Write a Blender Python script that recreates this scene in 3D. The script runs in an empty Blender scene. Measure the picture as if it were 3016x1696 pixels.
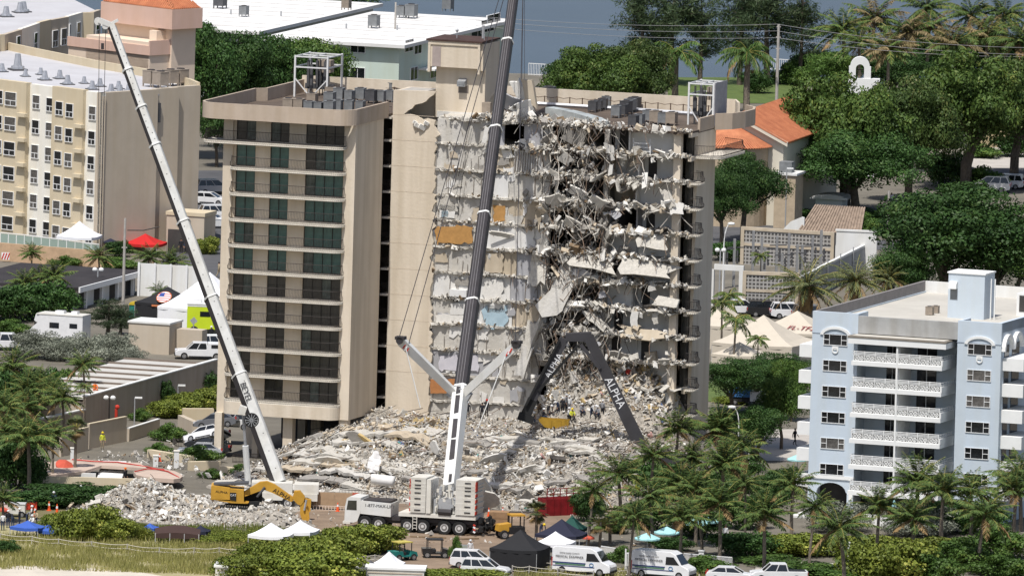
import bpy, math, random
import numpy as np
from mathutils import Vector, Matrix, geometry
random.seed(11); rng = np.random.default_rng(11)
sc = bpy.context.scene
COL = sc.collection
R_ = math.radians
# ---------------------------------------------------------------- camera (long telephoto from the air over the sea)
F, CX, CY = 50000.0, 1508.0, 848.0            # focal length and centre in photograph pixels
PITCH, ROLL, CAMH, CAMD = R_(6), R_(1.59), 197.0, 1712.0
CAM = np.array([0, -CAMD, CAMH])
FW = np.array([0, math.cos(PITCH), -math.sin(PITCH)])
_R0 = np.array([1.0, 0, 0]); _U0 = np.cross(_R0, FW)
RT = math.cos(ROLL)*_R0 + math.sin(ROLL)*_U0
UP = -math.sin(ROLL)*_R0 + math.cos(ROLL)*_U0
cd = bpy.data.cameras.new('camera'); cam = bpy.data.objects.new('camera', cd); COL.objects.link(cam)
cd.sensor_fit = 'HORIZONTAL'; cd.sensor_width = 36; cd.lens = 36*F/3016
cd.clip_start = 20; cd.clip_end = 30000
cam.matrix_world = Matrix(((RT[0], UP[0], -FW[0], CAM[0]), (RT[1], UP[1], -FW[1], CAM[1]), (RT[2], UP[2], -FW[2], CAM[2]), (0, 0, 0, 1)))
sc.camera = cam
# ---------------------------------------------------------------- sky, sun, exposure
SUN_EL, SUN_AZ = R_(63), R_(201)
w = bpy.data.worlds.new('World'); sc.world = w; w.use_nodes = True
nt = w.node_tree; bg = nt.nodes['Background']
sky = nt.nodes.new('ShaderNodeTexSky'); sky.sky_type = 'NISHITA'; sky.sun_disc = False
sky.sun_elevation = SUN_EL; sky.sun_rotation = SUN_AZ; sky.air_density = 0.9; sky.dust_density = 2.2
nt.links.new(sky.outputs[0], bg.inputs[0]); bg.inputs[1].default_value = 0.105
sd = bpy.data.lights.new('sun', 'SUN'); sun = bpy.data.objects.new('sun', sd); COL.objects.link(sun)
sd.energy = 4.5; sd.angle = R_(0.5); sd.color = (1.0, 0.972, 0.93)
tosun = Vector((math.sin(SUN_AZ)*math.cos(SUN_EL), math.cos(SUN_AZ)*math.cos(SUN_EL), math.sin(SUN_EL)))
sun.rotation_euler = tosun.to_track_quat('Z', 'Y').to_euler()
sc.view_settings.view_transform = 'Standard'; sc.view_settings.look = 'None'
sc.view_settings.exposure = 0.02; sc.view_settings.gamma = 1.0; sc.view_settings.use_curve_mapping = False
sc.cycles.max_bounces = 6; sc.cycles.diffuse_bounces = 3; sc.cycles.glossy_bounces = 2; sc.cycles.transparent_max_bounces = 4
# ---------------------------------------------------------------- pixel <-> place helpers (photograph pixels)
def ray(px, py): return FW + RT*((px-CX)/F) - UP*((py-CY)/F)
def P(px, py, z=0.0):
    d = ray(px, py); return CAM + d*((z-CAM[2])/d[2])
def Q(px, py, Y):
    d = ray(px, py); return CAM + d*((Y-CAM[1])/d[1])
K = 3016/2576.0
def PD(x, y, z=0.0): return P(x*K, y*K, z)
def QD(x, y, Y): return Q(x*K, y*K, Y)
class Fr:
    def __init__(s, o, yaw):
        s.o = np.array([o[0], o[1], 0.0]); s.yaw = R_(yaw); a = s.yaw
        s.u = np.array([math.cos(a), math.sin(a), 0]); s.v = np.array([-math.sin(a), math.cos(a), 0])
    def loc(s, p): q = np.array(p)-s.o; return (float(q@s.u), float(q@s.v), float(q[2]))
    def W(s, u, v, z=0): return s.o + s.u*u + s.v*v + np.array([0, 0, z])
    def fv(s, px, py, v):
        d = ray(px, py); t = ((s.o+s.v*v-CAM)@s.v)/(d@s.v); return s.loc(CAM+d*t)
    def fu(s, px, py, u):
        d = ray(px, py); t = ((s.o+s.u*u-CAM)@s.u)/(d@s.u); return s.loc(CAM+d*t)
    def fz(s, px, py, z): return s.loc(P(px, py, z))
# ---------------------------------------------------------------- materials
MATS = {}
def mat(name, rgb, rough=0.8, var=0.12, scale=1.5, bump=0.0, metal=0.0, spec=0.3, rgb2=None, streak=0.0, detail=6, bscale=None):
    if name in MATS: return MATS[name]
    m = bpy.data.materials.new(name); m.use_nodes = True; n = m.node_tree.nodes; l = m.node_tree.links
    b = n['Principled BSDF']; b.inputs['Roughness'].default_value = rough; b.inputs['Metallic'].default_value = metal
    b.inputs['Specular IOR Level'].default_value = spec
    tc = n.new('ShaderNodeTexCoord'); vec = tc.outputs['Object']
    if var > 0 or rgb2:
        tx = n.new('ShaderNodeTexNoise'); tx.inputs['Scale'].default_value = scale; tx.inputs['Detail'].default_value = detail
        tx.inputs['Roughness'].default_value = 0.65
        l.new(vec, tx.inputs['Vector'])
        rp = n.new('ShaderNodeValToRGB'); e = rp.color_ramp.elements
        c2 = rgb2 if rgb2 else tuple(c*(1-2*var) for c in rgb)
        e[0].position = 0.3; e[0].color = (*c2, 1); e[1].position = 0.68; e[1].color = (*rgb, 1)
        l.new(tx.outputs['Fac'], rp.inputs[0]); out = rp.outputs[0]
        if streak > 0:
            mp = n.new('ShaderNodeMapping'); mp.inputs['Scale'].default_value = (0.9, 0.9, 0.06); l.new(vec, mp.inputs[0])
            t2 = n.new('ShaderNodeTexNoise'); t2.inputs['Scale'].default_value = 1.0; t2.inputs['Detail'].default_value = 7; l.new(mp.outputs[0], t2.inputs['Vector'])
            r2 = n.new('ShaderNodeValToRGB'); r2.color_ramp.elements[0].position = 0.35; r2.color_ramp.elements[1].position = 0.6
            k = 1-streak*0.8; r2.color_ramp.elements[0].color = (k, k*0.98, k*0.94, 1); l.new(t2.outputs['Fac'], r2.inputs[0])
            mx = n.new('ShaderNodeMix'); mx.data_type = 'RGBA'; mx.blend_type = 'MULTIPLY'; mx.inputs[0].default_value = 1.0
            l.new(out, mx.inputs[6]); l.new(r2.outputs[0], mx.inputs[7]); out = mx.outputs[2]
        l.new(out, b.inputs['Base Color'])
    else:
        b.inputs['Base Color'].default_value = (*rgb, 1)
    if bump > 0:
        t3 = n.new('ShaderNodeTexNoise'); t3.inputs['Scale'].default_value = bscale or scale*6; t3.inputs['Detail'].default_value = 8; l.new(vec, t3.inputs['Vector'])
        bp = n.new('ShaderNodeBump'); bp.inputs['Strength'].default_value = min(1, bump); bp.inputs['Distance'].default_value = 0.15
        l.new(t3.outputs['Fac'], bp.inputs['Height']); l.new(bp.outputs[0], b.inputs['Normal'])
    MATS[name] = m; return m
def leafmat(name, a, b_, c_=None, trans=0.15):
    """leaf colour varies per leaf island and by clumps through the crown"""
    if name in MATS: return MATS[name]
    m = bpy.data.materials.new(name); m.use_nodes = True; n = m.node_tree.nodes; l = m.node_tree.links
    b = n['Principled BSDF']; b.inputs['Roughness'].default_value = 0.55; b.inputs['Specular IOR Level'].default_value = 0.25
    g = n.new('ShaderNodeNewGeometry'); tc = n.new('ShaderNodeTexCoord'); oi = n.new('ShaderNodeObjectInfo')
    tx = n.new('ShaderNodeTexNoise'); tx.inputs['Scale'].default_value = 0.38; tx.inputs['Detail'].default_value = 4; l.new(tc.outputs['Object'], tx.inputs['Vector'])
    ad = n.new('ShaderNodeMath'); ad.operation = 'MULTIPLY_ADD'; ad.inputs[1].default_value = 0.42; l.new(g.outputs['Random Per Island'], ad.inputs[0])
    ml = n.new('ShaderNodeMath'); ml.operation = 'MULTIPLY'; ml.inputs[1].default_value = 0.8; l.new(tx.outputs['Fac'], ml.inputs[0]); l.new(ml.outputs[0], ad.inputs[2])
    rp = n.new('ShaderNodeValToRGB'); e = rp.color_ramp.elements
    e[0].position = 0.2; e[0].color = (*a, 1); e[1].position = 0.75; e[1].color = (*b_, 1)
    if c_: x = e.new(0.93); x.color = (*c_, 1)
    l.new(ad.outputs[0], rp.inputs[0])
    hs = n.new('ShaderNodeHueSaturation'); mr = n.new('ShaderNodeMapRange'); mr.inputs[3].default_value = 1.0; mr.inputs[4].default_value = 1.5
    l.new(oi.outputs['Random'], mr.inputs[0]); l.new(mr.outputs[0], hs.inputs['Value']); l.new(rp.outputs[0], hs.inputs['Color'])
    l.new(hs.outputs[0], b.inputs['Base Color'])
    if trans:
        tr = n.new('ShaderNodeBsdfTranslucent'); mx = n.new('ShaderNodeMixShader'); mx.inputs[0].default_value = trans
        l.new(hs.outputs[0], tr.inputs[0]); l.new(b.outputs[0], mx.inputs[1]); l.new(tr.outputs[0], mx.inputs[2])
        l.new(mx.outputs[0], n['Material Output'].inputs['Surface'])
    MATS[name] = m; return m
# ---------------------------------------------------------------- mesh builder
def rotm(rx, ry, rz): return np.array(Matrix.Rotation(rz, 3, 'Z') @ Matrix.Rotation(ry, 3, 'Y') @ Matrix.Rotation(rx, 3, 'X'))
BOXV = np.array([(-1,-1,-1),(1,-1,-1),(1,1,-1),(-1,1,-1),(-1,-1,1),(1,-1,1),(1,1,1),(-1,1,1)], float)*0.5
BOXF = [(0,3,2,1),(4,5,6,7),(0,1,5,4),(1,2,6,5),(2,3,7,6),(3,0,4,7)]
class MB:
    def __init__(s): s.v = []; s.f = []; s.m = []
    def add(s, vs, fs, mi=0):
        o = len(s.v); s.v.extend([tuple(map(float, x)) for x in vs]); s.f.extend([tuple(i+o for i in f) for f in fs]); s.m.extend([mi]*len(fs)); return s
    def box(s, x0, x1, y0, y1, z0, z1, mi=0):
        return s.add([(x0,y0,z0),(x1,y0,z0),(x1,y1,z0),(x0,y1,z0),(x0,y0,z1),(x1,y0,z1),(x1,y1,z1),(x0,y1,z1)], BOXF, mi)
    def obox(s, c, size, rot=(0,0,0), mi=0):
        return s.add((BOXV*np.array(size))@rotm(*rot).T+np.array(c), BOXF, mi)
    def bar(s, p0, p1, w, h=None, mi=0, up=(0,0,1)):
        p0 = np.array(p0, float); p1 = np.array(p1, float); d = p1-p0; L = np.linalg.norm(d)
        if L < 1e-6: return s
        d /= L; up = np.array(up, float); sd_ = np.cross(d, up)
        if np.linalg.norm(sd_) < 1e-4: sd_ = np.cross(d, (1, 0, 0))
        sd_ /= np.linalg.norm(sd_); u2 = np.cross(sd_, d); h = h or w
        vs = []
        for q in (p0, p1):
            for a, b in ((-1,-1),(1,-1),(1,1),(-1,1)): vs.append(q+sd_*a*w/2+u2*b*h/2)
        return s.add(vs, [(0,1,2,3),(7,6,5,4),(0,4,5,1),(1,5,6,2),(2,6,7,3),(3,7,4,0)], mi)
    def taper(s, p0, p1, w0, h0, w1, h1, mi=0, up=(0,0,1)):
        p0 = np.array(p0, float); p1 = np.array(p1, float); d = p1-p0; d /= np.linalg.norm(d)
        sd_ = np.cross(d, np.array(up, float)); sd_ /= np.linalg.norm(sd_); u2 = np.cross(sd_, d); vs = []
        for q, w_, h_ in ((p0,w0,h0),(p1,w1,h1)):
            for a, b in ((-1,-1),(1,-1),(1,1),(-1,1)): vs.append(q+sd_*a*w_/2+u2*b*h_/2)
        return s.add(vs, [(0,1,2,3),(7,6,5,4),(0,4,5,1),(1,5,6,2),(2,6,7,3),(3,7,4,0)], mi)
    def tube(s, pts, r, n=5, mi=0, r1=None, cap=True):
        pts = [np.array(p, float) for p in pts]; m = len(pts); vs = []
        for i, p in enumerate(pts):
            d = pts[min(i+1, m-1)]-pts[max(i-1, 0)]; d = d/(np.linalg.norm(d)+1e-9)
            a = np.cross(d, (0.12, 0.05, 1.0)); 
            if np.linalg.norm(a) < 1e-3: a = np.cross(d, (1, 0, 0))
            a /= np.linalg.norm(a); b = np.cross(d, a)
            rr = r if r1 is None else r+(r1-r)*i/(m-1)
            for k in range(n):
                t = 2*math.pi*k/n; vs.append(p+(a*math.cos(t)+b*math.sin(t))*rr)
        fs = [(i*n+k, i*n+(k+1)%n, (i+1)*n+(k+1)%n, (i+1)*n+k) for i in range(m-1) for k in range(n)]
        if cap: fs += [tuple(range(n))[::-1], tuple((m-1)*n+k for k in range(n))]
        return s.add(vs, fs, mi)
    def cyl(s, p0, p1, r0, r1=None, n=10, mi=0): return s.tube([p0, p1], r0, n, mi, r0 if r1 is None else r1)
    def prism(s, poly, z0, z1, mi=0):
        n = len(poly); vs = [(x, y, z0) for x, y in poly]+[(x, y, z1) for x, y in poly]
        fs = [(i, (i+1) % n, n+(i+1) % n, n+i) for i in range(n)]
        tri = geometry.tessellate_polygon([[Vector((x, y, 0)) for x, y in poly]])
        fs += [tuple(t[::-1]) for t in tri]+[tuple(i+n for i in t) for t in tri]
        return s.add(vs, fs, mi)
    def profile(s, poly, y0, y1, mi=0):
        """polygon in x,z pushed along y"""
        n = len(poly); vs = [(x, y0, z) for x, z in poly]+[(x, y1, z) for x, z in poly]
        fs = [(i, (i+1) % n, n+(i+1) % n, n+i) for i in range(n)]
        tri = geometry.tessellate_polygon([[Vector((x, z, 0)) for x, z in poly]])
        fs += [tuple(t) for t in tri]+[tuple(i+n for i in t[::-1]) for t in tri]
        return s.add(vs, fs, mi)
    def profile_x(s, poly, x0, x1, mi=0):
        o = len(s.v); s.profile(poly, x0, x1, mi)
        for i in range(o, len(s.v)): x, y, z = s.v[i]; s.v[i] = (y, x, z)
        return s
    def ball(s, c, r, nu=8, nv=6, mi=0):
        r = np.array(r if hasattr(r, '__len__') else (r, r, r), float); c = np.array(c, float); vs = [c+(0, 0, r[2])]
        for i in range(1, nv):
            t = math.pi*i/nv
            for k in range(nu): vs.append(c+r*np.array((math.sin(t)*math.cos(2*math.pi*k/nu), math.sin(t)*math.sin(2*math.pi*k/nu), math.cos(t))))
        vs.append(c-(0, 0, r[2])); L = len(vs)-1
        fs = [(0, 1+k, 1+(k+1) % nu) for k in range(nu)]
        for i in range(nv-2):
            for k in range(nu): fs.append((1+i*nu+k, 1+(i+1)*nu+k, 1+(i+1)*nu+(k+1) % nu, 1+i*nu+(k+1) % nu))
        fs += [(L, 1+(nv-2)*nu+(k+1) % nu, 1+(nv-2)*nu+k) for k in range(nu)]
        return s.add(vs, fs, mi)
    def loft(s, rings, mi=0, closed=True, cap=True):
        n = len(rings[0]); vs = [p for r in rings for p in r]; m = len(rings)
        fs = [(i*n+k, i*n+(k+1) % n, (i+1)*n+(k+1) % n, (i+1)*n+k) for i in range(m-1) for k in range(n if closed else n-1)]
        if cap and closed: fs += [tuple(range(n))[::-1], tuple((m-1)*n+k for k in range(n))]
        return s.add(vs, fs, mi)
    def chunks(s, cen, size, nm=1, flat=0.5, p=None):
        """many randomly turned broken pieces: cen Nx3, size N"""
        cen = np.asarray(cen, float); N = len(cen); size = np.asarray(size, float)
        q = rng.normal(size=(N, 4)); q /= np.linalg.norm(q, axis=1)[:, None]; a, b, c, d = q.T
        M = np.stack([1-2*(c*c+d*d), 2*(b*c-a*d), 2*(b*d+a*c), 2*(b*c+a*d), 1-2*(b*b+d*d), 2*(c*d-a*b), 2*(b*d-a*c), 2*(c*d+a*b), 1-2*(b*b+c*c)], 1).reshape(N, 3, 3)
        dim = size[:, None]*np.stack([rng.uniform(0.6, 1.6, N), rng.uniform(0.4, 1.1, N), rng.uniform(0.15, 1.0, N)*flat*1.4], 1)
        base = BOXV[None]*dim[:, None, :]*rng.uniform(0.55, 1.15, (N, 8, 1))
        V = np.einsum('nij,nkj->nki', M, base)+cen[:, None, :]
        o = len(s.v); s.v.extend(map(tuple, V.reshape(-1, 3).tolist()))
        mi = rng.choice(nm, N, p=p)
        for i in range(N):
            k = o+8*i; s.f.extend([(k+f[0], k+f[1], k+f[2], k+f[3]) for f in BOXF]); s.m.extend([int(mi[i])]*6)
        return s
    def mesh(s, name, mats=None, smooth=False):
        me = bpy.data.meshes.new(name); me.from_pydata(s.v, [], s.f)
        if mats:
            for m in (mats if isinstance(mats, (list, tuple)) else [mats]): me.materials.append(m)
            if isinstance(mats, (list, tuple)) and len(mats) > 1: me.polygons.foreach_set('material_index', s.m)
        if smooth: me.polygons.foreach_set('use_smooth', [True]*len(me.polygons))
        me.update(); return me
    def build(s, name, mats, parent=None, smooth=False, **kw):
        return link(name, s.mesh(name, mats, smooth), parent, **kw)
def link(name, data, parent=None, loc=None, rot=None, scale=None, label=None, cat=None, group=None, kind=None):
    o = bpy.data.objects.new(name, data); COL.objects.link(o)
    if parent is not None: o.parent = parent
    if loc is not None: o.location = tuple(map(float, loc))
    if rot is not None: o.rotation_euler = rot if hasattr(rot, '__len__') else (0, 0, rot)
    if scale is not None: o.scale = scale if hasattr(scale, '__len__') else (scale,)*3
    return tag(o, label, cat, group, kind)
def tag(o, label=None, cat=None, group=None, kind=None):
    if label: o['label'] = label
    if cat: o['category'] = cat
    if group: o['group'] = group
    if kind: o['kind'] = kind
    return o
def thing(name, label, cat, loc=(0,0,0), rz=0.0, group=None, kind=None):
    return link(name, None, None, loc, (0, 0, rz), None, label, cat, group, kind)
def fthing(name, label, cat, fr, group=None): return thing(name, label, cat, fr.o, fr.yaw, group)
def kids(o): return [c for c in bpy.data.objects if c.parent is o]
_TREE = {}
def remember(root):
    """note a finished thing's tree once, so copies are quick"""
    ch = {}
    for c in bpy.data.objects:
        if c.parent: ch.setdefault(c.parent.name, []).append(c)
    def walk(o): return (o, [walk(c) for c in ch.get(o.name, [])])
    _TREE[root.name] = walk(root)
def dup(root, loc=None, rz=None, scale=None, label=None, group=None):
    if root.name not in _TREE: remember(root)
    def cp(node, parent):
        o = node[0].copy(); COL.objects.link(o); o.parent = parent
        for c in node[1]: cp(c, o)
        return o
    r = cp(_TREE[root.name], None)
    if loc is not None: r.location = tuple(map(float, loc))
    if rz is not None: r.rotation_euler = (0, 0, rz)
    if scale is not None: r.scale = scale if hasattr(scale, '__len__') else (scale,)*3
    return tag(r, label, None, group)
def text(name, body, size, m, parent, loc, rot, ext=0.004, align='CENTER', sx=1.0, shear=0.0):
    c = bpy.data.curves.new(name, 'FONT'); c.body = body; c.size = size; c.extrude = ext; c.align_x = align; c.align_y = 'CENTER'; c.shear = shear
    c.resolution_u = 3; c.materials.append(m); tmp = bpy.data.objects.new('tmp_text', c); COL.objects.link(tmp)
    dg = bpy.context.evaluated_depsgraph_get(); me = bpy.data.meshes.new_from_object(tmp.evaluated_get(dg)); bpy.data.objects.remove(tmp)
    o = link(name, me, parent, loc, rot); o.scale = (sx, 1, 1); return o
def text_on(name, body, size, m, parent, loc, xdir, ydir, **kw):
    """lettering lying in the plane of xdir,ydir"""
    x = Vector(xdir).normalized(); y = Vector(ydir).normalized(); z = x.cross(y).normalized(); y = z.cross(x)
    return text(name, body, size, m, parent, loc, Matrix((x, y, z)).transposed().to_euler(), **kw)
def vnoise(n, amp, k=3):
    a = rng.normal(size=n); 
    for _ in range(k): a = np.convolve(np.pad(a, 1, mode='edge'), [0.25, 0.5, 0.25], 'valid')
    return a*amp/(a.std()+1e-9)
# ================================================================ setting
def sheet(name, pts, mt, z=0.0, kind='structure'):
    m = MB(); vs = [(float(p[0]), float(p[1]), z) for p in pts]
    tri = geometry.tessellate_polygon([[Vector((x, y, 0)) for x, y, _ in vs]])
    fs = []
    for t in tri:
        a, b, c = (np.array(vs[i][:2]) for i in t); cr_ = (b[0]-a[0])*(c[1]-a[1])-(b[1]-a[1])*(c[0]-a[0]); fs.append(t if cr_ > 0 else t[::-1])
    return m.add(vs, fs).build(name, mt, None, kind=kind)
def psheet(name, px, mt, z): return sheet(name, [PD(x, y, 0) for x, y in px], mt, z)
EARTH = mat('sandy_earth', (0.20, 0.18, 0.145), 0.95, 0.2, 0.15, 0.3)
ASPH = mat('worn_asphalt', (0.105, 0.105, 0.11), 0.9, 0.15, 0.3, 0.3)
GRASS = mat('mown_grass', (0.12, 0.165, 0.045), 0.9, 0.2, 0.4, 0.5, rgb2=(0.07, 0.105, 0.03))
SAND = mat('beach_sand', (0.62, 0.56, 0.47), 0.95, 0.1, 0.3, 0.4)
DIRT = mat('brown_dirt', (0.30, 0.22, 0.155), 0.95, 0.22, 0.25, 0.5)
PAVE = mat('pale_paving', (0.50, 0.46, 0.41), 0.9, 0.1, 0.4)
sheet('ground', [(-3000, -1500), (3000, -1500), (3000, 421), (-3000, 421)], EARTH, 0.0)
WATER = mat('bay_water', (0.062, 0.078, 0.105), 0.25, 0.15, 0.02, 0.25, spec=0.5, bscale=0.35)
sheet('water', [(-6000, 415), (6000, 415), (6000, 9000), (-6000, 9000)], WATER, -0.8)
sheet('road', [(-400, 226), (400, 206), (400, 216), (-400, 238)], ASPH, 0.02)
psheet('parking_lot', [(380, 700), (560, 700), (560, 430), (470, 430), (470, 560)], ASPH, 0.04)
psheet('parking_lot', [(1780, 640), (2140, 640), (2250, 520), (1780, 540)], ASPH, 0.04)
psheet('road', [(2360, 480), (2700, 480), (2700, 425), (2360, 425)], ASPH, 0.05)
psheet('pavement', [(2360, 424), (2700, 424), (2700, 372), (2360, 372)], PAVE, 0.06)
psheet('lawn', [(1680, 260), (2020, 262), (2020, 196), (1680, 196)], GRASS, 0.05)
psheet('lawn', [(1780, 1010), (2000, 1010), (2000, 960), (1780, 960)], GRASS, 0.05)
psheet('lawn', [(-40, 1305), (330, 1305), (350, 1262), (-40, 1270)], mat('dull_grass', (0.13, 0.125, 0.05), 0.95, 0.2, 0.5, 0.4, rgb2=(0.2, 0.16, 0.09)), 0.03)
psheet('work_yard', [(690, 1330), (800, 1250), (1420, 1255), (1450, 1330), (1300, 1440), (1000, 1440), (950, 1350)], DIRT, 0.03)
psheet('dune', [(-60, 1450), (-60, 1320), (640, 1340), (1010, 1450), (560, 1470)], mat('dune_ground', (0.30, 0.28, 0.12), 0.95, 0.2, 0.4, 0.5, rgb2=(0.42, 0.36, 0.24)), 0.05)
psheet('beach', [(-80, 1700), (-80, 1424), (120, 1424), (330, 1436), (700, 1500), (900, 1700)], SAND, 0.07)
psheet('lawn', [(2100, 1420), (2250, 1420), (2250, 1385), (2100, 1385)], GRASS, 0.05)
psheet('lawn', [(2460, 1490), (2640, 1490), (2640, 1425), (2500, 1440)], GRASS, 0.05)
psheet('footpath', [(1900, 1440), (2130, 1440), (2130, 1418), (1900, 1412)], PAVE, 0.06)
psheet('sand_path', [(1380, 1446), (1760, 1449), (1760, 1432), (1380, 1428)], SAND, 0.08)
psheet('pool_terrace', [(1900, 1160), (2040, 1160), (2040, 1080), (1900, 1080)], PAVE, 0.05)
# ================================================================ the damaged tower
T = Fr(P(645, 1346, 0), -18.4)
TAN = mat('tan_paint', (0.70, 0.61, 0.49), 0.85, 0.05, 0.22, 0.15, streak=0.17, bscale=3)
FASC = mat('fascia_paint', (0.50, 0.41, 0.325), 0.85, 0.06, 0.4, 0.1, streak=0.12)
SLABW = mat('slab_edge_paint', (0.62, 0.57, 0.49), 0.8, 0.1, 3)
IRON = mat('dark_iron', (0.035, 0.028, 0.025), 0.5, 0)
FRAMED = mat('dark_window_frame', (0.03, 0.027, 0.025), 0.4, 0)
TEAL = mat('green_tinted_glass', (0.10, 0.20, 0.178), 0.08, 0.3, 0.5, spec=0.7)
DGLASS = mat('dark_glass', (0.07, 0.068, 0.06), 0.06, 0.35, 0.7, spec=0.8)
ROOFB = mat('brown_roof_gravel', (0.15, 0.115, 0.09), 0.95, 0.25, 0.35, 0.4)
CONC = mat('raw_concrete', (0.60, 0.575, 0.53), 0.9, 0.1, 0.6, 0.3, streak=0.15)
CONCL = mat('pale_broken_concrete', (0.61, 0.575, 0.51), 0.95, 0.14, 2.5, 0.5)
WHITEP = mat('white_interior_paint', (0.74, 0.73, 0.71), 0.85, 0.07, 0.7, streak=0.06)
GREYP = mat('grey_interior_paint', (0.42, 0.42, 0.44), 0.85, 0.1, 0.6, streak=0.12)
CREAMP = mat('cream_interior_paint', (0.55, 0.47, 0.36), 0.85, 0.1, 0.6, streak=0.15)
BLUEP = mat('pale_blue_paint', (0.42, 0.55, 0.62), 0.85, 0.1, 0.9)
WOODO = mat('orange_plywood', (0.50, 0.27, 0.09), 0.8, 0.14, 2.0)
RUST = mat('rust_red_panel', (0.46, 0.20, 0.075), 0.85, 0.12, 2.0)
DARKIN = mat('dark_interior', (0.075, 0.07, 0.066), 0.95, 0.2, 0.5)  # near-black base colour stands in for unlit depth of interiors and openings
STEEL = mat('grey_steel', (0.45, 0.46, 0.47), 0.5, 0.1, 3, metal=0.3)
WHITESTEEL = mat('white_painted_steel', (0.72, 0.72, 0.71), 0.45, 0.06, 2)
ACG = mat('grey_metal_housing', (0.24, 0.25, 0.255), 0.6, 0.18, 1.2)
ACD = mat('dark_metal_housing', (0.10, 0.10, 0.105), 0.6, 0.2, 1.2)
ACT = mat('tan_metal_housing', (0.36, 0.30, 0.24), 0.6, 0.15, 1.2)
BEIGEM = mat('beige_broken_board', (0.56, 0.47, 0.35), 0.95, 0.15, 2.5, 0.3)
DARKM = mat('dark_debris', (0.10, 0.09, 0.08), 0.95, 0.3, 2.5, 0.3)
BROWNM = mat('brown_timber_debris', (0.27, 0.19, 0.115), 0.95, 0.25, 2.5, 0.3)
GREYM = mat('grey_broken_concrete', (0.37, 0.345, 0.31), 0.95, 0.15, 2.5, 0.4)
WHITEM = mat('white_plaster_debris', (0.74, 0.715, 0.665), 0.95, 0.08, 3, 0.2)
YELM = mat('ochre_insulation_debris', (0.58, 0.43, 0.20), 0.95, 0.15, 2.5, 0.3)
RUB = [CONCL, WHITEM, GREYM, BEIGEM, BROWNM, DARKM]
RUBP = [0.34, 0.16, 0.24, 0.13, 0.06, 0.07]
FLZ = [6.12+2.607*k for k in range(11)]; FH = 2.607
tower = fthing('damaged_apartment_tower', 'twelve storey tan apartment tower torn open with floors and rubble exposed', 'apartment tower', T)

def arc(cx, cy, r, a0, a1, n=8): return [(cx+r*math.cos(R_(a0+(a1-a0)*i/n)), cy+r*math.sin(R_(a0+(a1-a0)*i/n))) for i in range(n+1)]
# --- closed block: walls with openings cut as piers and panels
UL, WV = 13.71, 0.25
m = MB()
m.box(-0.38, 0.62, -0.05, 0.9, 4.6, 34.5); m.box(12.55, UL, -0.05, 0.9, 4.6, 34.5)
m.build('pier', TAN, tower)
m = MB(); m.box(UL-0.3, UL, 0.9, 8.5, 4.6, 34.5); m.box(-0.38, -0.1, 0.9, 27.5, 4.6, 34.5); m.box(-0.1, 10.9, 27.2, 27.5, 4.6, 34.5)
m.build('side_wall', TAN, tower)
m = MB()
for a, b in ((0.62, 0.9), (2.97, 4.54), (6.54, 8.32), (12.37, 12.55)): m.box(a, b, WV, WV+0.3, 4.6, 34.5)
for z in FLZ+[34.8]:
    for a, b in ((0.9, 2.97), (4.54, 6.54), (8.32, 12.37)): m.box(a, b, WV+0.002, WV+0.3, z-0.25, z+0.06)
m.build('front_wall', TAN, tower)
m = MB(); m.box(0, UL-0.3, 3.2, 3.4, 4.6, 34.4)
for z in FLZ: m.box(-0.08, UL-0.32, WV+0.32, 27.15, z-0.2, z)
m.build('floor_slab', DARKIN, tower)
# windows: frame with panes as sub-parts, meshes shared
def wmesh(wd, n, hgt):
    f = MB(); t = 0.07
    f.box(0, wd, -0.05, 0.05, 0, t); f.box(0, wd, -0.05, 0.05, hgt-t, hgt)
    for i in range(n+1):
        x = (wd-t)*i/n; f.box(x, x+t, -0.051, 0.051, 0, hgt)
    p = MB(); p.box(0, (wd-t)/n-t, -0.012, 0.012, 0, hgt-2*t)
    return f.mesh('window', FRAMED), p
WSPEC = ((0.9, 2.07, 2), (4.54, 2.0, 2), (8.32, 4.05, 4)); WCACHE = []
for u0, wd, n in WSPEC:
    fm, p = wmesh(wd, n, 2.29); WCACHE.append((u0, wd, n, fm, p.mesh('pane', TEAL), p.mesh('pane', DGLASS), p.mesh('pane', mat('curtained_glass', (0.13, 0.16, 0.145), 0.1, 0.4, 1.5, spec=0.6))))
for k, z in enumerate(FLZ):
    for j, (u0, wd, n, fm, pt, pd, pc) in enumerate(WCACHE):
        win = link('window', fm, tower, (u0, WV+0.2, z+0.06))
        for i in range(n):
            x = 0.07+(wd-0.07)/n*i
            teal = 5 <= k <= 9 and not (k == 9 and j == 2 and i == 0) and not ((k in (9, 8) and j == 0 and i == n))
            link('pane', (pt if rng.random() < 0.85 else pc) if teal else (pd if rng.random() < 0.88 else pc), win, (x, 0.0, 0.07))
# curtains behind some upper glass
# balconies: slab + edge molding + bellied railing
def bal_path(u0, u1, d, r):
    return [(u0, WV-0.1)]+[(x, y) for x, y in arc(u0+r, -d+r, r, 180, 270, 7)]+[(x, y) for x, y in arc(u1-r, -d+r, r, 270, 360, 7)]+[(u1, WV-0.1)]
def walk(path, step):
    out = []; acc = 0
    for (a, b) in zip(path[:-1], path[1:]):
        L = math.hypot(b[0]-a[0], b[1]-a[1])
        if L < 1e-6: continue
        t = -acc % step
        while t < L:
            out.append((a[0]+(b[0]-a[0])*t/L, a[1]+(b[1]-a[1])*t/L, (b[1]-a[1])/L, -(b[0]-a[0])/L)); t += step
        acc = (acc+L)
    return out
def offset(path, d):
    out = []; n = len(path)
    for i, (x, y) in enumerate(path):
        a = path[max(0, i-1)]; b = path[min(n-1, i+1)]; L = math.hypot(b[0]-a[0], b[1]-a[1])
        out.append((x+(b[1]-a[1])/L*d, y-(b[0]-a[0])/L*d))
    return out
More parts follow.
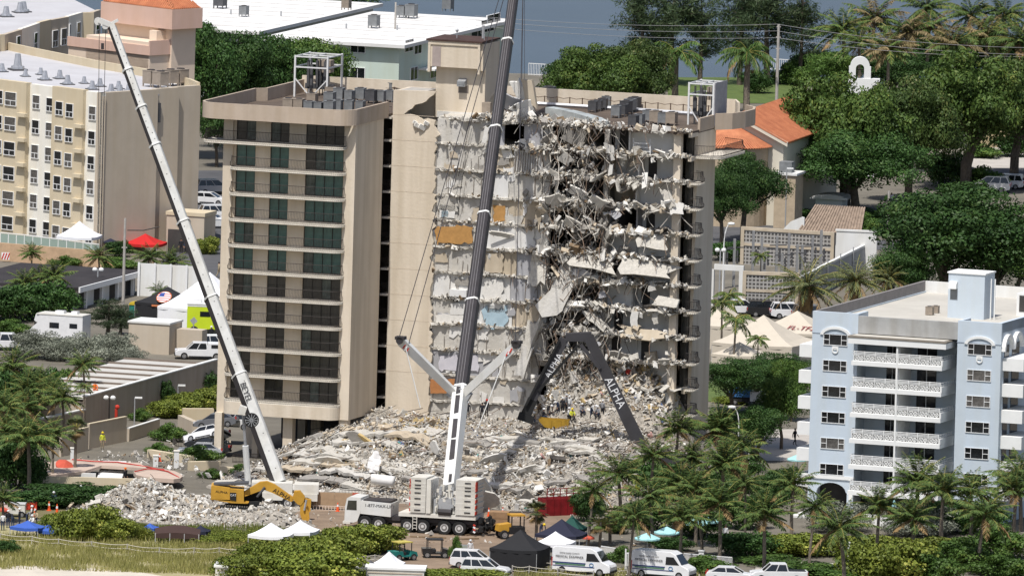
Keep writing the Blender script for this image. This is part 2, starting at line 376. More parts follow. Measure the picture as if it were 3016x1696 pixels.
def railing_mesh(path, hgt=1.05, step=0.16, belly=0.16):
    m = MB()
    for x, y, nx, ny in walk(path, step):
        pr = [(0, 0), (0.12, belly*0.8), (0.34, belly), (0.62, 0.03), (hgt, 0.0)]
        pts = [np.array((x+nx*o, y+ny*o, zz)) for zz, o in pr]
        m.tube(pts, 0.017, 3, cap=False)
    for zz in (0.06, hgt): m.tube([(x, y, zz) for x, y in path], 0.028, 4)
    return m
def balcony_meshes(path, th=0.22, belly=0.16):
    s = MB(); s.prism([(x, y) for x, y in path], -th, 0.0)
    e = MB()
    for x, y, nx, ny in walk(offset(path, 0.035), 0.2): e.obox((x, y, -0.06), (0.11, 0.1, 0.11), (0, 0, math.atan2(ny, nx)))
    e.tube([(x, y, -th-0.02) for x, y in offset(path, 0.0)], 0.07, 5)
    r = railing_mesh(offset(path, -0.1), belly=belly)
    return s.mesh('balcony', SLABW), e.mesh('edge_molding', mat('edge_molding_paint', (0.68, 0.63, 0.54), 0.8, 0.1, 3)), r.mesh('railing', IRON)
pb = bal_path(0.5, 12.75, 1.2, 1.15); bs, be, br = balcony_meshes(pb)
pt_ = [(-0.4, 1.6), (-2.3, 1.6)]+arc(-1.3, -0.2, 1.0, 180, 270, 6)+arc(11.6, -0.05, 1.15, 270, 360, 7)+[(12.75, WV-0.1)]
ts, te, tr = balcony_meshes(pt_)
for k, z in enumerate(FLZ):
    a, b, c = (ts, te, tr) if k == 10 else (bs, be, br)
    o = link('balcony', a, tower, (0, 0, z)); link('edge_molding', b, o); link('railing', c, o)
# low slab edge and underside over the car park
m = MB(); m.prism(offset(bal_path(0.45, 12.8, 1.28, 1.2), 0.0), 4.6, 5.88); m.build('fascia_beam', TAN, tower)
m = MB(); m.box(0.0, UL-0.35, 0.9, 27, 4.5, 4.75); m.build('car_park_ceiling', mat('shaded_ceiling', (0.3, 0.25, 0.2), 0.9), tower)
for (u, v, wdt) in ((0.05, -0.3, 0.75), (3.0, 2.5, 0.6), (7.3, 0.35, 1.0), (13.1, 0.6, 0.9), (7.3, 9, 1.0), (0.2, 9, 0.8), (4.0, 14, 0.8), (13.2, 9, 0.8)):
    MB().box(u-wdt/2, u+wdt/2, v-wdt/2, v+wdt/2, -0.5, 4.62).build('column', TAN, tower)
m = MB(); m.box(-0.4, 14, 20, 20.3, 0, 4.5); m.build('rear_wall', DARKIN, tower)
# fascia parapet with rounded corners, then roof sheets
def parapet(path, z0, z1, th, name, mt, cap=0.05):
    m = MB(); inn = offset(path, -th); n = len(path)
    rings = [[(*path[i], z0), (*path[i], z1), (*inn[i], z1), (*inn[i], z0)] for i in range(n)]
    m.loft(rings); return m.build(name, mt, tower)
pf = [(-1.7, 27.5), (-1.7, 16.2), (-2.6, 15.2), (-2.6, 1.0)]+arc(-0.6, 0.0, 2.0, 180, 270, 8)+arc(11.9, 0.0, 2.0, 270, 360, 8)+[(13.9, 9.4)]
parapet(pf, 34.45, 36.05, 0.25, 'parapet', FASC)
parapet([(45.9, 25.8), (44.5, 28.9), (30, 29.0), (14, 28.7), (-1.7, 27.6)], 34.6, 36.45, 0.25, 'parapet', TAN)
cr = [(44.9, 17.4), (46.1, 17.45)]+arc(42.6, 26.0, 3.6+0.6, -75, -5, 6)
parapet([(45.95, 12.6), (45.95, 17.3)], 34.55, 35.9, 0.25, 'parapet', FASC)
parapet([(46.0, 17.4), (47.3, 19.0), (47.9, 21.5), (47.9, 24.5), (47.2, 27.0), (45.8, 28.6)], 34.35, 36.0, 0.25, 'parapet', FASC)
m = MB(); m.prism([(-1.5, 27.5), (-2.4, 15.2), (-2.4, 1.0), (-0.6, -1.8), (12, -1.8), (13.7, 0.5), (13.7, 27.5)], 34.5, 34.75)
m.box(13.7, 45.9, 15.5, 28.9, 34.502, 34.752); m.prism([(45.9, 17.5), (47.2, 19.2), (47.7, 22), (47.2, 26.8), (45.9, 28.4)], 34.504, 34.754)
m.build('roof', ROOFB, tower)
m = MB()   # silver flashing band and cable rail along the rear parapet
m.tube([(16, 27.3, 34.95), (24, 27.6, 34.95), (34, 27.4, 34.95), (41, 26.6, 34.95), (43.4, 24.5, 34.95)], 0.22, 6); m.build('silver_duct', mat('silver_sheet', (0.55, 0.56, 0.58), 0.4, 0.15, 2, metal=0.4), tower)
m = MB()
for u in np.arange(0, 43, 1.35): m.bar((u, 28.0, 34.8), (u, 28.0, 35.75), 0.09)
for a in range(0, 32):
    u = a*1.35; m.tube([(u, 28.0, 35.7), (u+0.67, 28.0, 35.58), (u+1.35, 28.0, 35.7)], 0.035, 3)
m.build('cable_rail', mat('rusty_iron', (0.12, 0.075, 0.05), 0.8, 0.2, 3), tower)
# recess beside the blank wall: small balconies
m = MB(); m.box(10.9, 11.1, 8.5, 27.4, 0, 34.4); m.box(11.1, 14.2, 15.0, 15.2, 0, 34.4); m.build('recess_wall', mat('recess_shade_tan', (0.22, 0.185, 0.15), 0.9, 0.1, 1), tower)  # recess walls in tower tan darkened to stand in for shade
rs = MB().box(11.1, 14.15, 9.6, 14.9, -0.2, 0).mesh('balcony', SLABW)
rr = railing_mesh([(11.2, 9.75), (14.1, 9.75)]).mesh('railing', IRON)
for z in [3.5]+FLZ+[34.5]:
    o = link('balcony', rs, tower, (0, 0, z)); link('railing', rr, o)
# blank sunlit wall with its torn edge
def S(px, py, v=10.0): a = T.fv(px, py, v); return (a[0], a[2])
tear = [S(1100+x/4.83, 220+y/4.83) for x, y in ((890, 240), (850, 292), (790, 330), (740, 385), (690, 408), (585, 432), (545, 488), (500, 505), (430, 566), (520, 566), (600, 585), (700, 640), (760, 625), (880, 655))]
edge = []
for py in range(370, 1240, 9):
    edge.append(S(1283-0.0275*(py-370)+rng.normal()*3.5+(6 if (py//26) % 5 == 0 else 0), py))
poly = [(14.15, 2.5), (14.15, 37.2)]+tear+edge+[(18.8, 2.5)]
m = MB(); m.profile(poly[::-1], 10.0, 10.35); m.build('shear_wall', TAN, tower)
m = MB(); m.box(14.15, 14.5, 10.36, 15, 2.5, 37.15); m.box(14.5, 18, 14.7, 15, 34, 37.15); m.build('stair_wall', TAN, tower)
m = MB(); m.box(14.5, 17.2, 10.36, 14.6, 37.0, 37.15); m.build('stair_roof', mat('pale_roof_felt', (0.45, 0.42, 0.38), 0.9), tower)
for z in FLZ[1:]+[34.75]: MB().box(14.16, 18.6, 9.985, 10.01, z-0.015, z+0.02).build('wall_joint', mat('joint_paint', (0.64, 0.54, 0.42), 0.9), tower)
m = MB()
for x, y, s in ((630, 720, 0.6), (700, 745, 0.7), (600, 680, 0.45), (760, 690, 0.5)): a = S(1100+x/4.83, 220+y/4.83); m.obox((a[0], 9.85, a[1]), (s, 0.3, s*0.7), (0.3, 0.5, 0.6))
m.build('plaster_and_lit_strip', WHITEM, tower)
# lift shaft and machine room on the roof
m = MB(); m.box(17.2, 22.45, 14.3, 18.8, 34.3, 39.5); m.build('lift_shaft', TAN, tower)
m = MB(); m.box(16.6, 22.1, 13.4, 18.8, 39.5, 42.1); m.box(16.6, 16.85, 13.3, 13.9, 38.95, 42.05); m.box(21.9, 22.15, 13.3, 13.9, 38.95, 42.05); m.box(16.6, 22.15, 13.29, 13.5, 41.75, 42.12)
m.box(22.1, 22.4, 13.6, 18.8, 39.3, 42.0)
m.build('machine_room', TAN, tower)
m = MB(); m.box(16.4, 22.4, 13.2, 18.95, 42.12, 42.3); m.build('machine_room_roof', mat('dark_red_brown_felt', (0.085, 0.05, 0.042), 0.9, 0.2, 1.0, 0.3), tower)
MB().box(17.05, 17.95, 13.36, 13.42, 39.55, 41.55).build('door', mat('grey_pink_door', (0.42, 0.35, 0.32), 0.6), tower)
m = MB(); m.obox((20.1, 13.95, 37.9), (0.85, 0.7, 0.55)); m.profile_x([(13.6, 37.6), (13.6, 38.1), (14.3, 38.4), (14.3, 37.6)], 19.68, 20.52); m.build('vent_hood', STEEL, tower)
MB().box(19.6, 20.7, 14.27, 14.32, 36.9, 37.7).build('louvre', mat('dark_louvre', (0.2, 0.17, 0.15), 0.7), tower)
m = MB(); m.box(22.3, 23.2, 13.9, 14.6, 34.4, 36.1); m.build('ruined_cabinet', ACT, tower)
m = MB(); m.box(17.4, 22.4, 14.25, 14.31, 34.3, 34.95); m.build('plaster_and_lit_strip', WHITEM, tower)  # white strip painted as the sunlit foot of the lift shaft
m = MB(); m.cyl((18.9, 15.5, 42.3), (18.9, 15.5, 43.2), 0.05, None, 5); m.ball((18.9, 15.5, 43.1), 0.18, 6, 5); m.cyl((21.2, 17, 42.3), (21.2, 17, 43.6), 0.16, None, 6); m.cyl((22, 15.0, 42.3), (22, 15.0, 42.9), 0.04, None, 5); m.build('vent_pipe', STEEL, tower)
# steel frames on the roof
def post_frame(name, label, u0, u1, v0, v1, z0, z1, panel=False):
    t = thing(name, label, 'steel frame', T.W((u0+u1)/2, (v0+v1)/2, z0), T.yaw); a, b = (u1-u0)/2, (v1-v0)/2; h = z1-z0
    m = MB()
    for x in (-a, a):
        for y in (-b, b): m.box(x-0.09, x+0.09, y-0.09, y+0.09, 0, h)
    for z in (h-0.12, h*0.72):
        for x in (-a, a): m.bar((x, -b, z), (x, b, z), 0.13)
        for y in (-b, b): m.bar((-a, y, z), (a, y, z), 0.13)
    m.bar((-a, 0, h-0.12), (a, 0, h-0.12), 0.12); m.bar((0, -b, h-0.12), (0, b, h-0.12), 0.12)
    m.bar((-a, -b, h*0.45), (0, -b, 0), 0.1); m.bar((a, -b, h*0.45), (0, -b, 0), 0.1)
    m.build('frame', WHITESTEEL, t)
    if panel: MB().box(a+0.09, a+0.16, -b, b, 0.0, h+0.05).build('screen_panel', mat('grey_panel', (0.4, 0.39, 0.41), 0.6), t)
    e = MB()
    for i in range(9):
        x, y = rng.uniform(-a*0.8, a*0.8), rng.uniform(-b*0.6, b*0.8); e.box(x-0.13, x+0.13, y-0.12, y+0.12, h*0.2, h*rng.uniform(0.55, 0.9)); e.cyl((x, y, 0), (x, y, h*0.9), 0.05, None, 4)
    e.box(-a*0.9, a*0.9, b*0.2, b*0.3, h*0.15, h*0.28); e.build('antenna', ACD, t)
    f = MB(); f.box(-a*0.2, a*0.6, b*0.3, b*0.8, h*0.55, h*0.85); f.build('cabinet', ACT, t)
    return t
post_frame('antenna_rack', 'open white steel frame full of antennas on the intact roof corner', -0.6, 2.9, 22, 26.5, 34.75, 39.0)
post_frame('antenna_rack', 'steel frame with grey screen panel on the roof above orange tiles', 43.2, 45.8, 17.2, 21.2, 34.75, 39.05, True)
# roof air conditioners
acm = MB(); acm.box(-0.45, 0.45, -0.45, 0.45, 0.25, 1.2)
for x in (-0.4, 0.4):
    for y in (-0.4, 0.4): acm.box(x-0.04, x+0.04, y-0.04, y+0.04, 0, 0.25)
acm.box(-0.47, 0.47, -0.47, 0.47, 1.2, 1.25)
acf = MB(); acf.cyl((0, 0, 1.25), (0, 0, 1.31), 0.32, 0.3, 10)
acb = [acm.mesh('air_conditioner', x) for x in (ACG, ACD, ACT)]; acfm = acf.mesh('fan_guard', IRON)
def ac(x, y, z, label, group, kinds=(0, 0, 1, 2), s=1.0, fr=T, base=34.75):
    u, v, _ = fr.fz(x, y, z); p = fr.W(u, v, base)
    o = link('air_conditioner', acb[random.choice(kinds)], None, p, (0, 0, fr.yaw+random.uniform(-0.15, 0.15)), s*random.uniform(0.9, 1.15), label, 'air conditioner', group)
    link('fan_guard', acfm, o)
for x, y in ((735, 545), (815, 548), (893, 558), (965, 560), (1045, 565), (1105, 545), (1050, 455), (1115, 465), (1195, 470), (1275, 465), (1355, 480), (1425, 478), (1495, 470), (1215, 410), (1290, 412), (1365, 415), (1430, 418), (1490, 425), (1045, 500), (915, 500), (1190, 545), (1275, 545)):
    ac(560+x/2.542, 100+y/2.542, 35.3, 'grey air conditioner in the crowded rows on the intact roof', 'air conditioners on the intact tower roof')
for x, y in ((625, 345), (665, 335), (700, 325), (735, 315), (800, 385), (850, 375), (875, 360), (905, 345), (940, 335), (965, 320), (930, 455), (975, 445)):
    ac(1500+x/2.542, 180+y/2.542, 35.3, 'dark air conditioner in the cluster on the torn roof', 'air conditioners on the torn roof', (1, 1, 0))
for x, y in ((1040, 440), (1095, 455), (1150, 460), (1215, 465)):
    ac(1500+x/2.542, 180+y/2.542, 35.0, 'grey air conditioner in the row at the broken roof edge', 'air conditioners at the broken roof edge', (0, 0, 2), 1.05)
for x, y in ((200, 270), (300, 265)):
    ac(1500+x/2.542, 180+y/2.542, 35.3, 'black condenser standing on legs by the rear roof parapet', 'condensers by the rear parapet', (1,), 1.3)
o = MB()   # fallen duct sections on the roof
pts = [T.fz(1500+x/2.542, 180+y/2.542, 35.2) for x, y in ((300, 375), (440, 390), (540, 405), (640, 425), (710, 450))]
for i, (a, b) in enumerate(zip(pts[:-1], pts[1:])): o.bar((a[0], a[1], 35.2-0.12*i), (b[0]-0.12, b[1], 35.1-0.12*i), 1.3, 0.85)
o.build('roof_duct', mat('pale_galvanised', (0.5, 0.53, 0.52), 0.5, 0.2, 0.8), fthing('duct', 'broken pale metal duct lying across the torn roof', 'duct', T))

# --- the torn section -------------------------------------------------------------------------------
U0, UC, UE = 18.75, 30.3, 44.1
def jag_slab(name, u0, u1, vf, vb, z, th, mt, sag=0.0, amp=0.35, step=0.22, parent=tower, tilt=0.0):
    n = max(4, int((u1-u0)/step)); us = np.linspace(u0, u1, n); j = vnoise(n, amp, 1)+vnoise(n, amp*0.8, 6); sg = vnoise(n, sag, 10) if sag else np.zeros(n)
    vs = []; fs = []
    for i, u in enumerate(us):
        f = vf+j[i]; zz = z+sg[i]; t2 = th*rng.uniform(0.7, 1.25)
        vs += [(u, f, zz+tilt*0.0), (u, f+rng.normal()*0.08, zz-t2), (u, vb, z), (u, vb, z-th)]
    for i in range(n-1):
        a = 4*i; b = a+4; fs += [(a, a+1, b+1, b), (a+2, a, b, b+2), (a+1, a+3, b+3, b+1), (a+3, a+2, b+2, b+3)]
    fs += [(0, 2, 3, 1), (4*n-4, 4*n-3, 4*n-1, 4*n-2)]
    return MB().add(vs, fs).build(name, mt, parent)
for k, z in enumerate(FLZ):
    jag_slab('floor_slab', U0, UC, 10.15, 17.5, z, 0.22, CONCL, 0.03, 0.1)
    if k >= 1:
        if k >= 3: b_ = 33.5+rng.uniform(-1, 1.5); jag_slab('floor_slab', UC, b_, rng.uniform(9.9, 11.6), 22, z, 0.2, CONCL, rng.uniform(0.1, 0.35), 0.5); jag_slab('floor_slab', b_, 37.2, rng.uniform(9.8, 11.2), 22, z+rng.uniform(-0.15, 0.05), 0.2, CONCL, rng.uniform(0.15, 0.4), 0.5)
        jag_slab('floor_slab', 37.2 if k >= 3 else 40, 45.8, rng.uniform(9.8, 10.3), 17.7, z, 0.2, CONCL, rng.uniform(0.03, 0.14), 0.26)
jag_slab('roof_slab', U0, 28.5, 10.2, 15.6, 34.75, 0.25, CONCL, 0.05, 0.3)
jag_slab('roof_slab', 28.5, 36, 10.2, 15.6, 34.72, 0.25, ROOFB, 0.12, 0.45)
jag_slab('roof_slab', 36, 45.9, 10.1, 15.6, 34.74, 0.25, ROOFB, 0.05, 0.25)
# solid wall left standing behind the tear, panel by panel
mats_l = [CONC, CONC, GREYP, CREAMP, WHITEP]
panels_l = {10: ((U0, 24.6, 0), (24.6, 30.0, 2)), 9: ((U0, 24.4, 0), (24.4, 27.0, 3), (27.0, 30.1, 4)), 8: ((U0, 24.2, 0), (24.2, 26.0, 4), (26.0, 30.1, 0)),
            7: ((U0, 21.3, 0), (21.3, 24.2, 0), (24.2, 30.1, 3)), 6: ((U0, 24.3, 0), (24.3, 30.2, 4)), 5: ((U0, 24.2, 0), (24.2, 27.6, 3), (27.6, 30.2, 2)),
            4: ((U0, 24.3, 4), (24.3, 27.0, 4), (27.0, 30.2, 2)), 3: ((U0, 21.4, 0), (21.4, 24.2, 4), (24.2, 27.3, 4), (27.3, 30.2, 3)), 2: ((U0, 30.2, 0),), 1: ((U0, 26, 2), (26, 30.2, 0)), 0: ((U0, 30.2, 0),)}
for k, lst in panels_l.items():
    z = FLZ[k]
    for i, (a, b, mi) in enumerate(lst):
        if k == 10 and i == 1:
            MB().box(24.6, 25.9, 10.5, 10.7, z, z+FH-0.25).build('wall_panel', GREYP, tower); MB().box(28.0, 30.0, 10.55, 10.75, z, z+FH-0.25).build('wall_panel', GREYP, tower); continue
        MB().box(a+0.03, b-0.03, 10.45+0.07*(i % 2)+rng.uniform(0, 0.06), 10.9, z+0.005, z+FH-0.24).build('wall_panel', mats_l[mi], tower)
MB().box(U0, 30.2, 10.45, 10.9, 2.0, FLZ[0]-0.25).build('wall_panel', CONC, tower)
def patch(x0, y0, x1, y1, mt, name='wall_patch', v=10.38, th=0.05, jag=0.12):
    a = S(x0, y0, v); b = S(x1, y1, v); c = S(x1, y0, v); d = S(x0, y1, v); pts = []
    for p, q in ((a, c), (c, b), (b, d), (d, a)):
        n = max(2, int(math.hypot(q[0]-p[0], q[1]-p[1])/0.35))
        for i in range(n): t = i/n; pts.append((p[0]+(q[0]-p[0])*t+rng.normal()*jag*0.6, p[1]+(q[1]-p[1])*t+rng.normal()*jag*0.6))
    return MB().profile(pts[::-1], v-th, v).build(name, mt, tower)
patch(1455, 518, 1497, 590, WHITEP, jag=0.05); patch(1284, 667, 1390, 716, WOODO, 'plywood_panel', 10.2, 0.1, 0.16); patch(1452, 604, 1489, 651, WOODO, 'plywood_panel')
patch(1283, 748, 1318, 772, CREAMP); patch(1284, 926, 1368, 960, WHITEM, jag=0.05); patch(1327, 892, 1410, 928, WHITEP, jag=0.06)
patch(1426, 902, 1490, 967, BLUEP, jag=0.25); patch(1434, 895, 1486, 922, WHITEP, jag=0.2); patch(1293, 1046, 1411, 1090, mat('pale_lilac_plaster', (0.60, 0.58, 0.62), 0.9, 0.1, 1), jag=0.15)
patch(1268, 1116, 1346, 1158, RUST, 'rust_panel', 10.2, 0.08, 0.04); patch(1434, 678, 1575, 736, WHITEP, jag=0.22); patch(1427, 822, 1480, 892, WHITEM, jag=0.2)
patch(1296, 600, 1340, 640, WHITEP, jag=0.1); patch(1432, 746, 1482, 802, CREAMP, jag=0.1); patch(1300, 620, 1320, 638, BLUEP, jag=0.05); patch(1285, 578, 1345, 622, CONCL, jag=0.2)
patch(1270, 1185, 1330, 1215, CONCL, jag=0.25); patch(1560, 900, 1600, 960, CREAMP, jag=0.1)
for i in range(64):
    px, py = rng.uniform(1290, 1560), rng.uniform(380, 1180); w_, h_ = rng.uniform(12, 55), rng.uniform(10, 45); patch(px, py, px+w_, py+h_, [WHITEP, CONCL, GREYP, WHITEM, CREAMP, CONC, GREYM][i % 7], v=10.36+0.0012*i, th=0.03, jag=0.25)
a = S(1324, 852); MB().box(a[0], a[0]+1.8, 9.95, 10.5, a[1]-0.7, a[1]).build('wall_air_conditioner', WHITESTEEL, tower)
m = MB()   # vertical scars and exposed bars on the standing wall
for k, z in enumerate(FLZ[:-1]+[FLZ[10]]):
    for u in rng.uniform(U0+0.1, 30, 10 if k != 3 else 5):
        h = rng.uniform(0.6, 2.3); m.bar((u, 10.36, z+rng.choice([0.0, 2.3-h])), (u+rng.normal()*0.08, 10.36, z+h), rng.uniform(0.02, 0.05), 0.05)
    for u in np.arange(27.2, 29.6, 0.26):
        if k == 9: m.bar((u, 10.3, z), (u+0.1, 10.3, z+2.1), 0.1, 0.06)
m.build('wall_scars', mat('scar_brown', (0.27, 0.235, 0.2), 0.9, 0.2, 3), tower, kind='stuff')
m = MB()   # diagonal cables hanging over the wall
for x0, y0, x1, y1 in ((1385, 345, 1335, 560), (1390, 350, 1350, 520), (1450, 380, 1405, 430), (1440, 385, 1415, 470), (1372, 470, 1348, 640)):
    a, b = S(x0, y0, 9.9), S(x1, y1, 9.9); m.tube([(a[0], 9.9, a[1]), ((a[0]+b[0])/2-0.1, 9.8, (a[1]+b[1])/2-0.2), (b[0], 9.9, b[1])], 0.03, 4)
m.build('hanging_cable', IRON, tower)
# columns between the bays
for u, w_, z0, z1, mt in ((30.6, 0.75, 11, 34.6, CONC), (36.9, 0.5, 5, 34.5, GREYM), (44.35, 0.75, 3, 34.5, TAN), (33.8, 0.4, 18, 30, GREYM)):
    MB().box(u-w_/2, u+w_/2, 10.3, 11.0, z0, z1).build('column', mt, tower)
# rooms in the open bays: walls of different paint, some darkened for unlit depth
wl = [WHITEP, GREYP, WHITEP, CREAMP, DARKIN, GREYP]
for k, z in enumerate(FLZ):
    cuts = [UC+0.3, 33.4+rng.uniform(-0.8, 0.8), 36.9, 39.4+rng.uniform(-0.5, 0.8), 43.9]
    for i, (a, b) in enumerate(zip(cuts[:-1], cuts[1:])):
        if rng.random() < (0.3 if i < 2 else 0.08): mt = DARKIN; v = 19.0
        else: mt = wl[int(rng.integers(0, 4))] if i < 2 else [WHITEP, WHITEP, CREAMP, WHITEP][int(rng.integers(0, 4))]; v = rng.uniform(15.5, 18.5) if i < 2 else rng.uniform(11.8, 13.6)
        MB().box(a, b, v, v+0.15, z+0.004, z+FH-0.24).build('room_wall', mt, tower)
        if i and rng.random() < 0.8: MB().box(a-0.08, a+0.08, 11.2+rng.uniform(0, 1), 19, z+0.006, z+FH-0.23).build('cross_wall', wl[int(rng.integers(0, 4))], tower)
        if rng.random() < 0.5: MB().box(a+0.5, a+1.4, v-0.04, v+0.03, z+0.02, z+2.05).build('doorway', DARKIN, tower)  # dark panel painted as the unlit opening
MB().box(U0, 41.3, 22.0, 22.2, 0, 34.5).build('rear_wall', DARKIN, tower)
MB().box(41.4, 41.7, 18.0, 28.8, 0, 34.4).build('side_wall', TAN, tower); MB().box(41.7, 45.5, 17.75, 18.0, 0, 34.4).build('return_wall', TAN, tower)
# end wall with openings and rounded balconies
m = MB(); m.box(45.55, 45.9, 12.2, 18.05, 2.2, 34.45)
for z in FLZ+[34.6]: m.box(45.55, 45.9, 10.15, 12.2, z-0.45, z+0.0)
m.build('end_wall', TAN, tower)
for z in FLZ: MB().box(44.7, 45.5, 12.1, 12.2, z, z+2.3).build('glass_door', DGLASS, tower)
ends = [(45.85, 10.25)]+arc(46.3, 10.75, 0.5, 270, 360, 5)+arc(46.3, 11.7, 0.5, 0, 90, 5)+[(45.85, 12.2)]
es, ee, er = balcony_meshes(ends, 0.16, 0.2)
for k, z in enumerate(FLZ[:-1]):
    o = link('balcony', es, tower, (0, 0, z)); link('edge_molding', ee, o); link('railing', er, o)
top_end = [(45.85, 11.5), (47.4, 11.6)]+arc(47.2, 13.0, 1.2, 290, 360, 4)+arc(47.2, 19.5, 1.2, 0, 80, 5)+[(45.85, 21.5)]
es, ee, er = balcony_meshes(top_end, 0.2, 0.25); o = link('balcony', es, tower, (0, 0, FLZ[10])); link('edge_molding', ee, o); link('railing', er, o)
# bigger broken pieces hanging and lying in the section
def plate(px, py, wpx, hpx, roll, v, mt, name='hanging_slab', th=0.2, lean=0.5):
    a = S(px, py, v); w_, h = wpx/29.2, hpx/29.2; pts = []
    for p0, p1 in (((-1, -1), (1, -1)), ((1, -1), (1, 1)), ((1, 1), (-1, 1)), ((-1, 1), (-1, -1))):
        for t in (0, rng.uniform(0.2, 0.45), rng.uniform(0.55, 0.85)): j = 0.14 if t == 0 else 0.1; pts.append((w_/2*(p0[0]+(p1[0]-p0[0])*t+rng.normal()*j*1.4), h/2*(p0[1]+(p1[1]-p0[1])*t+rng.normal()*j*1.4)))
    m = MB(); m.profile(pts, -th/2, th/2); o = m.build(name, mt, tower); o.location = (a[0], v, a[1]); o.rotation_euler = (lean, R_(roll), rng.uniform(-0.3, 0.3)); return o
plate(1648, 850, 62, 170, 20, 9.5, CONC, th=0.16, lean=-0.2); plate(1585, 800, 45, 75, -10, 9.6, CONCL, lean=-0.3); plate(1745, 775, 130, 42, 9, 9.6, CONCL, th=0.14, lean=-0.6)
plate(1900, 790, 150, 45, 3, 9.5, CONCL, th=0.14, lean=-0.6); plate(1925, 712, 85, 40, 8, 9.7, CONCL, th=0.12, lean=-0.5); plate(1685, 660, 50, 35, 30, 9.6, CONCL); plate(1700, 565, 60, 28, 20, 9.6, WHITEM)
plate(1760, 600, 50, 45, 25, 9.5, CONCL); plate(1640, 590, 50, 40, -20, 9.5, CONCL); plate(1690, 400, 60, 55, 30, 10.0, GREYM, lean=0.2); plate(1620, 415, 45, 45, -30, 10.2, GREYM)
plate(1900, 985, 120, 35, 2, 9.7, CREAMP, lean=-0.5); plate(1755, 940, 80, 25, 35, 9.7, CONCL, lean=-0.4); plate(1970, 590, 25, 70, -35, 9.6, CONCL, lean=-0.2); plate(1690, 895, 70, 20, -4, 9.7, WHITEM, lean=-0.8)
plate(1580, 760, 30, 45, 10, 9.7, CONCL); plate(1830, 1050, 90, 30, 12, 10.2, GREYM); plate(1800, 450, 20, 40, 5, 9.8, WHITEM, lean=0.1); plate(1995, 615, 40, 35, 0, 9.5, WHITEM, lean=-0.2); plate(1960, 890, 80, 34, 2, 9.7, CONCL, lean=-0.6)
plate(1868, 940, 22, 45, 4, 9.6, WHITEM, lean=0.0); plate(1930, 935, 18, 35, -6, 9.6, CONCL, lean=0.0); plate(1800, 500, 12, 30, 5, 9.6, WHITEM, lean=0.0)
plate(1475, 690, 60, 14, 10, 9.9, CONCL); plate(1560, 1000, 30, 120, 12, 9.0, CONCL, 'leaning_pier', 0.5, -0.1); plate(1545, 1060, 30, 90, 14, 8.8, CONC, 'leaning_pier', 0.5, -0.1)
plate(1430, 400, 14, 50, 12, 9.6, WHITEM, 'leaning_pier', 0.15, 0); plate(1530, 265, 26, 62, -25, 12.5, WHITEM, 'leaning_pier', 0.6, 0.1); plate(1560, 275, 30, 85, -12, 12.0, CREAMP, 'leaning_pier', 0.6, 0.0)
plate(1505, 305, 55, 50, 15, 12.0, GREYP); plate(1540, 320, 60, 40, -30, 11.5, WHITEM, lean=0.3); plate(1520, 345, 90, 35, -20, 10.8, CONCL, lean=-0.6); plate(1450, 355, 75, 25, -25, 10.6, CONCL, lean=-0.6); plate(1470, 290, 40, 60, 20, 12.2, GREYM)
for i in range(44):
    q = (rng.normal(1735, 75) if i % 3 else rng.uniform(1600, 1975), rng.uniform(390, 1080)); a_ = T.fv(q[0], q[1], 9.7)
    if not 30.4 < a_[0] < 44: continue
    s_ = rng.lognormal(2.95, 0.4); plate(q[0], q[1], s_*rng.uniform(0.8, 1.8), s_*rng.uniform(0.6, 1.5), rng.uniform(-60, 60), rng.uniform(9.5, 10.6), [CONCL, WHITEM, GREYM, CONC, BEIGEM, GREYP][i % 6], lean=rng.uniform(-0.8, 0.4), th=rng.uniform(0.06, 0.25))
# a ladder-like shelf in the upper bay
m = MB(); a = S(1866, 455, 10.6)
for u in (0, 1.75): m.bar((a[0]+u, 10.6, a[1]), (a[0]+u-0.15, 10.9, a[1]+1.6), 0.09)
for h in (0.35, 0.75, 1.15): m.bar((a[0], 10.65, a[1]+h), (a[0]+1.7, 10.75, a[1]+h), 0.09)
m.build('shelf_rack', WHITESTEEL, tower)
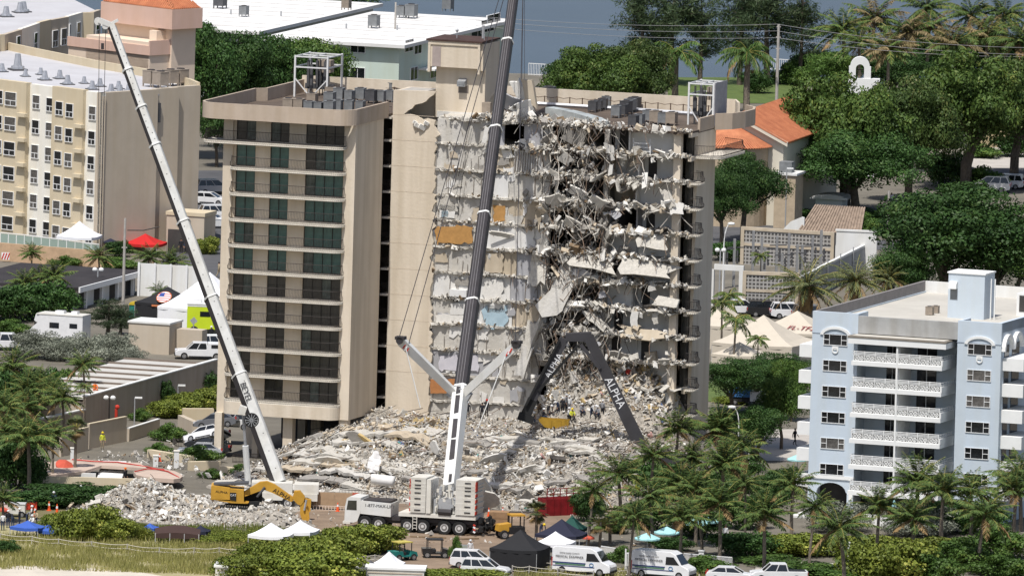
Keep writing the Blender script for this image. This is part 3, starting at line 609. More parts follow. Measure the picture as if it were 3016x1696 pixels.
# loose debris along every broken floor edge, and hanging bars
m = MB(); h = MB()
for k, z in enumerate(FLZ+[34.75]):
    if k == 0 or k == 1: continue
    heavy = 1.0 if k < 11 else 0.8
    n = int(400*heavy); u = np.concatenate([rng.normal(34.0, 2.2, n//2), rng.uniform(UC-1.5, UE, n-n//2)]); u = np.clip(u, 28.5, UE)
    v = 10.1-np.abs(rng.normal(0, 0.35, n))+rng.uniform(0, 1.6, n)*(rng.random(n) < 0.5); pile = 0.28*np.exp(-((u-34)/3.5)**2)
    zz = z+np.abs(rng.normal(0.06, 0.2, n))*(1+2*pile)-np.where(v < 9.9, np.abs(rng.normal(0, 0.3, n)), 0)
    m.chunks(np.stack([u, v, zz], 1), np.clip(rng.lognormal(-1.6, 0.7, n), 0.07, 1.2), 6, 0.42, RUBP)
    n = 150; u = np.concatenate([rng.uniform(U0, 30, n//2), rng.normal(rng.uniform(20, 29), 1.2, n-n//2)]); u = np.clip(u, U0, 30); m.chunks(np.stack([u, rng.normal(10.12, 0.07, n), z+rng.normal(-0.05, 0.13, n)], 1), np.clip(rng.lognormal(-2.0, 0.6, n), 0.05, 0.6), 6, 0.5, RUBP)
    n = 120; u = rng.uniform(44.0, 45.8, n); m.chunks(np.stack([u, rng.uniform(9.6, 10.6, n), z+np.abs(rng.normal(0.0, 0.12, n))], 1), np.clip(rng.lognormal(-1.7, 0.4, n), 0.08, 0.4), 6, 0.5, RUBP)
    # hanging strips and bars
    for _ in range(52 if k < 11 else 36):
        u = float(np.clip(rng.normal(34.3, 3.4) if rng.random() < 0.8 else rng.uniform(29.5, 45.5), 27.5, 45.7)); L = rng.uniform(0.4, 2.5)*(1.25 if abs(u-34) < 4 else 0.8)
        if u < 30.2: L *= 0.7
        x = [np.array((u, 9.75-rng.random()*0.3, z-0.05))]
        d = np.array((rng.normal()*0.25, -rng.uniform(0, 0.3), -1.0))
        for _i in range(4): d = d+np.array((rng.normal()*0.3, rng.normal()*0.12, 0)); x.append(x[-1]+d*L/4)
        h.tube(x, rng.uniform(0.018, 0.045), 3, int(rng.integers(0, 3)), cap=False)
n = 800   # crumpled stuff filling the worst bay between the floors
u = np.clip(rng.normal(33.9, 1.9, n), 30.8, 38.5); z = rng.uniform(9, 33, n)+0.0; v = rng.uniform(9.7, 12.6, n)
m.chunks(np.stack([u, v, z], 1), np.clip(rng.lognormal(-1.3, 0.5, n), 0.12, 0.9), 6, 0.35, [0.34, 0.26, 0.16, 0.1, 0.06, 0.08])
for z in FLZ[1:]:
    n = 26; u = np.clip(rng.normal(36, 4.5, n), 30.5, 44); m.chunks(np.stack([u, 10.0-rng.uniform(0, 0.5, n), z+rng.normal(0.05, 0.25, n)], 1), rng.uniform(0.45, 1.15, n), 6, 0.22, [0.42, 0.36, 0.1, 0.08, 0.02, 0.02])
n = 420; u = rng.uniform(22.5, 34, n); m.chunks(np.stack([u, rng.uniform(9.8, 13, n), 34.8+np.abs(rng.normal(0.1, 0.35, n))*np.exp(-((u-26.5)/3.2)**2)*1.6], 1), np.clip(rng.lognormal(-1.1, 0.5, n), 0.12, 1.0), 6, 0.4, RUBP)
m.build('broken_floor_debris', RUB, tower, kind='stuff')
for _ in range(230):
    p = np.array((np.clip(rng.normal(34, 2.6), 30.5, 42), rng.uniform(9.3, 10.4), rng.uniform(10, 34))); x = [p]; d = rng.normal(size=3)*np.array((0.8, 0.15, 0.9)); L = rng.uniform(0.5, 2.2)
    for _i in range(3): d = d+rng.normal(size=3)*np.array((0.5, 0.1, 0.4))+(0, 0, -0.25); x.append(x[-1]+d/np.linalg.norm(d)*L/3)
    h.tube(x, rng.uniform(0.016, 0.04), 3, int(rng.integers(0, 3)), cap=False)
h.build('hanging_rebar', [IRON, mat('pale_dusty_bar', (0.5, 0.46, 0.4), 0.9), mat('brown_bar', (0.2, 0.14, 0.1), 0.9)], tower, kind='stuff')
# ================================================================ rubble
def sm(a, b, x): t = np.clip((x-a)/(b-a), 0, 1); return t*t*(3-2*t)
_nx = rng.uniform(0, 6.28, (24, 3)); _nk = rng.normal(size=(24, 2))
def lump(u, v):
    s = 0
    for i in range(24): f = 0.12*1.16**i; s = s+np.sin(_nk[i, 0]*f*u*2.2+_nk[i, 1]*f*v*2.2+_nx[i, 0])/(1+0.25*i)
    return s*0.16
def heap_h(u, v):
    u = np.asarray(u, float); v = np.asarray(v, float)
    b = 3.7*sm(-30, -7, v)+1.0*sm(-6, 9, v)
    b = b+0.9*sm(5, 9, v)*sm(28, 33, u)*(1-sm(41, 45, u))+5.0*sm(7.0, 12.0, v)*sm(29.5, 33, u)*(1-0.3*sm(40, 44, u))-0.5*sm(8, 10, v)*(1-sm(29, 31, u))
    left = np.where(v < -10, sm(5.5, 15, u), sm(5.0, 14.2, u)); b = b*left*(1-sm(43.5, 49.5, u))
    b = b+0.55*np.sin((u-16)*0.33)*sm(-24, -10, v)*(v < 6)*left*0.6
    return np.maximum(b+lump(u, v)*0.75*np.minimum(1, b/1.2), -0.1*(b < 0.05))
def on_heap(px, py):
    for z in np.arange(11, 0, -0.06):
        p = P(px, py, z); u, v, _ = T.loc(p)
        if float(heap_h(u, v)) >= z and u > 5: return p
    return P(px, py, 0.0)
heap = fthing('rubble_heap', 'huge heap of collapsed concrete floors spread before the torn tower', 'rubble heap', T)
us = np.arange(3, 56, 0.45); vs_ = np.arange(-33, 16.5, 0.5); UU, VV = np.meshgrid(us, vs_); HH = heap_h(UU, VV)+rng.normal(0, 0.09, UU.shape)*(heap_h(UU, VV) > 0.15)-0.06
n0, n1 = UU.shape
fs = [(i*n1+j, i*n1+j+1, (i+1)*n1+j+1, (i+1)*n1+j) for i in range(n0-1) for j in range(n1-1)]
MB().add(np.stack([UU.ravel(), VV.ravel(), HH.ravel()], 1), fs).build('heap_body', mat('dusty_rubble', (0.46, 0.42, 0.36), 0.95, 0.3, 1.2, 1.0, rgb2=(0.17, 0.15, 0.125), bscale=5), heap)
def layer_slab(u0, u1, v, peak, curve, lift, wid, mt):
    n = max(5, int((u1-u0)/0.35)); x = np.linspace(u0, u1, n); j = vnoise(n, 0.3, 1); sg = vnoise(n, 0.03, 2); sl = rng.normal()*0.05; vsx = []; f_ = []
    for i, u in enumerate(x):
        zc = float(heap_h(u, v))+lift-curve*0.5*(u-peak)**2+sg[i]+sl*(u-u0)-0.12*max(0, u-u0-(u1-u0)*0.6); zb = max(zc+0.1, float(heap_h(u, v+wid))-0.15)
        vsx += [(u, v+j[i], zc), (u, v+j[i]+0.06, zc-0.26*rng.uniform(0.8, 1.3)), (u, v+wid, zb), (u, v+wid, zb-0.25)]
    for i in range(n-1):
        a = 4*i; b = a+4; f_ += [(a, a+1, b+1, b), (a+2, a, b, b+2), (a+1, a+3, b+3, b+1), (a+3, a+2, b+2, b+3)]
    f_ += [(0, 2, 3, 1), (4*n-4, 4*n-3, 4*n-1, 4*n-2)]
    return MB().add(vsx, f_).build('slab', mt, heap)
SL = [CONCL, CONC, GREYM, BEIGEM, CONCL]
for i, v in enumerate(np.arange(-27, -2, 2.6)):
    u = 9.0+max(0, (v+14)*0.25)+rng.uniform(-1.5, 1)
    while u < 30:
        L = rng.uniform(1.8, 5.5); layer_slab(u, u+L, v+rng.normal()*0.5, 17+rng.normal()*2, 0.007, rng.uniform(0.4, 0.95), rng.uniform(1.6, 3.2), SL[int(rng.integers(0, 5))]); u += L+rng.uniform(-0.5, 1.8)
for i in range(44):
    u = rng.uniform(26, 47); v = rng.uniform(-27, -2); layer_slab(u, u+rng.uniform(1.5, 4.5), v, u+2, 0.01, rng.uniform(0.3, 0.65), rng.uniform(0.8, 2.2), SL[int(rng.integers(0, 5))])
def tumbled(parent, px, py, z, sx, sy, th, rot, mt, name='slab', fr=T):
    u, v, zz = fr.fz(px, py, z) if fr else P(px, py, z); n = 9
    pts = [(sx/2*math.cos(t)*rng.uniform(0.8, 1.2), sy/2*math.sin(t)*rng.uniform(0.8, 1.2)) for t in np.linspace(0, 2*math.pi, n, endpoint=False)]
    o = MB().prism(pts, -th/2, th/2).build(name, mt, parent); o.location = (u, v, zz); o.rotation_euler = tuple(map(R_, rot)); return o
for px, py, z, sx, sy, rot, mt in ((1640, 1340, 3.5, 2.6, 0.9, (80, 12, 10), CONCL), (1670, 1330, 3.5, 0.8, 2.2, (60, 60, 10), WHITEM), (1700, 1400, 2.2, 3.4, 2.0, (-50, 8, 5), CONCL), (1420, 1430, 2.0, 2.6, 2.2, (-65, 25, -20), CONCL), (1425, 1475, 0.9, 3.2, 2.4, (-60, -14, 10), CONCL),
                                   (1050, 1290, 4.2, 2.2, 1.2, (-70, 30, 15), GREYM), (1085, 1300, 4, 3.0, 0.7, (-40, 35, 10), YELM), (1190, 1290, 4.2, 1.6, 1.2, (-55, 20, 0), BEIGEM), (960, 1360, 2.4, 3.6, 1.2, (-60, -6, 0), CONCL), (1340, 1300, 4.4, 2.0, 1.0, (-50, 5, 0), YELM), (1280, 1315, 4.2, 1.6, 1.0, (-60, 60, 0), WHITEM),
                                   (1500, 1330, 3.5, 2.4, 0.8, (-70, -8, 10), BEIGEM), (1450, 1350, 3.3, 3.0, 1.0, (-60, -20, 5), CONC), (1560, 1390, 2.6, 2.8, 1.6, (-60, -25, 10), CONCL), (1530, 1280, 4.2, 2.0, 0.6, (-60, 10, 0), CONC), (1290, 1420, 1.8, 2.0, 1.4, (-70, 15, 0), CONCL), (1810, 1395, 2.0, 2.0, 1.6, (-60, 10, 0), CONCL)):
    tumbled(heap, px, py, z, sx, sy, 0.22, rot, mt)
# draped white sheet and a white tank in the heap
m = MB(); n = 9; rings = []
for i in range(n):
    t = i/(n-1); w_ = 0.2+0.5*math.sin(t*2.6); rings.append([(-w_+rng.normal()*0.08, rng.normal()*0.1-t*0.9, -t*2.1), (0.0, -0.25-t*0.9, -t*2.1+0.1), (w_+rng.normal()*0.08, rng.normal()*0.1-t*0.9, -t*2.1)])
m.loft(rings, closed=False, cap=False); u, v, z = T.fz(1108, 1328, 4.0)
m.build('white_sheet', mat('white_cloth', (0.8, 0.78, 0.76), 0.9), None, loc=T.W(u, v, z), rot=(0, 0, T.yaw), label='white sheet draped over broken slabs in the big heap', cat='sheet')
m = MB(); p = P(1118, 1412, 1.9); m.tube([(-1.1, 0, 0), (-1.0, 0, 0.02), (0.9, 0, 0.1), (1.15, 0, 0.1)], 0.55, 10); m.build('tank', WHITEP, None, True, loc=p+np.array((0.3, 0, -0.1)), rot=(0, 0.1, -0.2), label='white cylindrical tank lying in the heap above the crane truck cab', cat='tank')
# loose pieces over the heap
def scatter(N, fu, fv, szmu, p, mb, hi=1.3, lift=0.0):
    u = fu(N); v = fv(N); h = heap_h(u, v); k = h > 0.12; u, v, h = u[k], v[k], h[k]; n = len(u); s = np.clip(rng.lognormal(szmu, 0.55, n), 0.08, hi)
    mb.chunks(np.stack([u, v, h+s*0.12+lift+np.abs(rng.normal(0, 0.12, n))], 1), s, len(p), 0.3, p)
RUB7 = RUB+[YELM, mat('teal_scrap', (0.12, 0.42, 0.38), 0.8), mat('pink_scrap', (0.6, 0.33, 0.3), 0.8), mat('blue_scrap', (0.12, 0.2, 0.42), 0.8)]
m = MB(); U_ = lambda a, b: (lambda n: rng.uniform(a, b, n)); N_ = lambda a, b: (lambda n: rng.normal(a, b, n))
scatter(13000, U_(5, 50), U_(-30, 9.5), -1.9, [0.34, 0.26, 0.15, 0.12, 0.04, 0.06, 0.03], m)
scatter(5500, U_(26, 50), U_(-30, 9), -1.9, [0.36, 0.28, 0.17, 0.11, 0.03, 0.03, 0.02], m, 0.8)
scatter(2200, N_(20.5, 3.0), N_(-4, 4.0), -1.55, [0.2, 0.12, 0.08, 0.2, 0.08, 0.03, 0.29], m, 1.1)
scatter(3600, U_(30.5, 45), U_(8.5, 15), -1.55, [0.28, 0.22, 0.13, 0.18, 0.07, 0.05, 0.07], m, 1.2)
scatter(500, U_(8, 46), U_(-29, -4), -1.0, [0.3, 0.34, 0.12, 0.1, 0.05, 0.07, 0.02], m, 1.0)
scatter(2600, U_(8, 29), U_(-28, -3), -2.0, [0.34, 0.24, 0.2, 0.12, 0.04, 0.06], m, 0.5, 0.3)
for _ in range(170):
    k = 6*int(rng.integers(0, len(m.m)//6)); c_ = 7+int(rng.integers(0, 3)); m.m[k:k+6] = [c_]*6
m.build('loose_rubble', RUB7, heap, kind='stuff')
h = MB()
for _ in range(1000):
    u, v = rng.uniform(7, 50), rng.uniform(-29, 9)
    if _ < 260: u, v = rng.uniform(7, 14), rng.uniform(-24, -4)
    z = float(heap_h(u, v)); 
    if z < 0.2: continue
    a = rng.uniform(-0.7, 1.0); L = rng.uniform(0.6, 3.2); d = np.array((math.cos(a), rng.normal()*0.4, math.sin(a)*0.55)); p = np.array((u, v-0.2, z+0.15)); b = rng.normal(size=3)*0.12
    h.tube([p, p+d*L/2+b, p+d*L], rng.uniform(0.02, 0.05), 3, int(rng.integers(0, 3)), cap=False)
h.build('bent_rebar', [IRON, MATS['pale_dusty_bar'], MATS['brown_bar']], heap, kind='stuff')
# sorted debris mound under the excavator
MC = np.array((-31.5, -61.0)); 
def mound_h(x, y): 
    a = 3.3*np.exp(-(((x+35.5)/4.8)**2+((y+57.5)/4.5)**2))+1.35*np.exp(-(((x+27.5)/5.5)**2+((y+64.8)/2.4)**2))+1.2*np.exp(-(((x+22.5)/3)**2+((y+64.8)/2.0)**2))+1.3*np.exp(-(((x+27)/7)**2+((y+51)/3.0)**2))
    return a+0.12*np.sin(x*1.7+y)*np.minimum(1, a)-0.25
mound = thing('debris_mound', 'low mound of sorted pale concrete debris under the yellow excavator', 'debris mound', (MC[0], MC[1], 0))
xs = np.arange(-46, -15, 0.5); ys = np.arange(-71, -45, 0.5); XX, YY = np.meshgrid(xs, ys); n0, n1 = XX.shape
MB().add(np.stack([XX.ravel()-MC[0], YY.ravel()-MC[1], mound_h(XX, YY).ravel()], 1), [(i*n1+j, i*n1+j+1, (i+1)*n1+j+1, (i+1)*n1+j) for i in range(n0-1) for j in range(n1-1)]).build('mound_body', MATS['dusty_rubble'], mound)
N = 9000; x = rng.normal(-30.5, 5.8, N); y = rng.normal(-59, 6.0, N); hh = mound_h(x, y); k = hh > 0.05; x, y, hh = x[k], y[k], hh[k]; s = np.clip(rng.lognormal(-1.55, 0.5, len(x)), 0.1, 1.2)
m = MB(); m.chunks(np.stack([x-MC[0], y-MC[1], hh+s*0.15], 1), s, 6, 0.45, [0.36, 0.22, 0.24, 0.09, 0.05, 0.04]); m.build('loose_rubble', RUB, mound, kind='stuff')
N = 50; x = rng.normal(-37.5, 1.6, N); y = rng.normal(-61, 1.5, N); h = MB()
for a, b in zip(x, y):
    p = np.array((a-MC[0], b-MC[1], float(mound_h(a, b))+0.2)); d = rng.normal(size=3)*0.5; h.tube([p, p+d*0.6+(0, 0, 0.1), p+d*0.9], 0.03, 3, cap=False)
h.build('bent_rebar', IRON, mound, kind='stuff')
# hoarding panels between the machines
t = thing('site_hoarding', 'tan plywood hoarding with red end panel behind the excavator bucket', 'hoarding', P(935, 1500, 0), -0.05)
for i in range(4): MB().box(-3.6+1.75*i, -1.87+1.75*i, -0.06, 0.06, 0.3, 1.75).build('panel', mat('tan_plywood', (0.42, 0.29, 0.18), 0.85), t)
MB().box(3.4, 4.0, -0.06, 0.06, 0.3, 1.8).build('panel', mat('red_paint', (0.55, 0.12, 0.07), 0.7), t)
m = MB(); m.box(-2.2, 4.1, -0.45, -0.39, 0.42, 0.48); m.box(-2.2, 4.1, -0.45, -0.39, 0.0, 0.06)
for i in range(22): m.box(-2.2+i*0.3, -2.15+i*0.3, -0.46, -0.38, 0.0, 0.48)
m.build('barrier_grille', mat('orange_white_plastic', (0.72, 0.6, 0.5), 0.6), t)
m = MB(); q = np.stack([rng.uniform(-22, 16, 420), rng.uniform(-78, -46, 420)], 1); m.chunks(np.concatenate([q, np.full((420, 1), 0.06)], 1), np.clip(rng.lognormal(-1.9, 0.5, 420), 0.06, 0.5), 6, 0.35, RUBP)
m.build('yard_litter', RUB, None, label='small broken bits littering the dirt work yard', cat='litter', kind='stuff')
# ================================================================ other buildings
CREAMW = mat('cream_stucco', (0.82, 0.79, 0.71), 0.85, 0.04, 0.4, streak=0.05)
TANW = mat('sand_stucco', (0.62, 0.53, 0.38), 0.85, 0.04, 0.4, streak=0.06)
BROWNW = mat('tan_brown_stucco', (0.54, 0.465, 0.37), 0.85, 0.05, 0.4, streak=0.07)
ROOFW = mat('pale_grey_roof', (0.52, 0.515, 0.53), 0.85, 0.08, 0.25, rgb2=(0.44, 0.43, 0.44))
WROOF = mat('white_roof', (0.80, 0.79, 0.765), 0.8, 0.09, 0.12, rgb2=(0.62, 0.60, 0.57))
WFR = mat('white_window_frame', (0.80, 0.80, 0.79), 0.6, 0.03, 2)
WPANE = mat('dim_window_glass', (0.025, 0.028, 0.032), 0.12, 0.5, 0.9, spec=0.6)
SILV = mat('bright_vent_metal', (0.6, 0.6, 0.62), 0.35, 0.15, 3, metal=0.6)
class Seg:
    def __init__(s, A, B):
        s.A = np.array(A[:2], float); s.B = np.array(B[:2], float); d = s.B-s.A; s.L = float(np.linalg.norm(d)); s.d = d/s.L; s.n = np.array((s.d[1], -s.d[0])); s.yaw = math.atan2(s.d[1], s.d[0])
    def hit(s, px, py):
        r = ray(px, py); A3 = np.array((*s.A, 0)); n3 = np.array((*s.n, 0)); t = ((A3-CAM)@n3)/(r@n3); p = CAM+r*t; return p
    def at(s, t, o=0, z=0): q = s.A+s.d*t+s.n*o; return np.array((q[0], q[1], z))
def wall_seg(parent, sg, z0, z1, mt, th=0.4, name='wall'):
    q = [sg.at(0), sg.at(sg.L), sg.at(sg.L, -th), sg.at(0, -th)]; o = np.array(parent.location)
    return MB().prism([(p[0]-o[0], p[1]-o[1]) for p in q], z0, z1).build(name, mt, parent)
_WC = {}
def window(parent, p, yaw, w, h, layout, fr=WFR, gl=WPANE, t=0.07):
    """layout: panes as x0,x1,z0,z1 fractions; the frame is a ring of bars with panes as sub-parts"""
    if gl is WPANE and random.random() < 0.3: gl = mat('curtained_pane', (0.16, 0.15, 0.14), 0.15, 0.4, 2.0, spec=0.6)
    key = (round(w, 2), round(h, 2), layout, fr.name, gl.name)
    if key not in _WC:
        f = MB(); f.box(-w/2-t, w/2+t, -0.1, 0.06, -h/2-t, -h/2); f.box(-w/2-t, w/2+t, -0.1, 0.06, h/2, h/2+t*0.6); f.box(-w/2-t, -w/2, -0.1, 0.06, -h/2, h/2); f.box(w/2, w/2+t, -0.1, 0.06, -h/2, h/2)
        ps = []
        xs = sorted({a for q in layout for a in q[:2]}); 
        for x0, x1, z0, z1 in layout:
            a, b, c, d = -w/2+x0*w, -w/2+x1*w, -h/2+z0*h, -h/2+z1*h
            if x1 < 1: f.box(b-t*0.4, b+t*0.4, -0.09, 0.05, c, d)
            if z1 < 1: f.box(a, b, -0.088, 0.048, d-t*0.5, d+t*0.5)
            ps.append(MB().box(a+t*0.3, b-t*0.3, -0.04, 0.02, c+t*0.3, d-t*0.3).mesh('pane', gl))
        _WC[key] = (f.mesh('window', fr), ps)
    f, ps = _WC[key]; o = link('window', f, parent, np.array(p)-np.array(parent.location), (0, 0, yaw))
    for q in ps: link('pane', q, o)
    return o
L3 = ((0, 1, 0.38, 1), (0, 0.5, 0, 0.38), (0.5, 1, 0, 0.38)); LW3 = ((0, 0.24, 0.5, 1), (0, 0.24, 0, 0.5), (0.24, 0.76, 0, 1), (0.76, 1, 0.5, 1), (0.76, 1, 0, 0.5)); L2 = ((0, 0.5, 0, 1), (0.5, 1, 0, 1)); L1 = ((0, 1, 0, 1),)
k9 = 2.542
# ---- beige hotel, front wing
BG = Fr(P(285, 749), 45); oB = BG.o
bei = thing('hotel', 'six storey beige and cream zigzag hotel with grey vented roof', 'hotel', oB)
def bw_(u, v, z=0): return BG.W(u, v, z)
fac = [(747, 0.0, CREAMW), (645, -0.45, TANW), (413, 0.15, CREAMW), (218, -0.45, TANW), (-30, 0.1, CREAMW), (-260, -0.4, TANW), (-420, 0, CREAMW)]
vs2 = [BG.fu(px/k9, 700/k9, 0)[1] for px, _, _ in fac]; vs2[0] = 0.0
segs = []
for i in range(6):
    u = fac[i][1] if True else 0; A = bw_(u, vs2[i+1]); B_ = bw_(u, vs2[i]); s = Seg(A, B_); segs.append(s); wall_seg(bei, s, -0.5, 18.2 if i % 2 == 0 else 18.35, fac[i][2], 0.8)
def beige_win(px, sgi, y0, w, big=False):
    for r in range(6):
        p = segs[sgi].hit(px/k9, y0/k9+r*72.9) if True else None
        px2 = px-r*72.9*0.0275*k9; p = segs[sgi].hit(px2/k9, y0/k9+r*72.9); q = p+np.array((*segs[sgi].n, 0))*0.03; window(bei, q, segs[sgi].yaw, w, 1.45, L3)
beige_win(694, 0, 848, 1.05); beige_win(523, 1, 828, 1.1); beige_win(446, 1, 812, 1.1); beige_win(377, 2, 785, 1.1); beige_win(274, 2, 765, 1.1); beige_win(83, 3, 742, 1.75); beige_win(2, 3, 728, 0.9)
for r in range(7):
    for px, sgi, y0 in ((600, 1, 945), (175, 3, 862)):
        p = segs[sgi].hit((px-r*5.1)/k9, y0/k9+r*72.9)
        m = MB(); m.box(-0.7, 0.7, -0.5, 0.1, -0.2, 0.22); m.build('planter_ledge', TANW, bei, loc=p-oB, rot=segs[sgi].yaw)
# right-hand walls, stepped back
for (u0, u1, v) in ((-0.02, 8.94, 0.0), (8.94, 12.7, 0.5), (12.7, 16.6, 1.1)):
    wall_seg(bei, Seg(bw_(u0, v), bw_(u1, v)), -0.5, 18.2, BROWNW, 0.6)
for u in (0.25, 0.6): m = MB(); m.cyl(bw_(u, -0.12, 0.5)-oB, bw_(u, -0.12, 17.8)-oB, 0.07, None, 6); m.build('downpipe', BROWNW, bei)
m = MB(); m.cyl(bw_(9.1, 0.3, 1)-oB, bw_(9.1, 0.3, 15)-oB, 0.1, None, 6); m.obox(bw_(9.3, 0.3, 15.5)-oB, (0.5, 0.3, 2.2), (0, 0, BG.yaw)); m.build('wall_pipe', ACD, bei)
edge_ = [(0.3, 0.3), (8.9, 0.3), (12.8, 1.4), (16.4, 1.5), (18.5, 5), (22, 14), (24.5, 27), (29, 43), (32, 52), (0.3, 52)]
q = [bw_(*e)-oB for e in edge_]; MB().prism([(p[0], p[1]) for p in q], 17.4, 17.6).build('roof', ROOFW, bei)
for a, b in zip(edge_[3:9], edge_[4:9]): wall_seg(bei, Seg(bw_(*b), bw_(*a)), 15, 18.5, TANW, 0.35, 'parapet')
for a, b in zip(edge_[3:9], edge_[4:9]): pass
# roof vents
vm = MB(); vm.cyl((0, 0, 0), (0, 0, 0.25), 0.55, 0.5, 8); vm.cyl((0, 0, 0.25), (0, 0, 0.95), 0.33, 0.2, 8); vme = vm.mesh('roof_vent', SILV)
vb = MB().box(-0.6, 0.6, -0.6, 0.6, -0.02, 0.1).mesh('curb', ACD)
for x, y in ((190, 575), (305, 562), (335, 602), (447, 592), (505, 635), (630, 628), (690, 672), (748, 650), (832, 697), (888, 668), (897, 708), (960, 688), (15, 540)):
    o = link('roof_vent', vme, None, P(x/k9, y/k9, 17.6), (0, 0, 0.4), random.uniform(0.85, 1.15), 'silver mushroom vent in the rows on the beige hotel roof', 'roof vent', 'vents on the beige hotel roof'); link('curb', vb, o)
o = link('roof_vent', vme, None, P(132/k9, 528/k9, 17.6), (0, 0, 0.4), (1.5, 1.5, 2.0), 'large twin silver exhaust stack on the beige hotel roof', 'roof vent'); link('curb', vb, o)
for x, y in ((1128, 650), (1200, 660), (1275, 645), (1350, 640)):
    o = link('air_conditioner', acb[2], None, P(x/k9, y/k9, 17.6), (0, 0, 0.8), 1.5, 'boxy air conditioner in the row at the beige hotel roof corner', 'air conditioner', 'air conditioners on the beige hotel roof'); link('fan_guard', acfm, o)
# entrance porch
t = thing('entrance_porch', 'low tan entrance porch with parapet beside the beige hotel', 'porch', P(545, 745, 0), R_(-18.4))
MB().box(-2.3, 2.2, 0, 3.8, 0, 4.2).build('wall', BROWNW, t); MB().box(-2.4, 2.3, -0.1, 3.9, 4.2, 4.6).build('parapet', TANW, t); MB().box(-2.1, 0.4, -0.03, 0.05, 0, 2.6).build('opening', DARKIN, t)
# ---- hotel, rear wing
t = thing('hotel', 'rear wing of the beige hotel with shaded grey and tan bays', 'hotel', P(150, 200, 18))
t.location.z = 0
tp = [P(x/k9, y/k9, 19.5) for x, y in ((-150, 310), (0, 265), (37, 262), (165, 222), (178, 215), (300, 172), (382, 152), (515, 128), (620, 97), (704, 95), (757, 78))]
cm = [TANW, TANW, BROWNW, CREAMW, CREAMW, TANW, BROWNW, CREAMW, TANW, BROWNW]
sg2 = []
for i in range(10): s = Seg(tp[i], tp[i+1]); sg2.append(s); wall_seg(t, s, 0, 19.5+0.05*(i % 2), cm[i], 0.5)
for px, py, i in ((408, 292, 6), (474, 278, 6), (583, 232, 7), (725, 212, 9), (583, 392, 7), (720, 398, 9), (262, 310, 4), (132, 335, 2), (518, 245, 7), (517, 400, 7)):
    p = sg2[i].hit(px/k9, py/k9); window(t, p+np.array((*sg2[i].n, 0))*0.05, sg2[i].yaw, 1.5 if px not in (518, 517) else 0.5, 1.9, L3)
for px, py in ((660, 320),): p = sg2[8].hit(px/k9, py/k9); MB().box(-1.2, 1.2, -0.4, 0.1, -0.3, 0.3).build('planter_ledge', TANW, t, loc=p-np.array(t.location), rot=sg2[8].yaw)
q = [p-np.array(t.location) for p in tp]; back = [(q[-1][0]-6, q[-1][1]+28), (q[0][0]-14, q[0][1]+30)]
MB().prism([(p[0], p[1]+0.5) for p in q]+back, 18.9, 19.1).build('roof', ROOFW, t)
for a, b in ((tp[-1]+np.array((-6, 28, 0)), tp[0]+np.array((-14, 30, 0))),): wall_seg(t, Seg(b, a), 15, 20.2, TANW, 0.4, 'parapet')
for x, y in ((45, 128), (150, 98), (176, 92)): o = link('roof_vent', vme, None, P(x/k9, y/k9, 19.1), (0, 0, 0.4), 1.3, 'silver vent on the roof of the hotel rear wing', 'roof vent', 'vents on the hotel rear wing'); link('curb', vb, o)
# ---- pink building with tiled cap
PINK = mat('pale_pink_stucco', (0.68, 0.47, 0.38), 0.85, 0.04, 0.4, streak=0.05); PCREAM = mat('cream_pink_stucco', (0.76, 0.62, 0.49), 0.85, 0.04, 0.4)
TILE = mat('orange_clay_tile', (0.56, 0.225, 0.11), 0.8, 0.2, 0.9, 0.3, rgb2=(0.40, 0.14, 0.07))
FP = Fr(Q(507, 60, 245), 45); FP.o[2] = 0
pk = thing('pink_building', 'pink and cream building capped with an orange tiled roof', 'building', FP.o, FP.yaw)
a = FP.fu(297, 30, 0); b = FP.fv(597, 40, 0); hz = FP.fu(506, 45, 0)[2]; vL = a[1]; uL = b[0]
MB().box(0, uL, 0, vL, hz-1.7, hz+0.6).build('upper_wall', PINK, pk)
MB().box(0.9, uL-0.2, 0.9, vL-0.3, 5, hz-1.7).build('wall', PCREAM, pk)
MB().box(-2.2, 0.9, 1.5, vL+3, 0, hz-4.6).build('lower_wall', PCREAM, pk); MB().box(-2.4, -2.2, 1.3, vL+3, hz-4.7, hz-3.6).build('parapet', PINK, pk); MB().box(-2.4, uL*0.9, 1.1, 1.3, hz-4.7, hz-3.0).build('parapet', PINK, pk)
MB().box(-2.2, uL*0.9, 1.3, vL, 0, hz-3.2).build('side_wall', PCREAM, pk)
m = MB(); c = (uL/2, vL/2); o_ = 0.5
m.add([(-o_+0.6, -o_+0.6, hz+0.65), (uL+o_-0.6, -o_+0.6, hz+0.65), (uL+o_-0.6, vL+o_-0.6, hz+0.65), (-o_+0.6, vL+o_-0.6, hz+0.65), (uL*0.5, vL*0.4, hz+3.4), (uL*0.5, vL*0.6, hz+3.4)], [(0, 1, 4), (1, 2, 5, 4), (2, 3, 5), (3, 0, 4, 5), (3, 2, 1, 0)])
ro = m.build('tiled_roof', TILE, pk)
m = MB()
for x in np.arange(0.4, vL-0.3, 0.33):
    t_ = min(1, 1-abs(x-vL*0.5)/(vL*0.5)+0.1); t_ = max(0.05, min(1, t_)); m.bar((0.12, x, hz+0.72), (0.12+(uL*0.5-0.12)*t_, x+(0), hz+0.72+2.7*t_), 0.14, 0.1)
for x in np.arange(0.4, uL-0.3, 0.33):
    t_ = max(0.05, min(1, 1-abs(x-uL*0.5)/(uL*0.5)+0.02)); m.bar((x, 0.12, hz+0.72), (x, 0.12+(vL*0.4)*t_, hz+0.72+2.7*t_), 0.14, 0.1)
m.build('tile_ridges', TILE, ro, kind='stuff')
MB().box(-0.5, uL*0.4, 2.0, 3.2, hz-3.2, hz-2.0).build('plant_housing', PCREAM, pk)
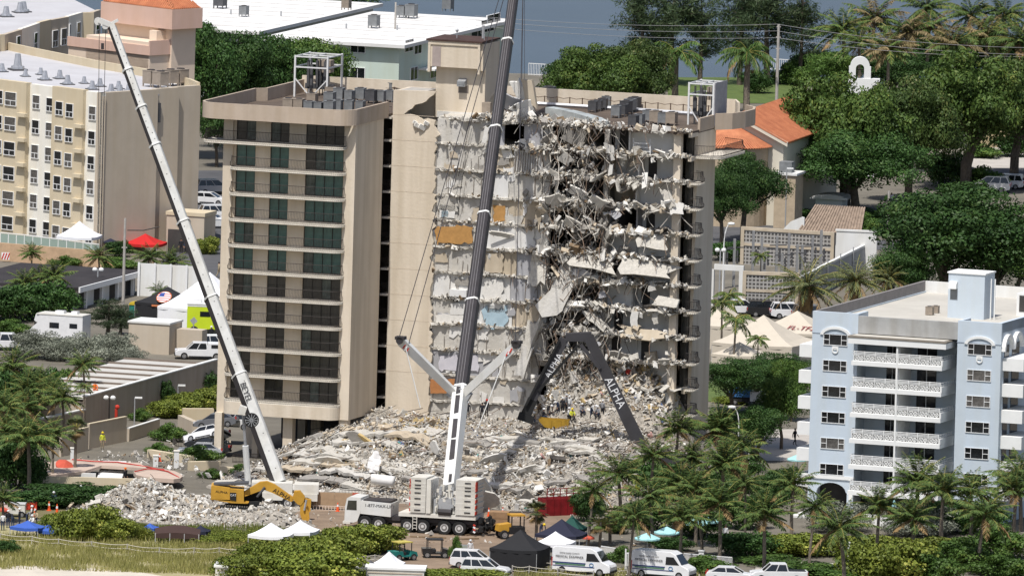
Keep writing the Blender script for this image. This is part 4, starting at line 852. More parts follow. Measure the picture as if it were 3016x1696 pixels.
# ---- white roofed blocks by the bay
MINT = mat('mint_stucco', (0.55, 0.64, 0.57), 0.85, 0.04, 0.4, streak=0.05)
def flat_block(name, label, corner, yaw, lu, lv, h, wall, roof, over=0.8, win=()):
    fr = Fr(corner, yaw); t = thing(name, label, 'building', fr.o, fr.yaw); MB().box(-lu, 0, 0, lv, 0, h-0.4).build('wall', wall, t)
    MB().box(-lu-over, over, -over, lv+over, h-0.4, h).build('roof', roof, t)
    for v in np.arange(4, lv, 5.5): MB().box(-lu, 0, v, v+0.12, h, h+0.05).build('roof_seam', mat('seam_grey', (0.5, 0.49, 0.47), 0.8), t)
    for u in np.arange(-lu+4, -1, 6): MB().cyl((u, lv*0.5+u*0.3, h), (u, lv*0.5+u*0.3, h+0.6), 0.12, None, 6).build('roof_pipe', STEEL, t)
    for u, z, w_, hh in win: window(t, fr.W(u, -0.02, z), 0, w_, hh, L2).parent = t
    return t, fr
cM = Q(1005*K, 112*K, 345)
mint, fM = flat_block('mint_building', 'mint green apartment block with broad white roof beside the bay', cM, -18.4, 16.5, 40, float(cM[2]), MINT, WROOF, 1.0)
def lw(fr, t, px, py, w_, h_, side=False, lay=L2, gl=WPANE):
    p = fr.fu(px, py, 0) if side else fr.fv(px, py, 0); f = window(t, np.array((p[0]+(0.03 if side else 0), p[1]-(0 if side else 0.03), p[2]))+np.array(t.location), math.pi/2 if side else 0, w_, h_, lay, gl=gl); return f
for px, py in ((560+1258/k9, 100+100/k9), (560+1255/k9, 100+295/k9)): lw(fM, mint, px, py, 1.8, 1.3)
for x, y in ((1040, 185), (1090, 180), (1140, 172), (1195, 160), (1050, 120), (1100, 112), (1150, 104), (1200, 88), (1225, 65), (1240, 52)): lw(fM, mint, x*K, y*K, 2.6 if x < 1190 else 5, 1.5, True)
lw(fM, mint, 1140+160/k9, 60+190/k9, 3, 1.4, True)
m = MB(); p = fM.fu(1140+290/k9, 60+390/k9, 0.0); m.box(0.1, 2.2, p[1]-3, p[1]+9, p[2]+0.5, p[2]+0.7); m.build('porch_roof', WROOF, mint)
cN = Q(640*K, 78*K, 375)
nb, fN = flat_block('white_building', 'low pale building with white flat roof behind the dark trees', cN, -18.4, 20, 45, float(cN[2]), mat('pale_grey_stucco', (0.42, 0.45, 0.44), 0.85), WROOF, 1.0)
lw(fN, nb, 620*K, 105*K, 2.2, 1.6); lw(fN, nb, 540*K, 95*K, 2.2, 1.6)
def roof_ac(px, py, z, label, s=1.3, kind=0):
    o = link('air_conditioner', acb[kind], None, P(px, py, z), (0, 0, R_(-22)), s, label, 'air conditioner'); link('fan_guard', acfm, o)
hm = float(cM[2]); hn = float(cN[2])
roof_ac(1101, 84, hm, 'grey air conditioner on the near edge of the white mint roof'); roof_ac(1211, 55, hm, 'grey air conditioner beside its twin on the white mint roof', 1.4); roof_ac(1182, 53, hm, 'smaller grey air conditioner beside its twin on white mint roof', 1.2); roof_ac(1319, 34, hm, 'grey air conditioner at the far end of the white mint roof')
roof_ac(648, 26, hn, 'tall grey air conditioner on the white roof behind the trees', 1.5, 1); roof_ac(718, 50, hn, 'small grey air conditioner on the white roof behind the trees', 1.1)
roof_ac(1020, 30, hm, 'rusty air conditioner half hidden by trees on the white roof', 1.1, 2)
# ---- low white building with dark roof, left
FD = Fr(P(226, 914), -18.4)
dk = fthing('low_building', 'low white building with dark flat roof and white columned side', 'building', FD)
DROOF = mat('dark_felt_roof', (0.045, 0.04, 0.042), 0.9, 0.2, 0.3); WST = mat('white_stucco', (0.74, 0.74, 0.72), 0.85, 0.05, 0.4, streak=0.1)
hD = FD.fv(226, 846, 0)[2]; bD = FD.fu(414, 560+625/k9, 0)[1]
MB().box(-14, -0.6, 0, bD, 0, hD-0.35).build('wall', WST, dk); MB().box(-14.2, 0.3, -0.4, bD+0.5, hD-0.35, hD).build('roof', DROOF, dk); MB().box(0.3, 0.5, -0.4, bD+0.5, hD-0.55, hD+0.05).build('fascia', WFR, dk)
for px in (640, 757, 872, 988): v = FD.fu(px/k9, 900, 0)[1]; MB().box(-0.15, 0.15, v-0.15, v+0.15, 0, hD-0.4).build('column', WFR, dk)
for px in (622, 735, 850, 968): v = FD.fu(px/k9, 900, -0.5)[1]; MB().box(-0.62, -0.56, v-1.2, v+1.2, 0, 2.1).build('door', DARKIN, dk)
m = MB()
for r in range(3): m.box(-14, -5, -0.25-r*0.12, -0.02, 0.6+r*0.5, 0.85+r*0.5)
m.build('shutter', WFR, dk)
# ---- ribbed-roof deck building, left of the tower
FQ = Fr(P(252, 1262), -18.4); hQ = FQ.fu(252, 1169, 0)[2]; bQ = FQ.fu(641, 1058, 0)[1]
dq = fthing('carport_building', 'long low building with pale ribbed roof and shaded tan wall', 'building', FQ)
MB().box(-0.35, 0, 0, bQ, 0, hQ).build('wall', mat('taupe_stucco', (0.44, 0.37, 0.30), 0.85, 0.06, 0.4, streak=0.12), dq); MB().box(-9.5, -0.35, 0.2, bQ, 0, hQ-0.6).build('inner_wall', BROWNW, dq)
for i in range(int(bQ/4.6)):
    v = 0.4+i*4.6; MB().box(-9.3, -0.5, v, v+4.3, hQ-0.35, hQ-0.2).build('roof_panel', mat('pale_roof_panel', (0.56, 0.54, 0.50), 0.8, 0.1, 0.3), dq)
    MB().box(-9.3, -0.5, v+4.3, v+4.6, hQ-0.36, hQ-0.02).build('roof_rib', mat('brown_rib', (0.2, 0.16, 0.13), 0.8), dq)
m = MB(); m.box(-0.4, 0.1, -0.1, bQ, hQ, hQ+0.12); m.build('coping', WST, dq)
# garden wall continuing towards the beach
wl_ = thing('garden_wall', 'low grey garden wall with white coping behind the palms', 'wall', P(60, 1262, 0)); A = P(250, 1262, 0); Bp = P(-60, 1330, 0)
s = Seg(Bp, A); wall_seg(wl_, s, 0, 1.9, MATS['taupe_stucco'], 0.3); wall_seg(wl_, Seg(s.at(0, 0.08), s.at(s.L, 0.08)), 1.9, 2.05, WST, 0.46, 'coping')
# screen wall panels beside the pool
for (x0, y0, x1, y1, h, lab) in ((262, 1322, 372, 1300, 2.5, 'tan stucco wall panel standing behind the pool terrace'), (180, 1345, 260, 1326, 2.3, 'shaded tan wall panel behind the leaning palms by the pool'), (380, 1300, 470, 1272, 1.3, 'low tan wall with white coping below the yellow hedge')):
    a, b = P(x0, y0), P(x1, y1); s = Seg(a, b); t = thing('screen_wall', lab, 'wall', a); wall_seg(t, s, 0, h, BROWNW, 0.25); wall_seg(t, Seg(s.at(0, 0.05), s.at(s.L, 0.05)), h, h+0.1, WST if h < 2 else TANW, 0.35, 'coping')
# ---- small tan utility block
fu_ = Fr(P(497, 1045), -18.4); ub = fthing('utility_block', 'plain tan utility block with flat pale roof', 'utility block', fu_)
MB().box(-4.6, 0, 0, 4, 0, 3.2).build('wall', BROWNW, ub); MB().box(-4.7, 0.1, -0.1, 4.1, 3.2, 3.4).build('roof', WST, ub); MB().box(0, 3.0, 2.0, 3.6, 0, 2.6).build('side_bay', BROWNW, ub)
# ---- pale blue apartment block
LBf = Fr(P(2377, 1510), -20); BLU = mat('pale_blue_stucco', (0.55, 0.625, 0.70), 0.85, 0.04, 0.4, streak=0.03); WHT = mat('white_trim', (0.80, 0.80, 0.78), 0.8, 0.03, 1)
DSL = mat('dark_door_glass', (0.03, 0.032, 0.038), 0.1, 0.3, 0.8, spec=0.6)  # even near-black base colour for doors and ground floor glazing
bl = fthing('blue_building', 'pale blue apartment block with white fretwork balconies and rooftop tower', 'apartment block', LBf)
ZT = 20.1; WR = [17.38-2.575*i for i in range(6)]; BZ = [15.62-2.575*i for i in range(6)]
DEP = 34.0
m = MB(); m.profile([(0, 3.6), (0, ZT), (4.76, ZT), (4.76, 0), (4.1, 0), (4.1, 2.2)]+[(2.45+1.55*math.cos(a), 2.2+1.0*math.sin(a)) for a in np.linspace(0.1, math.pi-0.1, 10)]+[(0.9, 2.2), (0.9, 0), (0, 0)], 0, 0.4); m.build('front_wall', BLU, bl)
MB().box(0, 0.4, 0.4, DEP, 0, ZT-1.0).build('side_wall', BLU, bl); MB().box(4.36, 4.76, 0.4, 3.0, 0, ZT).build('return_wall', BLU, bl)
MB().box(15.15, 19.7, 0, 0.4, 0, ZT).build('front_wall', BLU, bl); MB().box(19.3, 19.7, 0.4, DEP, 0, ZT).build('side_wall', BLU, bl); MB().box(15.15, 15.5, 0.4, 3.0, 0, ZT).build('return_wall', BLU, bl)
MB().box(4.76, 15.15, 2.6, 3.0, 0, ZT-1.4).build('recess_wall', BLU, bl)
MB().box(0.5, 4.2, 2.4, 2.6, 0, 3.5).build('arcade_rear', DARKIN, bl)
MB().box(0.3, 19.4, 0.3, DEP, ZT-1.35, ZT-1.15).build('roof', mat('beige_roof', (0.55, 0.52, 0.46), 0.85, 0.1, 0.2), bl)
MB().box(0, 0.3, 0.4, DEP, ZT-1.0, ZT+0.0).build('parapet', mat('grey_parapet', (0.28, 0.26, 0.25), 0.85), bl); MB().box(19.4, 19.7, 0.4, DEP, ZT-1.0, ZT-0.02).build('parapet', BLU, bl); MB().box(0.3, 19.4, DEP-0.3, DEP, ZT-1.4, ZT).build('parapet', WST, bl)
MB().box(4.76, 15.15, 0.02, 0.4, 18.2, ZT-0.2).build('recess_parapet', mat('grey_render', (0.42, 0.42, 0.41), 0.9, 0.12, 0.5, streak=0.2), bl)
MB().box(4.4, 14.6, -1.9, 2.6, 17.35, 17.95).build('canopy', WHT, bl); MB().box(4.35, 14.65, -1.95, 0.02, 17.95, 18.1).build('canopy_edge', mat('brown_edge', (0.25, 0.22, 0.18), 0.9), bl); MB().box(4.7, 14.3, -1.6, 0.0, 18.11, 18.13).build('canopy_top', mat('beige_roof', (0,0,0)), bl)
MB().box(-0.12, 4.8, -0.12, 0.1, 3.55, 3.9).build('cornice', WHT, bl)
for u0, u1 in ((0, 4.76), (15.15, 19.7)): MB().box(u0-0.05, u1+0.05, -0.04, 0.0, 17.93, 18.02).build('string_course', mat('line_grey', (0.35, 0.4, 0.46), 0.9), bl)
for i, z in enumerate(WR):
    for u in (2.45, 17.5):
        o = window(bl, LBf.W(u, 0.02, z), 0, 2.4, 1.02, LW3, t=0.055); o.location = (u, 0.02, z)
for u in (2.45, 17.5):
    m = MB(); rings = []
    for a in np.linspace(0.12, math.pi-0.12, 13): c, s_ = math.cos(a), math.sin(a); rings.append([(u+1.62*c, -0.14, 17.75+0.95*s_), (u+1.62*c, 0.0, 17.75+0.95*s_), (u+1.3*c, 0.0, 17.75+0.7*s_), (u+1.3*c, -0.14, 17.75+0.7*s_)])
    m.loft(rings); m.build('arch_molding', WHT, bl)
    m = MB(); n = 14; rings = [[(u+r*math.cos(2*math.pi*j/n), y, 16.35+r*math.sin(2*math.pi*j/n)) for r, y in ((0.33, -0.1), (0.33, 0), (0.22, 0), (0.22, -0.1))] for j in range(n+1)]; m.loft(rings, cap=False); m.box(u-0.33, u+0.33, -0.08, 0, 16.4, 16.75); m.build('rosette', WHT, bl)
# balconies with fretwork railings
fw = MB(); 
for half in (0, 1):
    u0 = 4.95+half*4.65; u1 = u0+4.5
    for z in (0.92, 0.78, 0.66): fw.box(u0, u1, -1.7, -1.62, z, z+0.065)
    for j in range(5): x = u0+(u1-u0-0.07)*j/4; fw.box(x, x+0.07, -1.69, -1.61, 0, 1.0)
    for j in range(4):
        x0 = u0+(u1-u0-0.07)*j/4+0.07; w_ = (u1-u0-0.07)/4-0.07; fw.box(x0, x0+w_, -1.68, -1.62, 0.55, 0.6); fw.box(x0, x0+w_, -1.68, -1.62, 0.0, 0.08)
        for cx, rr in ((x0+w_*0.3, 0.25), (x0+w_*0.75, 0.17)):
            n = 12; fw.tube([(cx+rr*math.cos(2*math.pi*q/n), -1.65, 0.3+rr*math.sin(2*math.pi*q/n)) for q in range(n+1)], 0.045, 4)
            fw.bar((cx-rr*0.7, -1.65, 0.3-rr*0.7), (cx+rr*0.7, -1.65, 0.3+rr*0.7), 0.055); fw.bar((cx-rr*0.7, -1.65, 0.3+rr*0.7), (cx+rr*0.7, -1.65, 0.3-rr*0.7), 0.055)
        for q in (0.18, 0.3, 0.42): fw.box(x0+w_*q-0.015, x0+w_*q+0.015, -1.67, -1.63, 0.08, 0.55)
for z in (0.92, 0.66): fw.box(14.13, 14.18, -1.6, 2.5, z, z+0.05); fw.box(4.8, 4.85, -1.6, 0, z, z+0.05)
for v in np.arange(-1.5, 2.4, 0.5): fw.box(14.13, 14.18, v, v+0.04, 0.3, 0.95)
fbk = MB().box(4.97, 14.05, -1.6, -1.58, 0.07, 0.56).mesh('railing_shade_sheet', mat('gap_shade_brown', (0.09, 0.075, 0.06), 0.7)); fwm = fw.mesh('fretwork_railing', WHT); bsm = MB().box(4.75, 14.2, -1.75, 2.58, -0.42, 0.0).box(14.1, 14.25, -1.75, 2.4, 0.0, 0.55).mesh('balcony', WHT)  # dark sheet added behind the fretwork, standing in for balcony shade
dpm = MB().box(-1.0, 1.0, -0.04, 0.03, 0, 2.05).mesh('glass_door', DSL); bar_ = MB().box(-0.04, 0.04, -0.06, 0.0, 0, 2.05).mesh('door_bar', WFR)
for z in BZ:
    o = link('balcony', bsm, bl, (0, 0, z)); link('fretwork_railing', fwm, o); link('railing_shade_sheet', fbk, o)
    for u, w_ in ((7.6, 0.6), (11.2, 1.0)):
        d_ = link('glass_door', dpm, bl, (u, 2.57, z+0.02), None, (w_, 1, 1)); link('door_bar', bar_, d_)
MB().box(9.44, 9.58, -1.2, 2.55, BZ[-1], 17.3).build('divider', WHT, bl); MB().box(9.42, 9.6, -1.78, -1.64, BZ[-1]-0.4, 17.34).build('column', WHT, bl)
MB().box(4.76, 15.1, 2.3, 2.58, 0, 2.4).build('ground_glazing', DSL, bl)
sb = MB().box(-1.5, 0, 0.6, 6.5, -0.2, 1.05).mesh('side_balcony', WHT); sb2 = MB().box(19.72, 21.9, 0.6, 6, -0.2, 1.05).mesh('side_balcony', WHT)
for i, z in enumerate(BZ): link('side_balcony', sb, bl, (0, 0, z-0.0)); link('side_balcony', sb2, bl, (0, 0, z-0.05)); MB().box(19.71, 19.76, 1.0, 2.4, z+0.9, z+2.2).build('glass_door', DSL, bl); MB().box(19.71, 19.76, 3.4, 5.6, z+0.9, z+2.2).build('glass_door', DSL, bl)
for v in (1.6, 4.6):
    m = MB(); rings = []
    for a in np.linspace(0, math.pi, 12): rings.append([(19.71, v+1.5*math.cos(a), 17.3+1.6*math.sin(a)), (20.1, v+1.5*math.cos(a), 17.3+1.6*math.sin(a)), (20.1, v+1.15*math.cos(a), 17.3+1.25*math.sin(a)), (19.71, v+1.15*math.cos(a), 17.3+1.25*math.sin(a))])
    m.loft(rings); m.build('arch_molding', WHT, bl)
m = MB(); m.box(9.9, 13.7, 12.3, 15.4, 18.7, 23.4); m.build('roof_tower', BLU, bl)
MB().box(9.8, 13.8, 12.2, 15.5, 23.4, 23.55).build('tower_cap', WHT, bl)
m = MB(); m.profile_x([(11.7, 21.9), (11.75, 22.4), (12.0, 22.6), (12.3, 22.6), (12.3, 21.9)], 10.1, 10.9); m.build('vent_hood', WHT, bl); MB().box(10.15, 10.85, 12.26, 12.3, 20.8, 21.9).build('louvre', ACG, bl)
m = MB(); m.box(15.2, 18.5, 18, 21, 18.75, 21.2); m.build('plant_housing', WHT, bl); m = MB(); m.box(15.5, 17.2, 17.95, 18.0, 19.4, 21.0); m.build('plant_opening', DARKIN, bl)
m = MB(); m.box(14.1, 14.2, 13, 13.1, 18.7, 23); m.box(14.5, 14.6, 13, 13.1, 18.7, 23); m.build('pipe_riser', WHT, bl)
MB().box(4.3, 4.7, -0.08, 0, 1.6, 2.3).build('notice', WHT, bl)
MB().box(4.7, 19, -6.2, -5.9, 0, 1.0).build('terrace_wall', WHT, bl); MB().box(-0.2, 4.7, -4.5, -0.2, 0.02, 0.25).build('terrace_step', WST, bl)
for px, py, s in ((2256+1225/k9, 680+640/k9, 0.8), (2256+1270/k9, 680+625/k9, 0.7)): p = P(px, py, 18.8); o = link('air_conditioner', acb[2], None, p, (0, 0, -0.3), s, 'small rusty roof unit on the blue building roof', 'air conditioner', 'units on the blue building roof'); link('fan_guard', acfm, o)
# ---- church with orange roofs
CH = Fr(Q(2172, 336, 240), -15); CH.o[2] = 0; zr = float(Q(2172, 336, 240)[2]); ch = fthing('church', 'church hall with large orange tiled roofs and rounded apse', 'church', CH)
WCH = mat('church_cream', (0.68, 0.63, 0.52), 0.85, 0.05, 0.4); hw, dr, Lc = 5.6, 3.0, 26.0
def tiled(parent, quad, name='tiled_roof', n=20):
    a, b, c, d = (np.array(x, float) for x in quad)     # a,b ridge; d,c eave
    nn = np.cross(b-a, d-a); nn /= np.linalg.norm(nn); nn = nn if nn[2] > 0 else -nn
    m = MB(); m.add([a, b, c, d, a-nn*0.25, b-nn*0.25, c-nn*0.25, d-nn*0.25], [(0, 1, 2, 3), (7, 6, 5, 4), (0, 4, 5, 1), (1, 5, 6, 2), (2, 6, 7, 3), (3, 7, 4, 0)]); ro = m.build(name, TILE, parent); r = MB()
    for i in range(n+1): t = i/n; r.bar(a+(b-a)*t+nn*0.05, d+(c-d)*t+nn*0.05, 0.17, 0.12, up=nn)
    r.build('tile_ridges', TILE, ro, kind='stuff'); return ro
tiled(ch, ((0, -0.6, zr), (0, Lc, zr), (hw+0.5, Lc, zr-dr), (hw+0.5, -0.6, zr-dr)), n=64); tiled(ch, ((0, -0.6, zr), (0, Lc, zr), (-hw-0.5, Lc, zr-dr), (-hw-0.5, -0.6, zr-dr)), n=30)
m = MB(); m.profile([(-hw, 0), (-hw, zr-dr+0.1), (0, zr-0.3), (hw, zr-dr+0.1), (hw, 0)], 0, 0.4); m.build('gable_wall', WCH, ch); MB().box(hw-0.4, hw, 0.4, Lc, 0, zr-dr).build('side_wall', WCH, ch)
m = MB(); m.add([(0, -0.65, zr+0.05), (0.0, -0.65, zr-0.45), (hw+0.6, -0.65, zr-dr-0.45), (hw+0.6, -0.65, zr-dr+0.05), (0, -0.3, zr+0.05), (0.0, -0.3, zr-0.45), (hw+0.6, -0.3, zr-dr-0.45), (hw+0.6, -0.3, zr-dr+0.05)], [(0, 1, 2, 3), (4, 7, 6, 5), (0, 3, 7, 4), (1, 5, 6, 2), (0, 4, 5, 1), (3, 2, 6, 7)]); m.build('rake_board', WCH, ch)
m = MB(); n = 22; ap = (-0.6, 0.0, zr-1.1); rim = [(-0.6-4.9*math.cos(t), -4.9*math.sin(t), zr-3.6) for t in np.linspace(0, math.pi, n)]
m.add([ap]+rim, [(0, i+1, i+2) for i in range(n-1)]); ro = m.build('apse_roof', TILE, ch); r = MB()
for p in [(-0.6-4.9*math.cos(t), -4.9*math.sin(t), zr-3.6) for t in np.linspace(0.03, math.pi-0.03, 44)]: r.bar(np.array(ap)+(0, 0, 0.02), np.array(p)+(0, 0, 0.03), 0.16, 0.12)
r.build('tile_ridges', TILE, ro, kind='stuff')
m = MB(); m.prism([(-0.6-4.4*math.cos(t), -4.4*math.sin(t)) for t in np.linspace(0, math.pi, 16)], 0, zr-3.7); m.build('apse_wall', mat('apse_tan', (0.5, 0.4, 0.28), 0.85), ch)
MB().box(hw-0.3, hw+2.2, -2.6, 1.0, 0, 6.2).build('annexe_wall', MATS['apse_tan'], ch); MB().box(hw-0.5, hw+2.4, -2.8, 1.2, 6.2, 6.45).build('annexe_roof', WST, ch)
m = MB(); m.box(hw+0.1, hw+1.6, -2.2, -0.8, 6.45, 7.7); m.build('roof_unit', ACG, ch)
# bell gable
bg_ = thing('bell_gable', 'white arched bell gable with small bell rising above the trees', 'bell gable', Q(2532, 236, 300)); bg_.location.z = 0; hb = float(Q(2532, 236, 300)[2])
q = [(-1.3, -6), (-1.3, 1.6)]+[(1.15*math.cos(a), 1.65+1.15*math.sin(a)) for a in np.linspace(math.pi, 0, 13)]+[(1.3, 1.6), (1.3, -6), (0.5, -6), (0.5, 1.4)]+[(0.5*math.cos(a), 1.4+0.5*math.sin(a)) for a in np.linspace(0, math.pi, 9)]+[(-0.5, 1.4), (-0.5, -6)]
m = MB(); m.profile([(x, z+hb) for x, z in q], -0.4, 0.4); m.build('arch', WHT, bg_); MB().box(-1.6, 2.4, -0.5, 0.5, 0, hb+0.2).build('base', WHT, bg_)
m = MB(); m.cyl((0, 0, hb+0.55), (0, 0, hb+1.1), 0.3, 0.12, 10); m.box(-0.5, 0.5, -0.06, 0.06, hb+1.15, hb+1.3); m.build('bell', mat('bell_bronze', (0.12, 0.1, 0.07), 0.4, metal=0.8), bg_)
# ---- house glimpsed under the banyans and one at the right edge
t = thing('porch_house', 'cream house with scalloped awning under the banyan trees', 'house', P(2740, 505, 0), 0.5); MB().box(-4, 5, 0, 8, 0, 4.2).build('wall', WCH, t); MB().box(-4.5, 5.5, -0.5, 8.5, 4.2, 4.5).build('roof', WST, t); MB().box(-2, -0.5, -0.05, 0.02, 0.3, 3.2).build('door', DARKIN, t); MB().box(-4.3, 4, -1.6, -0.5, 3.2, 3.4).build('awning', mat('lilac_awning', (0.45, 0.42, 0.48), 0.8), t); MB().box(-4.5, 5.5, -0.5, 8.5, 4.6, 5.2).build('tiled_cap', TILE, t)
t = thing('yellow_house', 'ochre house with white barred window at the right edge', 'house', P(3010, 440, 0), -0.3); MB().box(-7, 6, 0, 8, 0, 6.8).build('wall', mat('ochre_stucco', (0.42, 0.34, 0.2), 0.85), t); MB().box(-0.2, 3.0, -0.1, 0.0, 1.6, 5.8).build('window', WFR, t)
for j in range(3): MB().box(0.0+j*1.0, 0.85+j*1.0, -0.13, -0.09, 1.8, 5.6).build('pane', WPANE, t)
# ---- substation walls of pierced blocks
BLK = mat('pierced_block', (0.40, 0.385, 0.36), 0.9, 0.08, 1); BLKD = mat('block_hollow', (0.16, 0.15, 0.14), 0.9)
def block_wall(label, x0, y0, x1, y1, h, cols=None):
    a, b = P(x0, y0), P(x1, y1); s = Seg(a, b); t = thing('block_wall', label, 'wall', a, s.yaw); L = s.L
    MB().box(0, L, 0.06, 0.3, 0, h).build('backing', BLKD, t); n = int(L/0.42); r = int(h/0.42); m = MB()
    for i in range(n+1): m.box(i*0.42-0.07, i*0.42+0.07, 0, 0.08, 0, h)
    for j in range(r+1): m.box(0, L, 0.002, 0.078, j*0.42-0.07, j*0.42+0.07)
    m.build('block_lattice', BLK, t, kind='stuff')
    MB().box(-0.15, L+0.15, -0.1, 0.4, h, h+0.35).build('coping', CREAMP, t); MB().box(-0.1, L+0.1, -0.08, 0.36, h*0.55, h*0.55+0.3).build('band', CREAMP, t)
    for x in (0, L): MB().box(x-0.2, x+0.2, -0.12, 0.42, 0, h+0.36).build('post', CREAMP, t)
    return t
block_wall('near pierced block wall of the substation behind royal palms', 2190, 920, 2345, 926, 4.2)
block_wall('upper pierced block wall behind the substation bars', 2185, 778, 2450, 795, 3.9)
t = thing('portal_frame', 'white concrete portal frame at the substation end', 'portal', P(2100, 900, 0), R_(-18)); MB().box(0, 3.4, 0, 0.35, 4.0, 4.6).build('beam', WST, t); MB().box(2.9, 3.4, 0.0, 0.36, 0, 4.0).build('post', WST, t); MB().box(-0.4, 0, 0.0, 0.36, 0, 4.0).build('post', WST, t)
a, b = P(2345, 905), P(2580, 785); s = Seg(a, b); t = thing('boundary_wall', 'long shaded grey boundary wall with pipe posts beside the date palms', 'wall', a); wall_seg(t, s, 0, 2.9, mat('grey_blue_render', (0.40, 0.41, 0.42), 0.85, 0.08, 0.3, streak=0.1), 0.3); wall_seg(t, Seg(s.at(0, 0.06), s.at(s.L, 0.06)), 2.9, 3.15, WST, 0.42, 'coping')
for f in np.arange(0.05, 1, 0.16): q = s.at(s.L*f, 0.1)-np.array(t.location); m = MB(); m.cyl((q[0], q[1], 0), (q[0], q[1], 3.6), 0.07, None, 5); m.build('post', STEEL, t)
t = thing('wall_end', 'white plastered wall section beside the tiled gatehouse', 'wall', P(2460, 800, 0), R_(-8)); MB().box(0, 4.6, 0, 0.3, 0, 4.6).build('wall', WST, t); MB().box(-0.1, 4.7, -0.08, 0.38, 4.6, 4.8).build('coping', WST, t)
for i, (x, y) in enumerate(((2130, 850), (2160, 845), (2215, 842), (2250, 850), (2285, 838), (2320, 850), (2360, 842), (2390, 836), (2240, 862), (2300, 868), (2345, 862), (2415, 840))):
    t = thing('busbar_post', 'slender substation post with dark insulators among the wires', 'post', P(x, y, 0), 0.2, 'substation posts'); m = MB(); m.box(-0.13, 0.13, -0.13, 0.13, 0, 4.6+0.8*(i % 3)); m.build('post', mat('grey_post', (0.30, 0.30, 0.30), 0.7), t)
    m = MB()
    for z in (2.6, 3.4): m.cyl((0.35, 0, z), (0.35, 0, z+0.7), 0.12, None, 6)
    m.bar((-0.8, 0, 4.4), (1.2, 0.4, 4.4), 0.12); m.build('insulator', ACD, t)
# gatehouse with tan tiled roof, white kiosk
t = thing('gatehouse', 'gatehouse with weathered tan tiled roof and curved white parapet', 'gatehouse', P(2440, 760, 0), R_(-15)); MB().box(-3, 3.2, 0, 4, 0, 2.9).build('wall', WST, t)
tiled(t, ((-2.5, 3.5, 5.6), (3.2, 3.5, 5.6), (3.8, -0.7, 2.9), (-3.4, -0.7, 2.9)), n=20); 
for o in kids(t):
    if o.name.startswith('tiled_roof'):
        o.data.materials[0] = mat('weathered_tan_tile', (0.33, 0.25, 0.19), 0.85, 0.25, 2); [c.data.materials.__setitem__(0, MATS['weathered_tan_tile']) for c in kids(o)]
m = MB(); m.profile([(-5.6, 2.8), (-4.6, 3.9), (-3.3, 4.5), (-3.0, 4.4), (-3.0, 0), (-5.6, 0)], 0.2, 0.5); m.build('curved_parapet', WST, t)
t = thing('kiosk', 'white kiosk with rounded roof below the domed tree', 'kiosk', P(2440, 652, 0), R_(-15)); MB().box(-1.6, 1.6, 0, 2.4, 0, 2.6).build('wall', WHT, t); m = MB(); m.profile([(-2.2, 2.6)]+[(2.2*math.cos(a), 2.6+0.55*math.sin(a)) for a in np.linspace(math.pi, 0, 9)]+[(2.2, 2.6)], -0.5, 3.0); m.build('roof', WROOF, t)
# ================================================================ vegetation
LEAF_D = leafmat('dark_broad_leaf', (0.014, 0.038, 0.011), (0.045, 0.095, 0.022), (0.09, 0.14, 0.035))
LEAF_M = leafmat('mid_broad_leaf', (0.022, 0.052, 0.011), (0.075, 0.135, 0.026), (0.14, 0.18, 0.04))
LEAF_Y = leafmat('olive_yellow_leaf', (0.045, 0.072, 0.012), (0.16, 0.19, 0.03), (0.33, 0.31, 0.06))
LEAF_B = leafmat('brownish_green_leaf', (0.022, 0.046, 0.013), (0.068, 0.108, 0.026), (0.14, 0.14, 0.045))
LEAF_O = leafmat('olive_leaf', (0.022, 0.05, 0.012), (0.075, 0.122, 0.025), (0.15, 0.175, 0.04))
LEAF_S = leafmat('silver_grey_leaf', (0.09, 0.105, 0.075), (0.24, 0.255, 0.20), (0.36, 0.37, 0.30))
LEAF_C = leafmat('feathery_pine_leaf', (0.020, 0.038, 0.018), (0.050, 0.075, 0.032), (0.09, 0.11, 0.05))
LEAF_P = leafmat('palm_leaf', (0.028, 0.056, 0.014), (0.085, 0.13, 0.034), (0.22, 0.21, 0.055), 0.12)
LEAF_PB = leafmat('browned_palm_leaf', (0.06, 0.06, 0.022), (0.19, 0.145, 0.07), (0.30, 0.22, 0.13), 0.1)
LEAF_DATE = leafmat('date_palm_leaf', (0.028, 0.046, 0.018), (0.085, 0.10, 0.04), (0.17, 0.16, 0.07), 0.1)
DEADF = mat('dead_frond', (0.30, 0.20, 0.09), 0.9, 0.2, 2)
BARK = mat('grey_brown_bark', (0.16, 0.13, 0.10), 0.95, 0.25, 3, 0.5); BARKP = mat('palm_bark', (0.24, 0.20, 0.155), 0.95, 0.2, 4, 0.4); RACH = mat('yellow_frond_rib', (0.30, 0.27, 0.07), 0.7, 0.1, 2)
def quadmesh(name, V, mats, mi=None):
    V = np.asarray(V, np.float32); N = len(V); me = bpy.data.meshes.new(name); me.vertices.add(4*N); me.vertices.foreach_set('co', V.reshape(-1)); me.loops.add(4*N); me.loops.foreach_set('vertex_index', np.arange(4*N, dtype=np.int32))
    me.polygons.add(N); me.polygons.foreach_set('loop_start', np.arange(0, 4*N, 4, dtype=np.int32)); me.polygons.foreach_set('loop_total', np.full(N, 4, np.int32))
    for m in (mats if isinstance(mats, (list, tuple)) else [mats]): me.materials.append(m)
    if mi is not None: me.polygons.foreach_set('material_index', np.asarray(mi, np.int32))
    me.update(calc_edges=True); return me
def unit(a): return a/(np.linalg.norm(a, axis=-1, keepdims=True)+1e-9)
